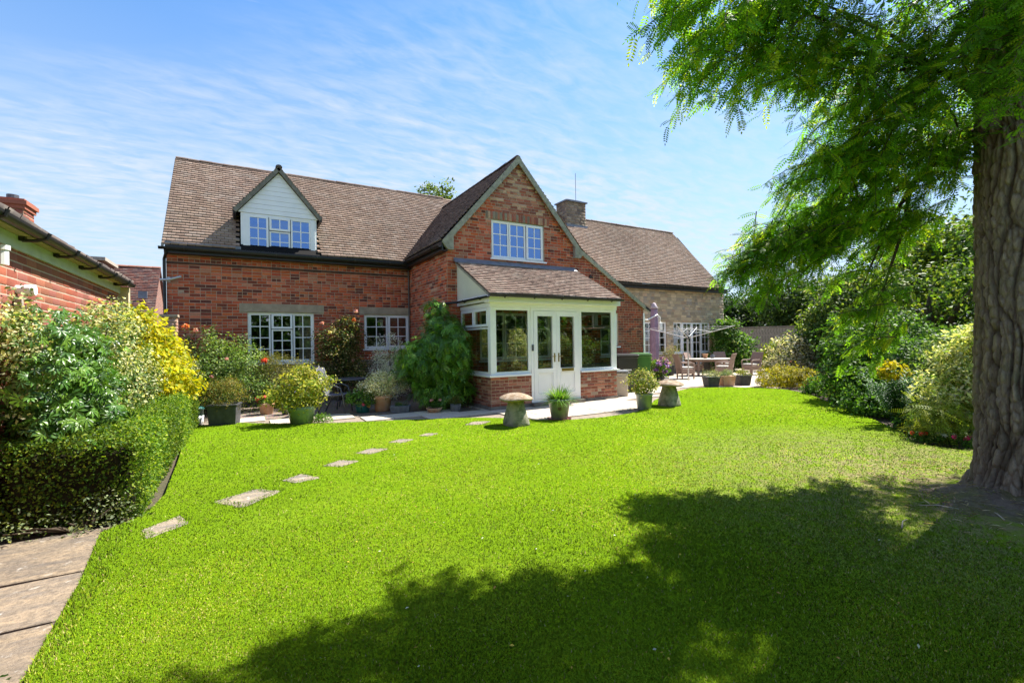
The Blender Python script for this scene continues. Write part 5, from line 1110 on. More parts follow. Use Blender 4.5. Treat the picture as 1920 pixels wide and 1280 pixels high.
shrub('wisteria', 'dense green wisteria mound on the wing corner left of the porch', 'climber', (5.72, -3.62, 0), [((0.0, 0.0, 1.25), (0.72, 0.5, 0.75)), ((-0.38, 0.0, 1.1), (0.5, 0.45, 0.62)), ((0.15, -0.3, 1.5), (0.5, 0.4, 0.5)), ((0.3, 0.1, 1.75), (0.42, 0.4, 0.55)), ((0.12, 0.2, 2.25), (0.22, 0.25, 0.4)), ((0.25, -0.45, 1.3), (0.5, 0.45, 0.7)), ((0.1, -0.1, 0.4), (0.7, 0.5, 0.35))], 6800, 0.17, WISTERIA, 212, tpl=PIN_W, mat='leaf_gloss', spread=0.07, per=8, hang=1.2, up=0.5, jit=0.45, shell=0.5)

# ---- right hand border, from the patio round to the big tree
shrub('shrub', 'leafy green shrub against the right end of the stone wing', 'shrub', (22.3, 0.0, 0), [((0, 0, 1.3), (0.95, 0.6, 1.25)), ((0.5, -0.2, 0.9), (0.8, 0.6, 0.9)), ((-0.3, 0, 2.0), (0.5, 0.4, 0.55))], 7500, 0.14, G_MID + [((0.25, 0.3, 0.12), 0.8)], 220, spread=0.16)
shrub('shrub', 'rounded yellow green shrub in front of the fence behind the wicker chairs', 'shrub', (23.6, -1.7, 0), [((0, 0, 0.75), (0.9, 0.8, 0.75)), ((0.4, -0.2, 0.6), (0.8, 0.7, 0.6))], 6500, 0.12, G_YEL, 221, spread=0.12)
shrub('shrub', 'white variegated domed shrub between the golden mound and the tall green shrub', 'shrub', (19.5, -4.75, 0), [((0, 0, 0.9), (0.95, 0.85, 0.85)), ((0.4, -0.4, 0.6), (0.8, 0.7, 0.65))], 9500, 0.095, [((0.62, 0.57, 0.48), 3), ((0.34, 0.34, 0.25), 2), ((0.06, 0.08, 0.03), 2.5)], 222, spread=0.08)
shrub('shrub', 'low golden green mound at the lawn edge by the patio', 'shrub', (16.7, -5.7, 0), [((0, 0, 0.3), (0.8, 0.55, 0.36)), ((0.6, -0.3, 0.28), (0.6, 0.5, 0.34))], 7000, 0.085, [((0.36, 0.30, 0.02), 3), ((0.24, 0.24, 0.02), 2), ((0.1, 0.12, 0.02), 1.5)], 223, tpl=NARROW, spread=0.05, rough=0.15)
shrub('flowering_plant', 'pink flowering clump behind the golden mound', 'flowers', (21.2, -3.6, 0), [((0, 0, 0.35), (0.5, 0.4, 0.35))], 1500, 0.06, G_MID, 224, flowers=[((random.Random(i).uniform(-.45, .45), random.Random(i + 9).uniform(-.35, .2), 0.6 + random.Random(i + 5).uniform(-.1, .15)), 0.09, [((0.5, 0.1, 0.28), 2), ((0.6, 0.25, 0.4), 1)]) for i in range(8)])
shrub('shrub', 'tall broad green shrub with cream tips right of the fence', 'shrub', (20.9, -5.6, 0), [((0, 0, 2.0), (1.3, 1.2, 1.6)), ((0.9, -0.5, 2.2), (1.2, 1.1, 1.5)), ((-0.5, 0.2, 1.6), (0.9, 0.8, 1.2)), ((0.5, -0.3, 3.0), (0.9, 0.9, 0.8))], 17000, 0.15, [((0.10, 0.17, 0.025), 3), ((0.18, 0.25, 0.05), 2), ((0.04, 0.09, 0.018), 2.5), ((0.42, 0.42, 0.24), 0.8)], 225, spread=0.18)
shrub('shrub', 'large dark green shrub in the middle of the right border', 'shrub', (14.75, -9.05, 0), [((0, 0, 1.0), (0.95, 0.95, 1.0)), ((0.7, -0.5, 1.1), (0.9, 0.9, 1.0)), ((-0.3, 0.1, 0.6), (0.8, 0.7, 0.6)), ((0.9, 0.3, 1.6), (0.8, 0.8, 0.7))], 17000, 0.105, G_MID + [((0.15, 0.24, 0.05), 1.6), ((0.03, 0.07, 0.015), 2)], 226, spread=0.13)
shrub('shrub', 'pale green flowering clump where the lawn edge turns below the dark shrub', 'shrub', (15.35, -8.35, 0), [((0, 0, 0.3), (0.4, 0.35, 0.34))], 2600, 0.05, [((0.3, 0.32, 0.1), 2), ((0.14, 0.2, 0.04), 2), ((0.45, 0.3, 0.26), 0.8)], 227, spread=0.07)
shrub('shrub', 'dense mid green shrub just behind the euphorbia', 'shrub', (13.6, -10.3, 0), [((0, 0, 0.8), (0.75, 0.65, 0.8)), ((0.5, -0.4, 0.9), (0.8, 0.7, 0.85)), ((-0.5, 0.5, 0.5), (0.6, 0.6, 0.5))], 12000, 0.085, G_MID + [((0.14, 0.23, 0.05), 2), ((0.03, 0.07, 0.015), 1.5)], 228, spread=0.10)
eu = thing('euphorbia', 'blue green euphorbia with a yellow flower head at the lawn edge', 'euphorbia', (11.75, -10.72, 0)); eu.scale = (1.15, 1.15, 1.1)
rs = np.random.RandomState(5); PP = []; TT = []; NN = []
for k in range(34):
    a = rs.uniform(0, 6.28); rr_ = rs.uniform(0.05, 0.5); lean = np.array([math.cos(a) * rr_, math.sin(a) * rr_, 0]); hh = rs.uniform(0.55, 0.95)
    for j in range(70):
        t = 0.25 + 0.75 * j / 70; p = lean * t * 1.1 + np.array([0, 0, hh * t]); th = j * 2.4 + k
        dd = np.array([math.cos(th), math.sin(th), 0.55]); PP.append(p); TT.append(dd); NN.append(np.array([-dd[0] * 0.5, -dd[1] * 0.5, 1.0]))
V, F, T = place(NARROW, np.array(PP), np.array(TT), np.array(NN), rs.uniform(0.06, 0.10, len(PP)), pick_cols(rs, [((0.05, 0.12, 0.06), 3), ((0.08, 0.16, 0.06), 2)], len(PP)))
link('foliage', np_mesh('foliage', V, F, T), M['leaf'], eu, kind='stuff')
foliage(eu, [((-0.12, 0.02, 0.93), (0.17, 0.17, 0.12))], 500, 0.05, [((0.42, 0.34, 0.02), 3), ((0.34, 0.34, 0.03), 2)], 230, name='flower_head', tpl=ROUND, spread=0.03)
shrub('shrub', 'tall yellow and white variegated shrub close to the left of the big tree trunk', 'shrub', (11.32, -11.68, 0), [((0.1, -0.05, 1.15), (0.4, 0.42, 0.7)), ((0.4, -0.4, 1.1), (0.45, 0.45, 0.75)), ((-0.1, 0.0, 0.65), (0.42, 0.42, 0.45)), ((0.55, -0.55, 1.65), (0.35, 0.35, 0.45)), ((0.0, -0.3, 0.5), (0.4, 0.4, 0.4))], 15000, 0.085, [((0.62, 0.60, 0.34), 3), ((0.36, 0.40, 0.14), 2.5), ((0.13, 0.2, 0.04), 2.5), ((0.72, 0.70, 0.55), 1.6)], 231, tpl=leaf_tpl(0.36), spread=0.07, rough=0.5, freq=4.5)
shrub('shrub', 'loose pale leaved shrub between the euphorbia and the tall variegated one', 'shrub', (12.9, -11.2, 0), [((0, 0, 1.0), (0.6, 0.6, 0.75)), ((0.4, -0.3, 1.3), (0.6, 0.6, 0.7))], 11000, 0.07, [((0.18, 0.27, 0.08), 3), ((0.25, 0.32, 0.14), 2), ((0.06, 0.11, 0.03), 2)], 232, spread=0.09)
shrub('fern', 'arching yellow green ferny plant at the foot of the variegated shrub', 'fern', (10.75, -11.62, 0), [((0, 0, 0.28), (0.32, 0.3, 0.28))], 420, 0.24, [((0.2, 0.26, 0.03), 3), ((0.3, 0.32, 0.05), 1)], 233, tpl=pinnate_tpl(9, 0.05, 0.16, 0.5), per=1, spread=0.03, stem=False, up=0.8, outw=0.7)
for i, (x, y, fp, lb) in enumerate([(10.35, -11.5, RED_R, 'small red leaved bedding plant at the lawn corner'), (10.45, -11.95, [((0.7, 0.05, 0.22), 1)], 'magenta bedding flower beside the lawn'), (10.6, -12.2, [((0.65, 0.14, 0.05), 1)], 'coral red bedding flowers nearest the big trunk'), (10.5, -11.72, [((0.6, 0.58, 0.5), 1)], 'small white bedding flowers in the border corner')]):
    shrub('bedding_plant', lb, 'flowers', (x, y, 0), [((0, 0, 0.08), (0.14, 0.14, 0.09))], 420, 0.035, G_MID, 240 + i, spread=0.03, stem=False, flowers=[((rnd.uniform(-.1, .1), rnd.uniform(-.1, .1), 0.15), 0.028, fp) for _ in range(4)])
shrub('shrub', 'grey green sprawling sprig at the near foot of the hedge', 'shrub', (0.42, -9.05, 0), [((0, 0, 0.1), (0.36, 0.16, 0.11)), ((0.12, 0.05, 0.18), (0.2, 0.12, 0.12)), ((-0.4, -0.05, 0.1), (0.3, 0.12, 0.09))], 750, 0.03, [((0.16, 0.2, 0.1), 2), ((0.26, 0.3, 0.16), 1.5), ((0.08, 0.1, 0.04), 1)], 250, spread=0.06)
shrub('shrub', 'dark green leafy tuft beside the stone path in the bottom left corner', 'shrub', (0.56, -11.55, 0), [((0, 0, 0.08), (0.1, 0.14, 0.12))], 420, 0.036, G_DARK, 251, mat='leaf_gloss', spread=0.03)
shrub('ground_cover', 'bright green trailing plant at the foot of the big green pot', 'plant', (2.95, -4.25, 0.02), [((0, 0, 0.05), (0.22, 0.14, 0.08))], 700, 0.04, [((0.12, 0.22, 0.02), 1), ((0.07, 0.15, 0.02), 1)], 252, spread=0.04, stem=False)

# ---- trees further off
def far_tree(name, label, loc, h, crown, n, size, pal, seed, trunk_r=0.18, group=None, **kw):
    t = thing(name, label, 'tree', loc, group=group)
    b = MB(); top = max(c[0][2] for c in crown)
    b.tube([(0, 0, -0.1), (0.05, 0.03, top * 0.35), (0.0, 0.1, top * 0.7), (0.05, 0, top)], [trunk_r * 1.3, trunk_r, trunk_r * 0.6, trunk_r * 0.2], 8); b.build('trunk', M['twig'], t, True)
    b = MB()
    for c, r_ in crown:
        b.tube([(0, 0, top * 0.4), Vector((0, 0, top * 0.5)).lerp(Vector(c), 0.6), c], [trunk_r * 0.5, trunk_r * 0.3, trunk_r * 0.1], 6)
    b.build('limb', M['twig'], t, True)
    foliage(t, crown, n, size, pal, seed, name='crown', **kw)
    return t
def blobs_for(seed, k, rx, rz, z, r0):
    r_ = random.Random(seed); return [((r_.uniform(-rx, rx), r_.uniform(-rx, rx), z + r_.uniform(-rz, rz)), (r0 * r_.uniform(0.7, 1.2),) * 2 + (r0 * r_.uniform(0.6, 1.0),)) for _ in range(k)]
far_tree('field_tree', 'dark green rounded tree beyond the fence, just right of the stone wing', (39.5, 11.0, 0), 6, blobs_for(1, 9, 2.2, 1.5, 2.8, 2.0), 15000, 0.3, [((0.03, 0.06, 0.02), 3), ((0.05, 0.09, 0.025), 2)], 260, group='trees beyond the fence', spread=0.35)
far_tree('field_tree', 'broad dark tree beyond the fence, left of the tall cream tipped shrub', (38.0, 3.5, 0), 7, blobs_for(2, 10, 2.4, 1.9, 3.5, 2.2), 17000, 0.3, [((0.04, 0.08, 0.018), 3), ((0.07, 0.12, 0.025), 2)], 261, group='trees beyond the fence', spread=0.35)
far_tree('garden_tree', 'light green tree behind the border, left of the big trunk', (27.0, -6.8, 0), 6.5, blobs_for(3, 8, 1.9, 1.5, 4.0, 1.5), 11000, 0.17, [((0.10, 0.17, 0.02), 3), ((0.16, 0.24, 0.03), 2), ((0.05, 0.1, 0.02), 2)], 262, spread=0.25)
far_tree('garden_tree', 'mid green tree behind the big trunk at the right edge', (22.0, -10.5, 0), 6, blobs_for(4, 8, 1.8, 1.5, 3.4, 1.5), 9500, 0.15, [((0.08, 0.15, 0.02), 3), ((0.13, 0.21, 0.03), 2), ((0.04, 0.09, 0.02), 2)], 263, spread=0.22)
far_tree('garden_tree', 'bushy green tree low behind the loose pale border shrub', (18.0, -9.2, 0), 4, blobs_for(5, 6, 1.2, 1.0, 2.2, 1.2), 8000, 0.12, [((0.09, 0.16, 0.02), 3), ((0.2, 0.26, 0.04), 1.5), ((0.04, 0.08, 0.02), 2)], 264, spread=0.2)
far_tree('garden_tree', 'feathery green treetop showing above the ridge behind the gable', (14.1, 17.6, 0), 13, [((0, 0, 11.9), (1.3, 1.3, 1.5)), ((1.5, 0, 11.5), (1.0, 1.0, 1.0)), ((-1.4, 0, 11.3), (1.0, 1.0, 0.8)), ((0.3, 0, 9.5), (2.4, 2.4, 2.2))], 7000, 0.22, [((0.12, 0.18, 0.02), 3), ((0.18, 0.24, 0.03), 1), ((0.06, 0.1, 0.02), 1)], 265, trunk_r=0.25, spread=0.22)
shrub('border_plant', 'low ragged green clump beside the pale flowering clump', 'plant', (15.55, -7.7, 0), [((0, 0, 0.17), (0.42, 0.42, 0.25))], 2600, 0.075, G_MID, 280, spread=0.06, stem=False)
shrub('border_plant', 'low dark ground cover spilling onto the lawn under the dark shrub', 'plant', (13.7, -9.35, 0), [((0, 0, 0.20), (0.5, 0.5, 0.30))], 2600, 0.075, G_DARK, 281, spread=0.06, stem=False)
shrub('border_plant', 'mid green low mound left of the euphorbia', 'plant', (12.75, -10.0, 0), [((0, 0, 0.19), (0.48, 0.48, 0.29))], 2600, 0.075, G_MID, 282, spread=0.06, stem=False)
shrub('border_plant', 'dark leafy clump at the foot of the euphorbia', 'plant', (11.35, -11.15, 0), [((0, 0, 0.1), (0.28, 0.28, 0.14))], 2600, 0.075, G_DARK, 283, spread=0.06, stem=False)
shrub('border_plant', 'small yellow green mound on the lawn edge below the dark shrub', 'plant', (14.6, -8.7, 0), [((0, 0, 0.18), (0.45, 0.45, 0.27))], 2600, 0.075, G_YEL, 284, spread=0.06, stem=False)
far_tree('garden_tree', 'yellow green small tree filling the gap left of the big trunk', (21.2, -8.4, 0), 5, blobs_for(6, 8, 1.3, 1.2, 3.2, 1.25), 10000, 0.15, [((0.14, 0.21, 0.02), 3), ((0.22, 0.28, 0.03), 2), ((0.06, 0.11, 0.02), 2)], 266, spread=0.2)
for i, (x, y, lb) in enumerate([(-6, -27, 'far left'), (0.5, -29, 'left of centre'), (7, -28, 'centre'), (14, -30, 'right of centre'), (21, -27, 'right'), (28, -25, 'far right')]):
    far_tree('garden_tree', 'tree at the bottom of the garden behind the viewer, ' + lb + ' of the row', (x, y, 0), 7, blobs_for(20 + i, 9, 2.8, 2.2, 3.2, 2.3), 8000, 0.5, G_DARK, 270 + i, group='trees at the bottom of the garden', spread=0.35)

# ================================================================== POTS AND STADDLE STONES
def pot(t, prof, mat, soil_r, soil_z, name='pot', n=28):
    b = MB(); b.lathe(prof, n, (0, 0, 0), True, False); b.build(name, M[mat], t, True)
    b = MB(); b.lathe([(0.002, soil_z + 0.012), (soil_r * 0.6, soil_z + 0.008), (soil_r, soil_z)], 16, (0, 0, 0), False, False); b.build('soil', M['soil'], t)
def potted(label, loc, prof, mat, soil, blobs, n, size, pal, seed, name='potted_plant', cat='potted plant', group=None, flowers=None, **kw):
    t = thing(name, label, cat, loc, group=group)
    pot(t, prof, mat, soil[0], soil[1])
    kw.setdefault('zmin', 0.02); foliage(t, blobs, n, size, pal, seed, **kw)
    if flowers:
        for i, (p, r_, fp) in enumerate(flowers):
            foliage(t, [(p, (r_, r_, r_ * 0.8))], 40, r_ * 0.75, fp, seed + 100 + i, tpl=ROUND, name='flower', mat='petal', shell=0.6, rough=0.0, per=1, spread=0.0, up=0.4, outw=1.2, jit=0.3)
    return t
YV = [((0.42, 0.40, 0.06), 3), ((0.26, 0.30, 0.04), 2), ((0.10, 0.17, 0.02), 2), ((0.5, 0.46, 0.16), 1)]
g1 = potted('big green glazed pot with a round yellow green bush at the lawn edge', (2.64, -4.2, -0.01), [(0.17, 0), (0.2, 0.01), (0.245, 0.26), (0.27, 0.3), (0.285, 0.385), (0.265, 0.39), (0.25, 0.3)], 'glaze_green', (0.25, 0.33), [((0.03, 0, 0.78), (0.5, 0.46, 0.36)), ((0, 0, 0.5), (0.4, 0.38, 0.2)), ((0.05, 0, 1.05), (0.28, 0.26, 0.14))], 4600, 0.058, YV, 300, spread=0.07)
potted('grey green pot with a brown motif and spiky grassy plant before the porch door', (7.2, -6.72, 0.0), [(0.15, 0.03), (0.165, 0.035), (0.225, 0.38), (0.245, 0.385), (0.245, 0.43), (0.225, 0.43), (0.2, 0.36)], 'glaze_teal', (0.21, 0.39), [((0, 0, 0.42), (0.05, 0.05, 0.02))], 4, 0.02, G_MID, 301)
gp = [o for o in bpy.data.objects if o.get('label', '').startswith('grey green pot with a brown')][0]
rs = np.random.RandomState(8); m_ = 420; a = rs.uniform(0, 6.28, m_); e = rs.uniform(0.15, 1.35, m_); V = []; F = []; T = []
for k in range(m_):
    L_ = rs.uniform(0.26, 0.42); d = np.array([math.cos(a[k]) * math.cos(e[k]), math.sin(a[k]) * math.cos(e[k]), math.sin(e[k])]); s_ = np.array([-math.sin(a[k]), math.cos(a[k]), 0]) * 0.008; p = np.array([math.cos(a[k]), math.sin(a[k]), 0]) * rs.uniform(0, 0.15) + [0, 0, 0.4]; b0 = len(V)
    for t, w_ in ((0, 1), (0.5, 0.9), (1.0, 0.05)):
        q_ = p + d * L_ * t + np.array([0, 0, -0.16 * t * t * math.cos(e[k])]) + np.array([d[0], d[1], 0]) * 0.05 * t
        V += [q_ - s_ * w_, q_ + s_ * w_]
    F += [(b0, b0 + 1, b0 + 3, b0 + 2), (b0 + 2, b0 + 3, b0 + 5, b0 + 4)]; c = [(0.10, 0.22, 0.03), (0.16, 0.28, 0.05), (0.06, 0.15, 0.02), (0.34, 0.34, 0.16)][rs.choice(4, p=[.4, .3, .2, .1])]; T += [c] * 6
link('blades', np_mesh('blades', V, F, np.array(T)), M['leaf'], gp, kind='stuff')
b = MB(); nv = Vector((-0.55, -0.83, 0)).normalized(); cc_ = nv * 0.198 + ZH * 0.25; sx_ = nv.cross(ZH)
b.rings([[cc_ + nv * dd + sx_ * (rr_ * math.cos(q)) + ZH * (rr_ * math.sin(q)) for q in [2 * math.pi * j / 14 for j in range(14)]] for rr_, dd in ((0.04, -0.01), (0.038, 0.008), (0.024, 0.012))]); b.build('motif', plain('brown_motif', (0.09, 0.05, 0.03), 0.5), gp)
b = MB(); b.lathe([(0.2, 0), (0.235, 0.004), (0.245, 0.04), (0.23, 0.04), (0.2, 0.015)], 24); b.build('saucer', plain('dark_red_glaze', (0.2, 0.06, 0.06), 0.5), gp)
potted('grey green pot with a small pale yellow leaved bush left of the right staddle stone', (9.6, -6.72, 0.0), [(0.14, 0.0), (0.155, 0.01), (0.185, 0.33), (0.2, 0.34), (0.2, 0.375), (0.18, 0.375), (0.17, 0.32)], 'glaze_teal', (0.175, 0.34), [((0, 0, 0.6), (0.33, 0.3, 0.24)), ((0.05, 0, 0.78), (0.2, 0.2, 0.12))], 2600, 0.05, [((0.42, 0.38, 0.14), 2), ((0.25, 0.28, 0.06), 2), ((0.1, 0.16, 0.03), 2)], 302, spread=0.06)
potted('terracotta pot of white leaved bush in the shade by the patio chair', (4.5, -3.3, 0.0), [(0.16, 0), (0.17, 0.01), (0.205, 0.29), (0.225, 0.3), (0.23, 0.375), (0.21, 0.38), (0.19, 0.3)], 'terracotta', (0.2, 0.34), [((0, 0, 0.6), (0.5, 0.42, 0.27)), ((0, 0, 0.75), (0.3, 0.28, 0.14))], 4800, 0.042, [((0.84, 0.79, 0.6), 5), ((0.58, 0.55, 0.34), 2), ((0.16, 0.18, 0.06), 1.2)], 303, spread=0.06)
potted('small terracotta pot of red geraniums in the sun beside the square planter', (2.1, -2.15, 0.0), [(0.12, 0), (0.13, 0.01), (0.155, 0.2), (0.17, 0.21), (0.17, 0.26), (0.15, 0.26), (0.14, 0.2)], 'terracotta', (0.145, 0.23), [((0, 0, 0.33), (0.17, 0.16, 0.1))], 700, 0.05, [((0.14, 0.24, 0.04), 2), ((0.25, 0.32, 0.06), 1)], 304, tpl=ROUND, spread=0.04, flowers=[((-0.15, -0.05, 0.36), 0.07, [((0.7, 0.08, 0.05), 1)]), ((-0.05, -0.1, 0.39), 0.06, [((0.7, 0.12, 0.1), 1)]), ((0.16, -0.02, 0.32), 0.06, [((0.7, 0.16, 0.08), 1)])])
potted('small dark pot half hidden behind the big green pot', (2.5, -2.5, 0.0), [(0.09, 0), (0.1, 0.01), (0.125, 0.2), (0.13, 0.23), (0.115, 0.23), (0.11, 0.18)], 'slate_planter', (0.115, 0.2), [((0, 0, 0.3), (0.13, 0.12, 0.1))], 420, 0.045, G_DARK, 305, spread=0.04)
potted('dark green pot with pink and yellow flowers left of the white leaved bush', (4.05, -3.25, 0.0), [(0.13, 0), (0.14, 0.01), (0.16, 0.16), (0.165, 0.2), (0.15, 0.2), (0.14, 0.15)], 'plastic_teal', (0.15, 0.17), [((-0.08, 0, 0.34), (0.32, 0.26, 0.16))], 1500, 0.05, [((0.09, 0.2, 0.03), 2), ((0.15, 0.26, 0.04), 1)], 306, spread=0.05, flowers=[((-0.02, -0.2, 0.22), 0.045, [((0.6, 0.1, 0.2), 1)]), ((0.1, -0.17, 0.15), 0.04, [((0.65, 0.35, 0.05), 1)])])
potted('shallow terracotta bowl of pink flowers under the wisteria', (5.42, -4.3, 0.0), [(0.09, 0), (0.13, 0.02), (0.18, 0.1), (0.19, 0.12), (0.175, 0.12), (0.15, 0.08)], 'terracotta', (0.17, 0.1), [((0, 0, 0.18), (0.2, 0.18, 0.08))], 800, 0.035, G_MID, 307, spread=0.03, tpl=NARROW, flowers=[((rnd.uniform(-.12, .12), rnd.uniform(-.12, .05), 0.3), 0.03, PINK) for _ in range(4)])
potted('small grey pot of reddish foliage between the wisteria and the porch', (5.9, -4.42, 0.0), [(0.1, 0), (0.11, 0.01), (0.125, 0.15), (0.13, 0.17), (0.115, 0.17), (0.1, 0.12)], 'fibre', (0.115, 0.14), [((0, 0, 0.26), (0.16, 0.15, 0.1))], 700, 0.035, [((0.16, 0.13, 0.03), 2), ((0.1, 0.14, 0.03), 2)], 308, spread=0.04, tpl=NARROW)
# square planter
t = thing('square_planter', 'dark slate square planter with a bronze green bush at the end of the hedge', 'planter', (1.3, -3.35, -0.01), rz=R(-12)); t.scale = (0.82, 0.82, 0.95)
b = MB(); b.hexa([(-0.28, -0.24, 0), (0.28, -0.24, 0), (0.28, 0.24, 0), (-0.28, 0.24, 0), (-0.31, -0.27, 0.43), (0.31, -0.27, 0.43), (0.31, 0.27, 0.43), (-0.31, 0.27, 0.43)]); b.build('box', M['slate_planter'], t)
b = MB((0, 0, 0)); b.box(-0.33, -0.29, 0.43, 0.33, -0.24, 0.46); b.box(-0.33, 0.24, 0.43, 0.33, 0.29, 0.46); b.box(-0.33, -0.24, 0.43, -0.28, 0.24, 0.46); b.box(0.28, -0.24, 0.43, 0.33, 0.24, 0.46); b.build('rim', M['slate_planter'], t)
foliage(t, [((0, 0, 0.66), (0.42, 0.36, 0.3)), ((0.02, 0, 0.85), (0.28, 0.26, 0.14))], 3800, 0.045, [((0.22, 0.19, 0.03), 2), ((0.12, 0.15, 0.03), 2), ((0.3, 0.2, 0.06), 1), ((0.07, 0.09, 0.02), 2)], 309, tpl=NARROW, spread=0.06)
# stone trough
t = thing('stone_trough', 'small grey stone trough of alpines beside the terracotta pot', 'trough', (4.8, -3.75, 0), rz=R(-28))
b = MB(); b.hexa([(-0.2, -0.11, 0), (0.2, -0.11, 0), (0.2, 0.11, 0), (-0.2, 0.11, 0), (-0.22, -0.13, 0.15), (0.22, -0.13, 0.15), (0.22, 0.13, 0.15), (-0.22, 0.13, 0.15)]); b.build('trough', M['fibre'], t)
foliage(t, [((0, 0, 0.18), (0.19, 0.1, 0.06))], 800, 0.025, G_MID, 310, spread=0.02, tpl=NARROW)
# tub with a green lid beside the hedge
t = thing('garden_tub', 'white tub with a teal lid between hedge and square planter', 'tub', (0.80, -3.0, -0.01))
b = MB(); b.lathe([(0.11, 0), (0.12, 0.01), (0.13, 0.2), (0.13, 0.2)], 20); b.build('tub', M['white_plastic'], t, True)
b = MB(); b.lathe([(0.125, 0.2), (0.125, 0.32), (0.14, 0.325), (0.14, 0.35), (0.1, 0.375), (0.02, 0.385)], 20); b.build('lid', M['plastic_teal'], t, True)

def staddle(label, loc, s, seed):
    t = thing('staddle_stone', label, 'staddle stone', loc, rz=seed, group='mushroom shaped staddle stones')
    rs_ = np.random.RandomState(seed)
    def rough_lathe(prof, n, amp, sq=0.0):
        b = MB(); pr = []
        for r_, z in prof:
            rr2 = []
            for k in range(n):
                a = 2 * math.pi * k / n; q = 1 + amp * float(snoise(np.array([[math.cos(a) * 2, math.sin(a) * 2, z * 6]]), 1.6, seed)[0])
                f_ = 1 / max(abs(math.cos(a)), abs(math.sin(a))); q *= (1 - sq) + sq * min(f_, 1.25)
                rr2.append((r_ * q * math.cos(a), r_ * q * math.sin(a), z + 0.01 * math.sin(3 * a + seed)))
            pr.append(rr2)
        b.rings(pr); return b
    rough_lathe([(0.25 * s, -0.02), (0.245 * s, 0.06), (0.21 * s, 0.2), (0.17 * s, 0.36), (0.15 * s, 0.45), (0.15 * s, 0.5)], 28, 0.05, 0.35).build('stem', M['staddle'], t, True)
    rough_lathe([(0.16 * s, 0.475), (0.30 * s, 0.48), (0.335 * s, 0.495), (0.34 * s, 0.508), (0.325 * s, 0.528), (0.25 * s, 0.566), (0.13 * s, 0.598), (0.01, 0.61)], 32, 0.05).build('cap', M['staddle_cap'], t, True)
staddle('staddle stone standing on the lawn in front of the porch, left of the spiky pot', (6.1, -6.85, 0.02), 0.97, 3)
staddle('staddle stone standing at the lawn corner by the patio', (10.42, -6.72, 0.02), 1.0, 8)

# ================================================================== BINS, PATIO FURNITURE
def wheelie(label, loc, rz, mat, lidmat, mark):
    t = thing('wheeled_bin', label, 'bin', loc, rz, group='wheeled bins beside the porch')
    t.scale = (1.1, 1.1, 1.12)
    b = MB(); pr = []
    for z, w_, d_ in ((0.08, 0.23, 0.26), (0.1, 0.235, 0.265), (0.94, 0.285, 0.34), (0.96, 0.3, 0.36), (0.99, 0.3, 0.36)):
        pr.append([(-w_ + 0.03, -d_, z), (w_ - 0.03, -d_, z), (w_, -d_ + 0.03, z), (w_, d_ - 0.03, z), (w_ - 0.03, d_, z), (-w_ + 0.03, d_, z), (-w_, d_ - 0.03, z), (-w_, -d_ + 0.03, z)])
    b.rings(pr); b.build('body', M[mat], t)
    b = MB(); b.box(-0.31, -0.39, 0.992, 0.31, 0.37, 1.03, 0.012); b.box(-0.27, -0.35, 1.03, 0.27, 0.33, 1.05, 0.008); b.build('lid', M[lidmat], t)
    b = MB(); b.tube([(-0.25, 0.4, 0.97), (0.25, 0.4, 0.97)], 0.016, 8); b.build('handle', M[mat], t)
    for s_ in (-1, 1):
        b = MB(); b.tube([(s_ * 0.2, 0.24, 0.1), (s_ * 0.26, 0.24, 0.1)], 0.1, 16); b.build('wheel', M['black'], t)
    if mark:
        for k, (z, w_) in enumerate(((0.63, 0.11), (0.55, 0.08))):
            for j in range(7):
                x = -w_ + (j + 0.5) * 2 * w_ / 7; b = MB(); yv = -0.26 - (z - 0.1) / 0.84 * 0.075 - 0.006
                b.box(x - w_ / 9, yv, z - (0.028 if k == 0 else 0.012), x + w_ / 9, yv + 0.004, z + (0.028 if k == 0 else 0.012)); b.build('lettering', M['white_plastic'], t)
wheelie('black wheeled bin with pale lettering beside the porch', (11.95, -3.72, 0), R(-38), 'black', 'black', True)
wheelie('green wheeled bin standing right of the black one', (12.75, -3.5, 0), R(-40), 'plastic_green', 'plastic_green', False)
t = thing('storage_box', 'beige plastic box standing against the right side of the porch', 'storage box', (10.98, -4.45, 0), R(-35))
b = MB(); b.box(-0.21, -0.2, 0, 0.21, 0.2, 0.68, 0.03); b.build('box', M['plastic_beige'], t)
b = MB(); b.box(-0.23, -0.22, 0.683, 0.23, 0.22, 0.74, 0.02); b.build('lid', M['fibre'], t)
b = MB(); b.box(-0.1, -0.222, 0.55, 0.1, -0.202, 0.59, 0.006); b.build('handle', M['plastic_beige'], t)

# mesh sling chair and round table in front of the cottage
t = thing('patio_chair', 'grey sling patio chair in front of the cottage windows', 'chair', (3.5, -2.95, 0), R(62))
for s_ in (-1, 1):
    b = MB(); b.tube([(s_ * 0.27, -0.3, 0), (s_ * 0.27, -0.27, 0.35), (s_ * 0.27, -0.2, 0.6), (s_ * 0.27, -0.05, 0.66), (s_ * 0.27, 0.2, 0.64)], 0.016, 8); b.build('leg', M['grey_metal'], t, True)
    b = MB(); b.tube([(s_ * 0.26, 0.33, 0), (s_ * 0.255, 0.14, 0.42), (s_ * 0.25, 0.24, 0.64), (s_ * 0.245, 0.36, 1.05)], 0.016, 8); b.build('leg', M['grey_metal'], t, True)
    b = MB(); b.tube([(s_ * 0.25, -0.28, 0.44), (s_ * 0.25, 0.16, 0.42)], 0.014, 8); b.build('seat_rail', M['grey_metal'], t, True)
b = MB(); b.add([(-0.245, 0.17, 0.43), (0.245, 0.17, 0.43), (0.24, 0.25, 0.64), (-0.24, 0.25, 0.64), (-0.235, 0.36, 1.06), (0.235, 0.36, 1.06)], [(0, 1, 2, 3), (3, 2, 5, 4)]); b.build('backrest', M['mesh_cloth'], t)
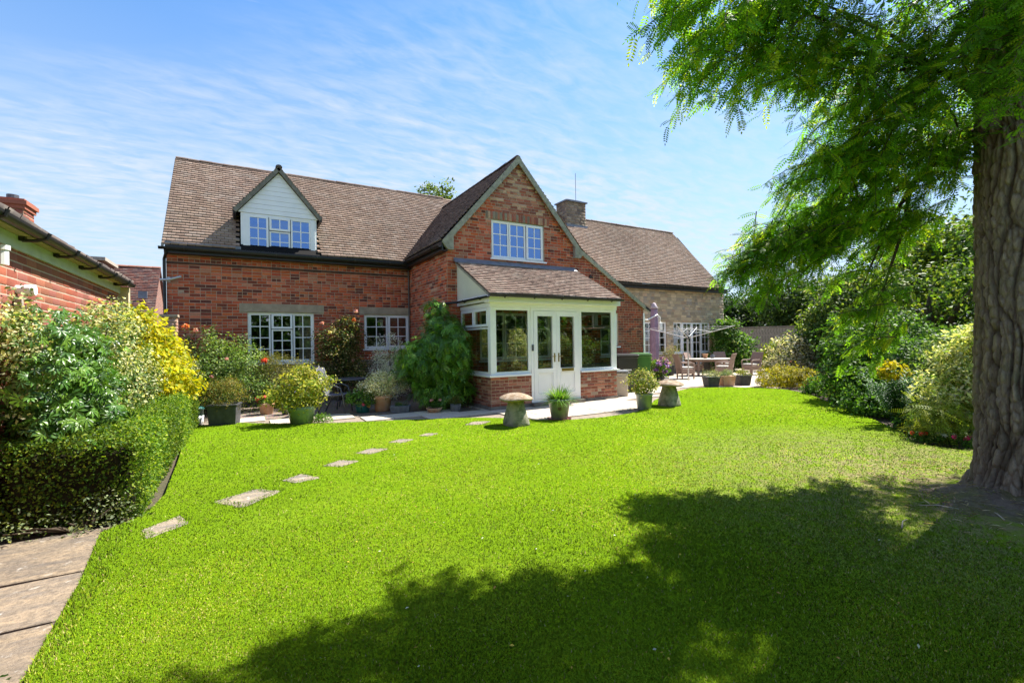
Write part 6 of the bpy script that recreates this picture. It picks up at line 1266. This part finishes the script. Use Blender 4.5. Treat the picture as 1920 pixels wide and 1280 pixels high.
b = MB(); b.add([(-0.245, -0.28, 0.445), (0.245, -0.28, 0.445), (0.245, 0.17, 0.43), (-0.245, 0.17, 0.43), (-0.245, -0.05, 0.42), (0.245, -0.05, 0.42)], [(0, 1, 5, 4), (4, 5, 2, 3)]); b.build('seat', M['mesh_cloth'], t)
t = thing('patio_chair', 'second grey patio chair hidden behind the green pot bush, far side of the table', 'chair', (2.9, -1.75, 0), R(-40))
for s_ in (-1, 1):
    b = MB(); b.tube([(s_ * 0.27, -0.3, 0), (s_ * 0.27, -0.2, 0.6), (s_ * 0.27, 0.2, 0.64)], 0.016, 8); b.build('leg', M['grey_metal'], t, True)
    b = MB(); b.tube([(s_ * 0.26, 0.33, 0), (s_ * 0.255, 0.14, 0.42), (s_ * 0.245, 0.36, 1.05)], 0.016, 8); b.build('leg', M['grey_metal'], t, True)
b = MB(); b.add([(-0.245, 0.15, 0.43), (0.245, 0.15, 0.43), (0.235, 0.36, 1.06), (-0.235, 0.36, 1.06)], [(0, 1, 2, 3)]); b.build('backrest', M['mesh_cloth'], t)
b = MB(); b.box(-0.245, -0.28, 0.43, 0.245, 0.15, 0.445); b.build('seat', M['mesh_cloth'], t)
t = thing('patio_table', 'round dark patio table beside the grey sling chair', 'table', (3.95, -2.15, 0))
b = MB(); b.lathe([(0.02, 0.70), (0.44, 0.70), (0.455, 0.71), (0.455, 0.725), (0.44, 0.735), (0.02, 0.735)], 32); b.build('table_top', M['grey_metal'], t)
for k in range(4):
    a = k * math.pi / 2 + 0.5; b = MB(); b.tube([(0.36 * math.cos(a), 0.36 * math.sin(a), 0), (0.3 * math.cos(a), 0.3 * math.sin(a), 0.4), (0.38 * math.cos(a), 0.38 * math.sin(a), 0.7)], 0.016, 8); b.build('leg', M['grey_metal'], t, True)

# wicker dining set
t = thing('dining_table', 'oval stone topped dining table on the far patio', 'table', (19.2, -1.2, 0), R(-30))
b = MB(); pr = []
for z, k in ((0.71, 0.96), (0.725, 1.0), (0.745, 1.0), (0.755, 0.97)):
    pr.append([(1.0 * k * math.copysign(abs(math.cos(a)) ** 0.8, math.cos(a)), 0.55 * k * math.copysign(abs(math.sin(a)) ** 0.8, math.sin(a)), z) for a in [2 * math.pi * j / 36 for j in range(36)]])
b.rings(pr); b.build('table_top', M['table_top'], t)
for sx_ in (-0.55, 0.55):
    for sy_ in (-0.3, 0.3):
        b = MB(); b.box(sx_ - 0.04, sy_ - 0.04, 0, sx_ + 0.04, sy_ + 0.04, 0.71); b.build('leg', M['wicker'], t)
b = MB(); b.box(-0.7, -0.35, 0.62, 0.7, 0.35, 0.7); b.build('apron', M['wicker'], t)
def wicker_chair(label, loc, rz):
    t = thing('wicker_chair', label, 'chair', loc, rz, group='wicker chairs round the dining table')
    b = MB(); b.box(-0.28, -0.28, 0.22, 0.28, 0.27, 0.44, 0.02); b.build('seat', M['wicker'], t)
    b = MB(); pr = []
    for z, y_, th in ((0.42, 0.22, 0.07), (0.6, 0.25, 0.06), (0.8, 0.3, 0.055), (0.98, 0.37, 0.05), (1.0, 0.385, 0.03)):
        pr.append([(-0.28, y_, z), (-0.14, y_ + 0.02, z), (0, y_ + 0.03, z), (0.14, y_ + 0.02, z), (0.28, y_, z), (0.28, y_ + th, z), (0, y_ + th + 0.03, z), (-0.28, y_ + th, z)])
    b.rings(pr); b.build('backrest', M['wicker'], t)
    for sx_ in (-1, 1):
        b = MB(); b.tube([(sx_ * 0.27, -0.26, 0.44), (sx_ * 0.27, -0.25, 0.63), (sx_ * 0.27, -0.15, 0.66), (sx_ * 0.27, 0.26, 0.66)], 0.028, 8); b.build('arm', M['wicker'], t)
        for sy_ in (-0.24, 0.23):
            b = MB(); b.beam((sx_ * 0.25, sy_, 0), (sx_ * 0.25, sy_, 0.23), 0.045, 0.045, (0, 1, 0)); b.build('leg', M['wicker'], t)
    b = MB(); b.box(-0.25, -0.26, 0.442, 0.25, 0.2, 0.5, 0.02); b.build('cushion', M['cushion'], t)
wicker_chair('wicker chair nearest the clothes dryer, back turned to the lawn on the left', (17.05, -1.75, 0), R(62))
wicker_chair('wicker chair on the far left of the dining table', (18.9, -0.75, 0), R(15))
wicker_chair('wicker chair on the far side of the dining table by the french doors', (20.9, -0.75, 0), R(-25))
wicker_chair('wicker chair at the front right of the dining table', (18.75, -2.3, 0), R(200))
wicker_chair('rightmost wicker chair, at the end of the dining table', (20.9, -2.1, 0), R(-100))
t = thing('flower_pot', 'small terracotta pot standing on the dining table', 'pot', (19.15, -1.1, 0.757))
b = MB(); b.lathe([(0.07, 0), (0.1, 0.14), (0.115, 0.15), (0.115, 0.19), (0.09, 0.19)], 14); b.build('pot', M['terracotta'], t, True)
t = thing('flower_pot', 'round grey jar on the dining table beside the terracotta pot', 'jar', (19.42, -1.25, 0.757))
b = MB(); b.lathe([(0.06, 0), (0.1, 0.05), (0.1, 0.1), (0.06, 0.15), (0.07, 0.17)], 14); b.build('jar', M['fibre'], t, True)
# planters at the lawn edge by the dining set
for (x, y, mt, lb, pl) in ((15.15, -4.35, 'slate_planter', 'black square planter at the far lawn edge, left of three', [((0.3, 0.33, 0.2), 2), ((0.16, 0.2, 0.1), 1)]), (15.75, -4.5, 'terracotta', 'pale terracotta square planter at the far lawn edge, middle of three', [((0.22, 0.28, 0.18), 2), ((0.12, 0.18, 0.08), 1)]), (16.4, -4.65, 'slate_planter', 'dark slatted planter at the far lawn edge, right of three', [((0.26, 0.27, 0.05), 2), ((0.15, 0.19, 0.04), 1)])):
    t = thing('square_planter', lb, 'planter', (x, y, 0), R(-25), group='planters at the far lawn edge')
    b = MB(); b.hexa([(-0.17, -0.17, 0), (0.17, -0.17, 0), (0.17, 0.17, 0), (-0.17, 0.17, 0), (-0.21, -0.21, 0.32), (0.21, -0.21, 0.32), (0.21, 0.21, 0.32), (-0.21, 0.21, 0.32)]); b.build('box', M[mt], t)
    b = MB(); b.ring(-0.22, 0.22, 0, 0, 0, 0, 0) if False else b.box(-0.22, -0.22, 0.321, 0.22, 0.22, 0.345); b.build('rim', M[mt], t)
    foliage(t, [((0, 0, 0.42), (0.24, 0.24, 0.11))], 700, 0.06, pl, int(x * 10), tpl=NARROW, spread=0.05)
# closed parasol
t = thing('parasol', 'closed mauve parasol standing on the patio by the stone wing', 'parasol', (16.3, -0.85, 0))
b = MB(); pr = []
for z, r_ in ((0.75, 0.13), (0.9, 0.15), (1.6, 0.165), (2.3, 0.15), (2.75, 0.13), (2.9, 0.12)):
    pr.append([(r_ * (1 + 0.14 * math.sin(6 * a + z)) * math.cos(a), r_ * (1 + 0.14 * math.sin(6 * a + z)) * math.sin(a), z) for a in [2 * math.pi * j / 30 for j in range(30)]])
b.rings(pr); b.build('canopy', M['parasol'], t, True)
b = MB(); b.lathe([(0.16, 2.88), (0.17, 2.9), (0.1, 3.0), (0.08, 3.08), (0.02, 3.12)], 14); b.build('cap', plain('pale_mauve', (0.55, 0.46, 0.5), 0.8), t, True)
b = MB(); b.tube([(0, 0, 0.05), (0, 0, 0.8)], 0.03, 10); b.tube([(0.19, -0.02, 0.05), (0.19, -0.02, 2.6)], 0.022, 8); b.build('pole', M['white_plastic'], t)
b = MB(); b.box(-0.4, -0.4, 0, 0.4, 0.4, 0.07, 0.02); b.build('base', M['black'], t)
b = MB(); b.tube([(-0.85, -0.1, 2.42), (-0.5, -0.1, 2.4), (-0.25, -0.1, 2.5), (0.0, -0.18, 2.62), (0.12, -0.2, 2.5), (0.12, -0.2, 2.3)], 0.026, 8); b.build('crank_arm', M['white_plastic'], t, True)
b = MB(); b.box(0.03, -0.26, 2.0, 0.21, -0.17, 2.3, 0.01); b.build('crank_box', M['white_plastic'], t)
# rotary clothes dryer
t = thing('clothes_dryer', 'open rotary clothes dryer on a thin pole beside the dining table', 'clothes dryer', (16.5, -2.35, 0), R(20))
b = MB(); b.tube([(0, 0, 0), (0, 0, 2.05)], 0.024, 10); b.build('pole', M['alloy'], t)
b = MB(); b.lathe([(0.05, 1.6), (0.06, 1.62), (0.06, 1.72), (0.04, 1.74)], 12); b.build('hub', M['grey_metal'], t)
tips = []
for k in range(4):
    a = k * math.pi / 2 + 0.12; tp = Vector((1.65 * math.cos(a), 1.65 * math.sin(a), 2.08)); tips.append(tp)
    b = MB(); b.tube([(0.05 * math.cos(a), 0.05 * math.sin(a), 1.66), tp], 0.016, 8); b.build('arm', M['alloy'], t)
    b = MB(); b.tube([(0, 0, 2.03), Vector((0, 0, 1.66)).lerp(tp, 0.5)], 0.009, 6); b.build('stay', M['alloy'], t)
b = MB()
for f_ in (0.55, 0.76, 0.97):
    for k in range(4):
        p, q_ = Vector((0, 0, 1.66)).lerp(tips[k], f_), Vector((0, 0, 1.66)).lerp(tips[(k + 1) % 4], f_); b.tube([p, p.lerp(q_, 0.5) - ZH * 0.02, q_], 0.0022, 4)
b.build('line', M['white_plastic'], t)
potted('pot of purple hydrangea in front of the parasol', (15.3, -2.0, 0), [(0.14, 0), (0.15, 0.01), (0.18, 0.2), (0.18, 0.22), (0.16, 0.2)], 'slate_planter', (0.16, 0.18), [((0, 0, 0.5), (0.4, 0.38, 0.34))], 1900, 0.085, G_MID + [((0.28, 0.3, 0.06), 1)], 311, spread=0.07, flowers=[((-0.25, -0.2, 0.72), 0.12, [((0.28, 0.14, 0.45), 1), ((0.42, 0.28, 0.55), 1)]), ((0.02, -0.3, 0.62), 0.13, [((0.28, 0.12, 0.45), 1), ((0.4, 0.25, 0.55), 1)]), ((0.05, -0.15, 0.84), 0.13, [((0.45, 0.25, 0.5), 1), ((0.3, 0.15, 0.45), 1)]), ((-0.3, -0.1, 0.5), 0.1, [((0.26, 0.12, 0.42), 1)]), ((0.3, -0.15, 0.7), 0.1, [((0.5, 0.3, 0.5), 1)]), ((-0.1, -0.33, 0.42), 0.1, [((0.3, 0.14, 0.5), 1)])])
potted('tall black pot of wispy pinkish foliage by the stone window', (18.0, -0.1, 0), [(0.18, 0), (0.19, 0.01), (0.24, 0.42), (0.26, 0.45), (0.23, 0.45), (0.2, 0.4)], 'slate_planter', (0.23, 0.42), [((0, 0, 0.85), (0.5, 0.45, 0.42))], 1300, 0.07, [((0.25, 0.22, 0.12), 2), ((0.14, 0.16, 0.06), 2), ((0.4, 0.28, 0.24), 0.6)], 312, tpl=NARROW, spread=0.09)
# grey wall bracket on the cottage corner
t = thing('wall_bracket', 'grey tubular bracket sticking out of the cottage left corner', 'bracket', (0.05, -0.02, 3.3))
b = MB(); b.tube([(-0.18, -0.06, -0.03), (0.0, -0.05, -0.02), (0.27, -0.16, 0.06)], 0.03, 10); b.build('arm', M['alloy'], t, True)
b = MB(); b.box(-0.03, -0.025, -0.07, 0.03, 0.018, 0.05); b.build('plate', M['alloy'], t)

# ================================================================== THE BIG TREE
TX, TY = 8.15, -13.07
tree = thing('garden_tree', 'big tree with furrowed bark and feathery leaves at the right edge', 'tree', (TX, TY, 0))
nth, nh = 420, 470
th = np.linspace(0, 2 * np.pi, nth, endpoint=False); hh = np.concatenate([np.linspace(-0.05, 0.6, 90), np.linspace(0.61, 5.0, 330), np.linspace(5.05, 7.5, nh - 420)])
TH, HH = np.meshgrid(th, hh); c, s_ = np.cos(TH), np.sin(TH)
w1 = snoise(np.stack([c.ravel(), s_.ravel(), HH.ravel() * 0.9], 1), 2.6, 1).reshape(TH.shape); w2 = snoise(np.stack([c.ravel() * 2, s_.ravel() * 2, HH.ravel() * 2.2], 1), 3.0, 2).reshape(TH.shape)
def cells(nu, hv, seed, wa, wb):
    """long interlacing bark plates: distance to the edge of jittered cells"""
    r = np.random.RandomState(seed); U_ = (TH / (2 * np.pi) * nu + wa * w1 + wb * w2); Vv = HH / hv + 0.5 * w2
    nvv = int(12 / hv); jx = r.rand(nvv, nu) * 0.9; jy = r.rand(nvv, nu) * 0.9; iu = np.floor(U_).astype(int); iv = np.floor(Vv).astype(int); f1 = np.full(TH.shape, 9.0); f2 = np.full(TH.shape, 9.0); idn = np.zeros(TH.shape)
    for a_ in (-1, 0, 1):
        for b_ in (-1, 0, 1):
            ku = (iu + a_) % nu; kv = (iv + b_) % nvv; d = np.hypot(iu + a_ + jx[kv, ku] - U_, (iv + b_ + jy[kv, ku] - Vv))
            n1 = d < f1; f2 = np.where(n1, f1, np.minimum(f2, d)); idn = np.where(n1, (ku * 7 + kv * 13) % 17 / 17.0, idn); f1 = np.where(n1, d, f1)
    return np.clip((f2 - f1) / 0.34, 0, 1), idn
e1, id1 = cells(36, 0.85, 3, 1.5, 0.45); e2, id2 = cells(64, 0.13, 5, 1.1, 0.5)
fine = snoise(np.stack([c.ravel() * 9, s_.ravel() * 9, HH.ravel() * 20], 1), 2.4, 4).reshape(TH.shape)
rid = (e1 ** 0.6) * (0.72 + 0.28 * e2)
rad = 0.375 * (1 - 0.02 * HH) + 0.12 * np.exp(-np.maximum(HH, 0) / 0.16) * (1 + 0.55 * np.sin(5 * TH + 1)) + 0.014 * np.sin(2 * TH + HH * 0.4)
rad += 0.04 * (e1 ** 0.6 - 0.6) + 0.020 * (e2 ** 0.7 - 0.6) + 0.02 * (id1 - 0.5) * e1 + 0.014 * (id2 - 0.5) * e2 + 0.005 * fine
V = np.stack([rad * c + 0.012 * HH, rad * s_, HH], -1).reshape(-1, 3); I = np.arange(nh * nth).reshape(nh, nth); J = np.roll(I, -1, 1)
F = np.stack([I[:-1], J[:-1], J[1:], I[1:]], -1).reshape(-1, 4)
def bark_mat():
    m, nt, bs = new_mat('furrowed_bark'); co = coords(nt); at = N(nt, 'ShaderNodeAttribute', attribute_name='tint').outputs['Color']
    mp = N(nt, 'ShaderNodeMapping'); mp.inputs['Scale'].default_value = (1, 1, 0.35); nt.links.new(co, mp.inputs[0])
    a = noise(nt, mp.outputs[0], 26, 6, 0.7); b_ = noise(nt, co, 3.5, 5, 0.6)
    c = mixc(nt, ramp(nt, a, 0.3, 0.7), (0.5, 0.45, 0.4), (1.3, 1.25, 1.15)); c = mixc(nt, 1.0, at, c, 'MULTIPLY')
    c = mixc(nt, ramp(nt, b_, 0.55, 0.7, 0, 0.5), c, (0.13, 0.14, 0.10))
    nt.links.new(c, bs.inputs['Base Color']); bs.inputs['Roughness'].default_value = 0.95; bs.inputs['Specular IOR Level'].default_value = 0.2; bump(nt, bs, a, 0.8, 0.02); return m
tb = np.clip(rid.ravel(), 0.0, 1)[:, None]
link('trunk', np_mesh('trunk', V, F, 1.25 * (np.array((0.055, 0.043, 0.035)) * (1 - tb) + np.array((0.205, 0.18, 0.155)) * tb) * (0.8 + 0.4 * id2.ravel()[:, None]), True), bark_mat(), tree)
# camera-free directions of the crown: a = along the house-right axis seen from the garden, b = away
ax_r = np.array([0.8645, -0.5024, 0]); ax_f = np.array([0.5025, 0.8646, 0]); c0 = np.array([1.6207, -14.4399, 0])
def cw(x, d, h): return c0 + ax_r * x + ax_f * d + np.array([0, 0, h]) - np.array([TX, TY, 0])
masses = [  # centre, radii (right, away, up), twigs
    (cw(2.05, 4.2, 4.35), (0.62, 0.62, 0.55), 105), (cw(2.75, 4.3, 4.75), (0.75, 0.65, 0.6), 120), (cw(1.55, 4.0, 4.75), (0.40, 0.45, 0.34), 34),
    (cw(3.55, 4.7, 4.15), (0.75, 0.6, 0.7), 125), (cw(4.3, 4.6, 4.4), (0.65, 0.65, 0.8), 95), (cw(3.55, 4.85, 3.5), (0.55, 0.45, 0.32), 64), (cw(3.1, 4.9, 3.3), (0.25, 0.3, 0.2), 12),
    (cw(3.95, 5.3, 3.05), (0.85, 0.5, 0.38), 90), (cw(3.2, 5.3, 2.7), (0.62, 0.4, 0.33), 72), (cw(2.75, 5.2, 2.45), (0.36, 0.34, 0.26), 34), (cw(4.5, 5.4, 2.95), (0.5, 0.45, 0.3), 34),
    (cw(4.0, 5.3, 2.15), (0.34, 0.32, 0.42), 28), (cw(4.2, 5.4, 1.62), (0.22, 0.22, 0.32), 11), (cw(3.95, 3.75, 3.9), (0.35, 0.35, 0.5), 26),
    (cw(3.9, 4.9, 3.5), (0.7, 0.45, 0.32), 50), (cw(4.6, 5.1, 3.7), (0.45, 0.4, 0.5), 40), (cw(3.5, 5.4, 2.95), (0.6, 0.4, 0.3), 50), (cw(3.0, 4.3, 4.2), (0.4, 0.4, 0.3), 36), (cw(4.4, 4.0, 4.6), (0.5, 0.4, 0.5), 50), (cw(4.6, 4.7, 3.5), (0.3, 0.28, 0.25), 22)]
over = [(cw(4.6, 4.6, 6.2), (1.5, 1.1, 0.9), 150), (cw(6.2, 4.8, 6.4), (1.7, 1.5, 1.2), 220), (cw(6.7, 4.9, 4.8), (1.2, 1.0, 1.1), 150), (cw(6.8, 6.3, 4.7), (1.3, 0.55, 0.8), 130), (cw(3.4, 4.2, 5.8), (0.95, 0.8, 0.6), 95), (cw(7.6, 4.6, 5.6), (1.3, 1.5, 1.3), 170), (cw(5.4, 3.7, 5.6), (1.1, 0.9, 0.9), 110)]
PIN_A = pinnate_tpl(7, 0.10, 0.24, 0.28); PIN_B = pinnate_tpl(5, 0.14, 0.26, 0.4)
TREE_G = [((0.10, 0.23, 0.014), 3), ((0.16, 0.31, 0.018), 3), ((0.06, 0.15, 0.012), 2), ((0.33, 0.41, 0.025), 1.3)]
def crown_mesh(ms, tpl, per, size, seed, name):
    rs = np.random.RandomState(seed); P = []; T_ = []; Nn = []; tw = MB()
    for ctr, rd, ntw in ms:
        ntw = int(ntw)
        for k in range(ntw):
            d = rs.normal(size=3); d /= np.linalg.norm(d); rr_ = rs.uniform(0.15, 1.0) ** 0.6
            p0 = ctr + (ax_r * d[0] * rd[0] + ax_f * d[1] * rd[1] + np.array([0, 0, 1]) * d[2] * rd[2]) * rr_
            out = p0 * np.array([1, 1, 0]); out /= (np.linalg.norm(out) + 1e-6)
            dr = out * 0.7 + rs.normal(size=3) * 0.45 + np.array([0, 0, -0.15]); dr[2] = min(dr[2], 0.12); dr /= np.linalg.norm(dr); L_ = rs.uniform(0.3, 0.6)
            st = p0 - dr * L_ * 0.5; pts = []
            for j in range(5):
                t = j / 4; pts.append(st + dr * L_ * t + np.array([0, 0, -0.20 * t * t]))
            tw.tube(pts, [0.006, 0.005, 0.004, 0.003, 0.0015], 4, False)
            for j in range(per):
                t = (j + 0.6) / per; q_ = st + dr * L_ * t + np.array([0, 0, -0.20 * t * t]); sd_ = np.cross(dr, [0, 0, 1.0]); sd_ /= np.linalg.norm(sd_) + 1e-6
                sgn = 1 if j % 2 else -1; td = dr * 0.55 + sd_ * sgn * 0.9 + rs.normal(size=3) * 0.4 + np.array([0, 0, -0.12 - 0.3 * rs.rand()]); P.append(q_); T_.append(td); Nn.append(np.array([0, 0, 1.0]) + rs.normal(size=3) * 0.35)
    P = np.array(P); n_ = len(P); S = size * rs.uniform(0.65, 1.25, n_)
    cc = pick_cols(rs, TREE_G, n_, 0.25) * (1 + 0.25 * snoise(P, 1.8, 6))[:, None]
    V, F, T = place(tpl, P, np.array(T_), np.array(Nn), S, np.clip(cc, 0.004, 0.8))
    link(name, np_mesh(name, V, F, T), M['leaf_tree'], tree, kind='stuff')
    tw.build('twigs', M['twig'], tree, True, kind='stuff')
crown_mesh([(c_, r_, n_ * 0.82) for c_, r_, n_ in masses], PIN_A, 14, 0.155, 401, 'crown')
crown_mesh([(c_, r_, n_ * 0.33) for c_, r_, n_ in over], PIN_B, 12, 0.24, 402, 'upper_crown')
rs_ = random.Random(6)
hubs = [(cw(4.5, 5.2, 3.3), 3.75), (cw(4.35, 4.75, 4.35), 3.6)]
for hub, zt in hubs:
    b = MB(); p = Vector((0.0, 0.1, zt)); q_ = Vector(hub); b.tube([p, p.lerp(q_, 0.5) + ZH * 0.1, q_], [0.06, 0.045, 0.03], 8); b.build('limb', M['twig'], tree, True)
for ctr, rd, ntw in masses + over:
    q_ = Vector(ctr); p = Vector(hubs[0][0]) if ctr[2] < 3.45 else (Vector(hubs[1][0]) if ctr[2] < 5.0 else Vector((0.1, 0, min(7.0, ctr[2]))))
    if (q_ - p).length < 0.2: continue
    m1_, m2_ = p.lerp(q_, 0.35) + Vector((rs_.uniform(-.06, .06), rs_.uniform(-.06, .06), 0.05)), p.lerp(q_, 0.7) + ZH * 0.06
    r0 = 0.022 if ctr[2] < 5 else 0.1
    b = MB(); b.tube([p, m1_, m2_, q_], [r0, r0 * 0.8, r0 * 0.55, 0.004], 7); b.build('limb', M['twig'], tree, True)

# mossy bare earth round the trunk
def earth_mat():
    m, nt, bs = new_mat('mossy_earth'); g = N(nt, 'ShaderNodeNewGeometry').outputs['Position']
    a = noise(nt, g, 18, 6, 0.7); b_ = noise(nt, g, 3.0, 5, 0.6)
    c = mixc(nt, ramp(nt, a, 0.35, 0.65), (0.09, 0.06, 0.045), (0.20, 0.15, 0.11)); c = mixc(nt, ramp(nt, b_, 0.42, 0.6), c, mixc(nt, ramp(nt, a, 0.3, 0.7), (0.07, 0.075, 0.015), (0.17, 0.15, 0.03)))
    nt.links.new(c, bs.inputs['Base Color']); bs.inputs['Roughness'].default_value = 0.95; bump(nt, bs, a, 1.0, 0.04); return m
nr, na = 26, 90; V = []; 
for i in range(nr):
    for j in range(na):
        a = 2 * math.pi * j / na; q = i / (nr - 1); R_ = (0.86 + 0.14 * math.sin(3 * a + 1) + 0.12 * math.sin(7 * a) + 0.06 * math.sin(13 * a + 2)) * (1.35 + 0.7 * math.cos(a + 1.85)); r_ = 0.3 + (R_ - 0.3) * q
        z = 0.13 * (1 - q) ** 1.6 + 0.022 * (1 - q) * math.sin(5 * a + 3 * q) + 0.008 * math.sin(17 * a + 11 * q) * (1 - q) + LAWN_Z - 0.008 + 0.012 * (1 - q); V.append((TX + r_ * math.cos(a), TY + r_ * math.sin(a), z))
I = np.arange(nr * na).reshape(nr, na); J = np.roll(I, -1, 1); F = np.stack([I[:-1], J[:-1], J[1:], I[1:]], -1).reshape(-1, 4)
link('bare_earth', np_mesh('bare_earth', V, F, None, True), earth_mat(), kind='structure')
for k, (x, y, L_, a, lb) in enumerate([(7.15, -13.1, 0.16, 0.6, 'pale fallen twig on the bare earth left of the trunk'), (7.0, -12.75, 0.3, 2.4, 'thin grey twig lying where turf meets bare earth'), (6.3, -12.75, 0.22, 0.2, 'short straw coloured twig on the shaded lawn')]):
    b = MB(); d = Vector((math.cos(a), math.sin(a), 0.05)); p = Vector((x, y, LAWN_Z + 0.035)); b.tube([p - d * L_ / 2, p + Vector((0.01, 0.015, 0.012)), p + d * L_ / 2], [0.006, 0.005, 0.003], 6); b.build('fallen_twig', plain('bleached_twig', (0.42, 0.36, 0.28), 0.9), None, True, label=lb, category='twig')

# ================================================================== GRASS
def grass():
    rs = np.random.RandomState(9); n = 760000
    d = 1.35 * (15.5 / 1.35) ** (rs.rand(n) ** 1.15); x = (rs.rand(n) * 2 - 1) * d * 1.32
    X = c0[0] + ax_r[0] * x + ax_f[0] * d; Y = c0[1] + ax_r[1] * x + ax_f[1] * d
    k = in_poly(X, Y, LAWN)
    nears = np.zeros(n, bool)
    for q in STEPS:
        cx, cy = sum(p[0] for p in q) / 4, sum(p[1] for p in q) / 4; sh = [(cx + (p[0] - cx) * 0.7, cy + (p[1] - cy) * 0.7) for p in q]; k &= ~in_poly(X, Y, sh); nears |= in_poly(X, Y, [(cx + (p[0] - cx) * 1.3, cy + (p[1] - cy) * 1.3) for p in q])
    tr = np.hypot(X - TX, Y - TY); tw_ = ((X - TX) * -0.3 + (Y - TY) * -0.95) / (tr + 1e-6); tre = tr - 0.95 * np.clip(tw_, -0.2, 1); PN = np.stack([X, Y, X * 0], 1)
    worn = np.clip(1.35 - tre, 0, 1) * 1.25 + 0.25 * snoise(PN, 4, 3) * (tr < 3.4) + np.clip((3.3 - tr) / 3.3, 0, 1) * 0.35
    k &= (worn < rs.rand(n)) & (tr > 0.5)
    X, Y, d, PN, tr, nears = X[k], Y[k], d[k], PN[k], tr[k], nears[k]; n = len(X)
    h = rs.uniform(0.007, 0.018, n) * (1 + 0.35 * snoise(PN, 3.0, 5)) * (1 + (rs.rand(n) < 0.02) * 0.8); h = np.clip(h, 0.010, 0.075); h[nears] *= 1.7; h[(X < 0.80) & (Y < -9.1)] *= 1.8
    w = 0.0016 + 0.0009 * d
    w = np.minimum(w, 0.012)
    a = rs.uniform(0, 6.283, n); ln = rs.uniform(0.1, 0.95, n) * h * 1.1
    bx, by = np.cos(a) * w, np.sin(a) * w; la = rs.uniform(0, 6.283, n); lx, ly = np.cos(la) * ln, np.sin(la) * ln; mound = 0.1 * np.clip(1 - (tr - 0.3) / 0.9, 0, 1) ** 1.6; z0 = LAWN_Z - 0.004 + mound
    V = np.stack([np.stack([X - bx, Y - by, z0], 1), np.stack([X + bx, Y + by, z0], 1), np.stack([X + lx, Y + ly, LAWN_Z + mound + h * np.sqrt(np.clip(1 - (ln / (h * 1.25)) ** 2, .1, 1))], 1)], 1).reshape(-1, 3)
    F = np.arange(n * 3).reshape(-1, 3)
    big_ = snoise(PN, 0.8, 21) + 0.75 * snoise(PN, 2.7, 22) + 0.5 * snoise(PN, 8.0, 23); yel = np.clip(0.30 + 0.7 * big_ + 0.5 * np.clip(1 - np.abs(tr - 3.2) / 2.4, 0, 1), 0, 0.9)
    base = pick_cols(rs, [((0.145, 0.25, 0.010), 3), ((0.165, 0.27, 0.011), 3), ((0.125, 0.235, 0.010), 2)], n, 0.05)
    pale = pick_cols(rs, [((0.255, 0.325, 0.012), 3), ((0.37, 0.36, 0.08), 1.4)], n, 0.07); k2 = rs.rand(n) < yel * 0.75; base[k2] = pale[k2]; base *= (1 + 0.22 * snoise(PN, 1.7, 24) + 0.22 * snoise(PN, 5.0, 25) + 0.07 * snoise(PN, 19.0, 26))[:, None]
    dry = rs.rand(n) < (0.025 + 0.30 * np.clip(1 - tr / 3.6, 0, 1)); base[dry] = pick_cols(rs, [((0.36, 0.30, 0.13), 1)], int(dry.sum()))
    link('grass', np_mesh('grass', V, F, np.repeat(base, 3, axis=0)), M['grass'], kind='stuff', label='mown green grass of the lawn', category='grass')
grass()
# straw, bark flakes and bits of twig littering the bare earth
rs = np.random.RandomState(37); n = 1500
aa = rs.uniform(0, 6.283, n); rr_ = 0.42 + 1.25 * rs.rand(n) ** 0.8; X = TX + rr_ * np.cos(aa) - 0.12; Y = TY + rr_ * np.sin(aa) - 0.3
P = np.stack([X, Y, LAWN_Z + 0.012 + 0.13 * np.clip(1 - (np.hypot(X - TX, Y - TY) - 0.3) / 1.1, 0, 1) ** 1.6], 1)
V, F, T = place(SPEAR, P, np.stack([rs.normal(size=n), rs.normal(size=n), rs.normal(size=n) * .25], 1), np.stack([rs.normal(size=n) * .3, rs.normal(size=n) * .3, np.ones(n)], 1), rs.uniform(0.02, 0.10, n), pick_cols(rs, [((0.38, 0.31, 0.2), 2), ((0.2, 0.14, 0.09), 2), ((0.5, 0.44, 0.32), 1), ((0.12, 0.14, 0.03), 1.5)], n))
link('leaf_litter', np_mesh('leaf_litter', V, F, T), M['leaf'], kind='stuff', label='straw and bark litter on the bare earth under the tree', category='litter')
# fallen yellow leaves and daisies scattered on the turf
rs = np.random.RandomState(31); n = 150
d = rs.uniform(1.8, 8, n); x = rs.uniform(-0.4, 1.0, n) * d; X = c0[0] + ax_r[0] * x + ax_f[0] * d; Y = c0[1] + ax_r[1] * x + ax_f[1] * d; k = in_poly(X, Y, LAWN); P = np.stack([X, Y, np.full(n, LAWN_Z + 0.03)], 1)[k]; n = len(P)
V, F, T = place(LEAF, P, np.stack([rs.normal(size=n), rs.normal(size=n), rs.normal(size=n) * .2], 1), np.stack([rs.normal(size=n) * .3, rs.normal(size=n) * .3, np.ones(n)], 1), rs.uniform(0.015, 0.032, n), pick_cols(rs, [((0.55, 0.42, 0.06), 2), ((0.45, 0.25, 0.08), 1), ((0.6, 0.6, 0.5), 1)], n))
link('fallen_leaves', np_mesh('fallen_leaves', V, F, T), M['leaf'], kind='stuff', label='small yellow fallen leaves scattered over the lawn', category='leaves')
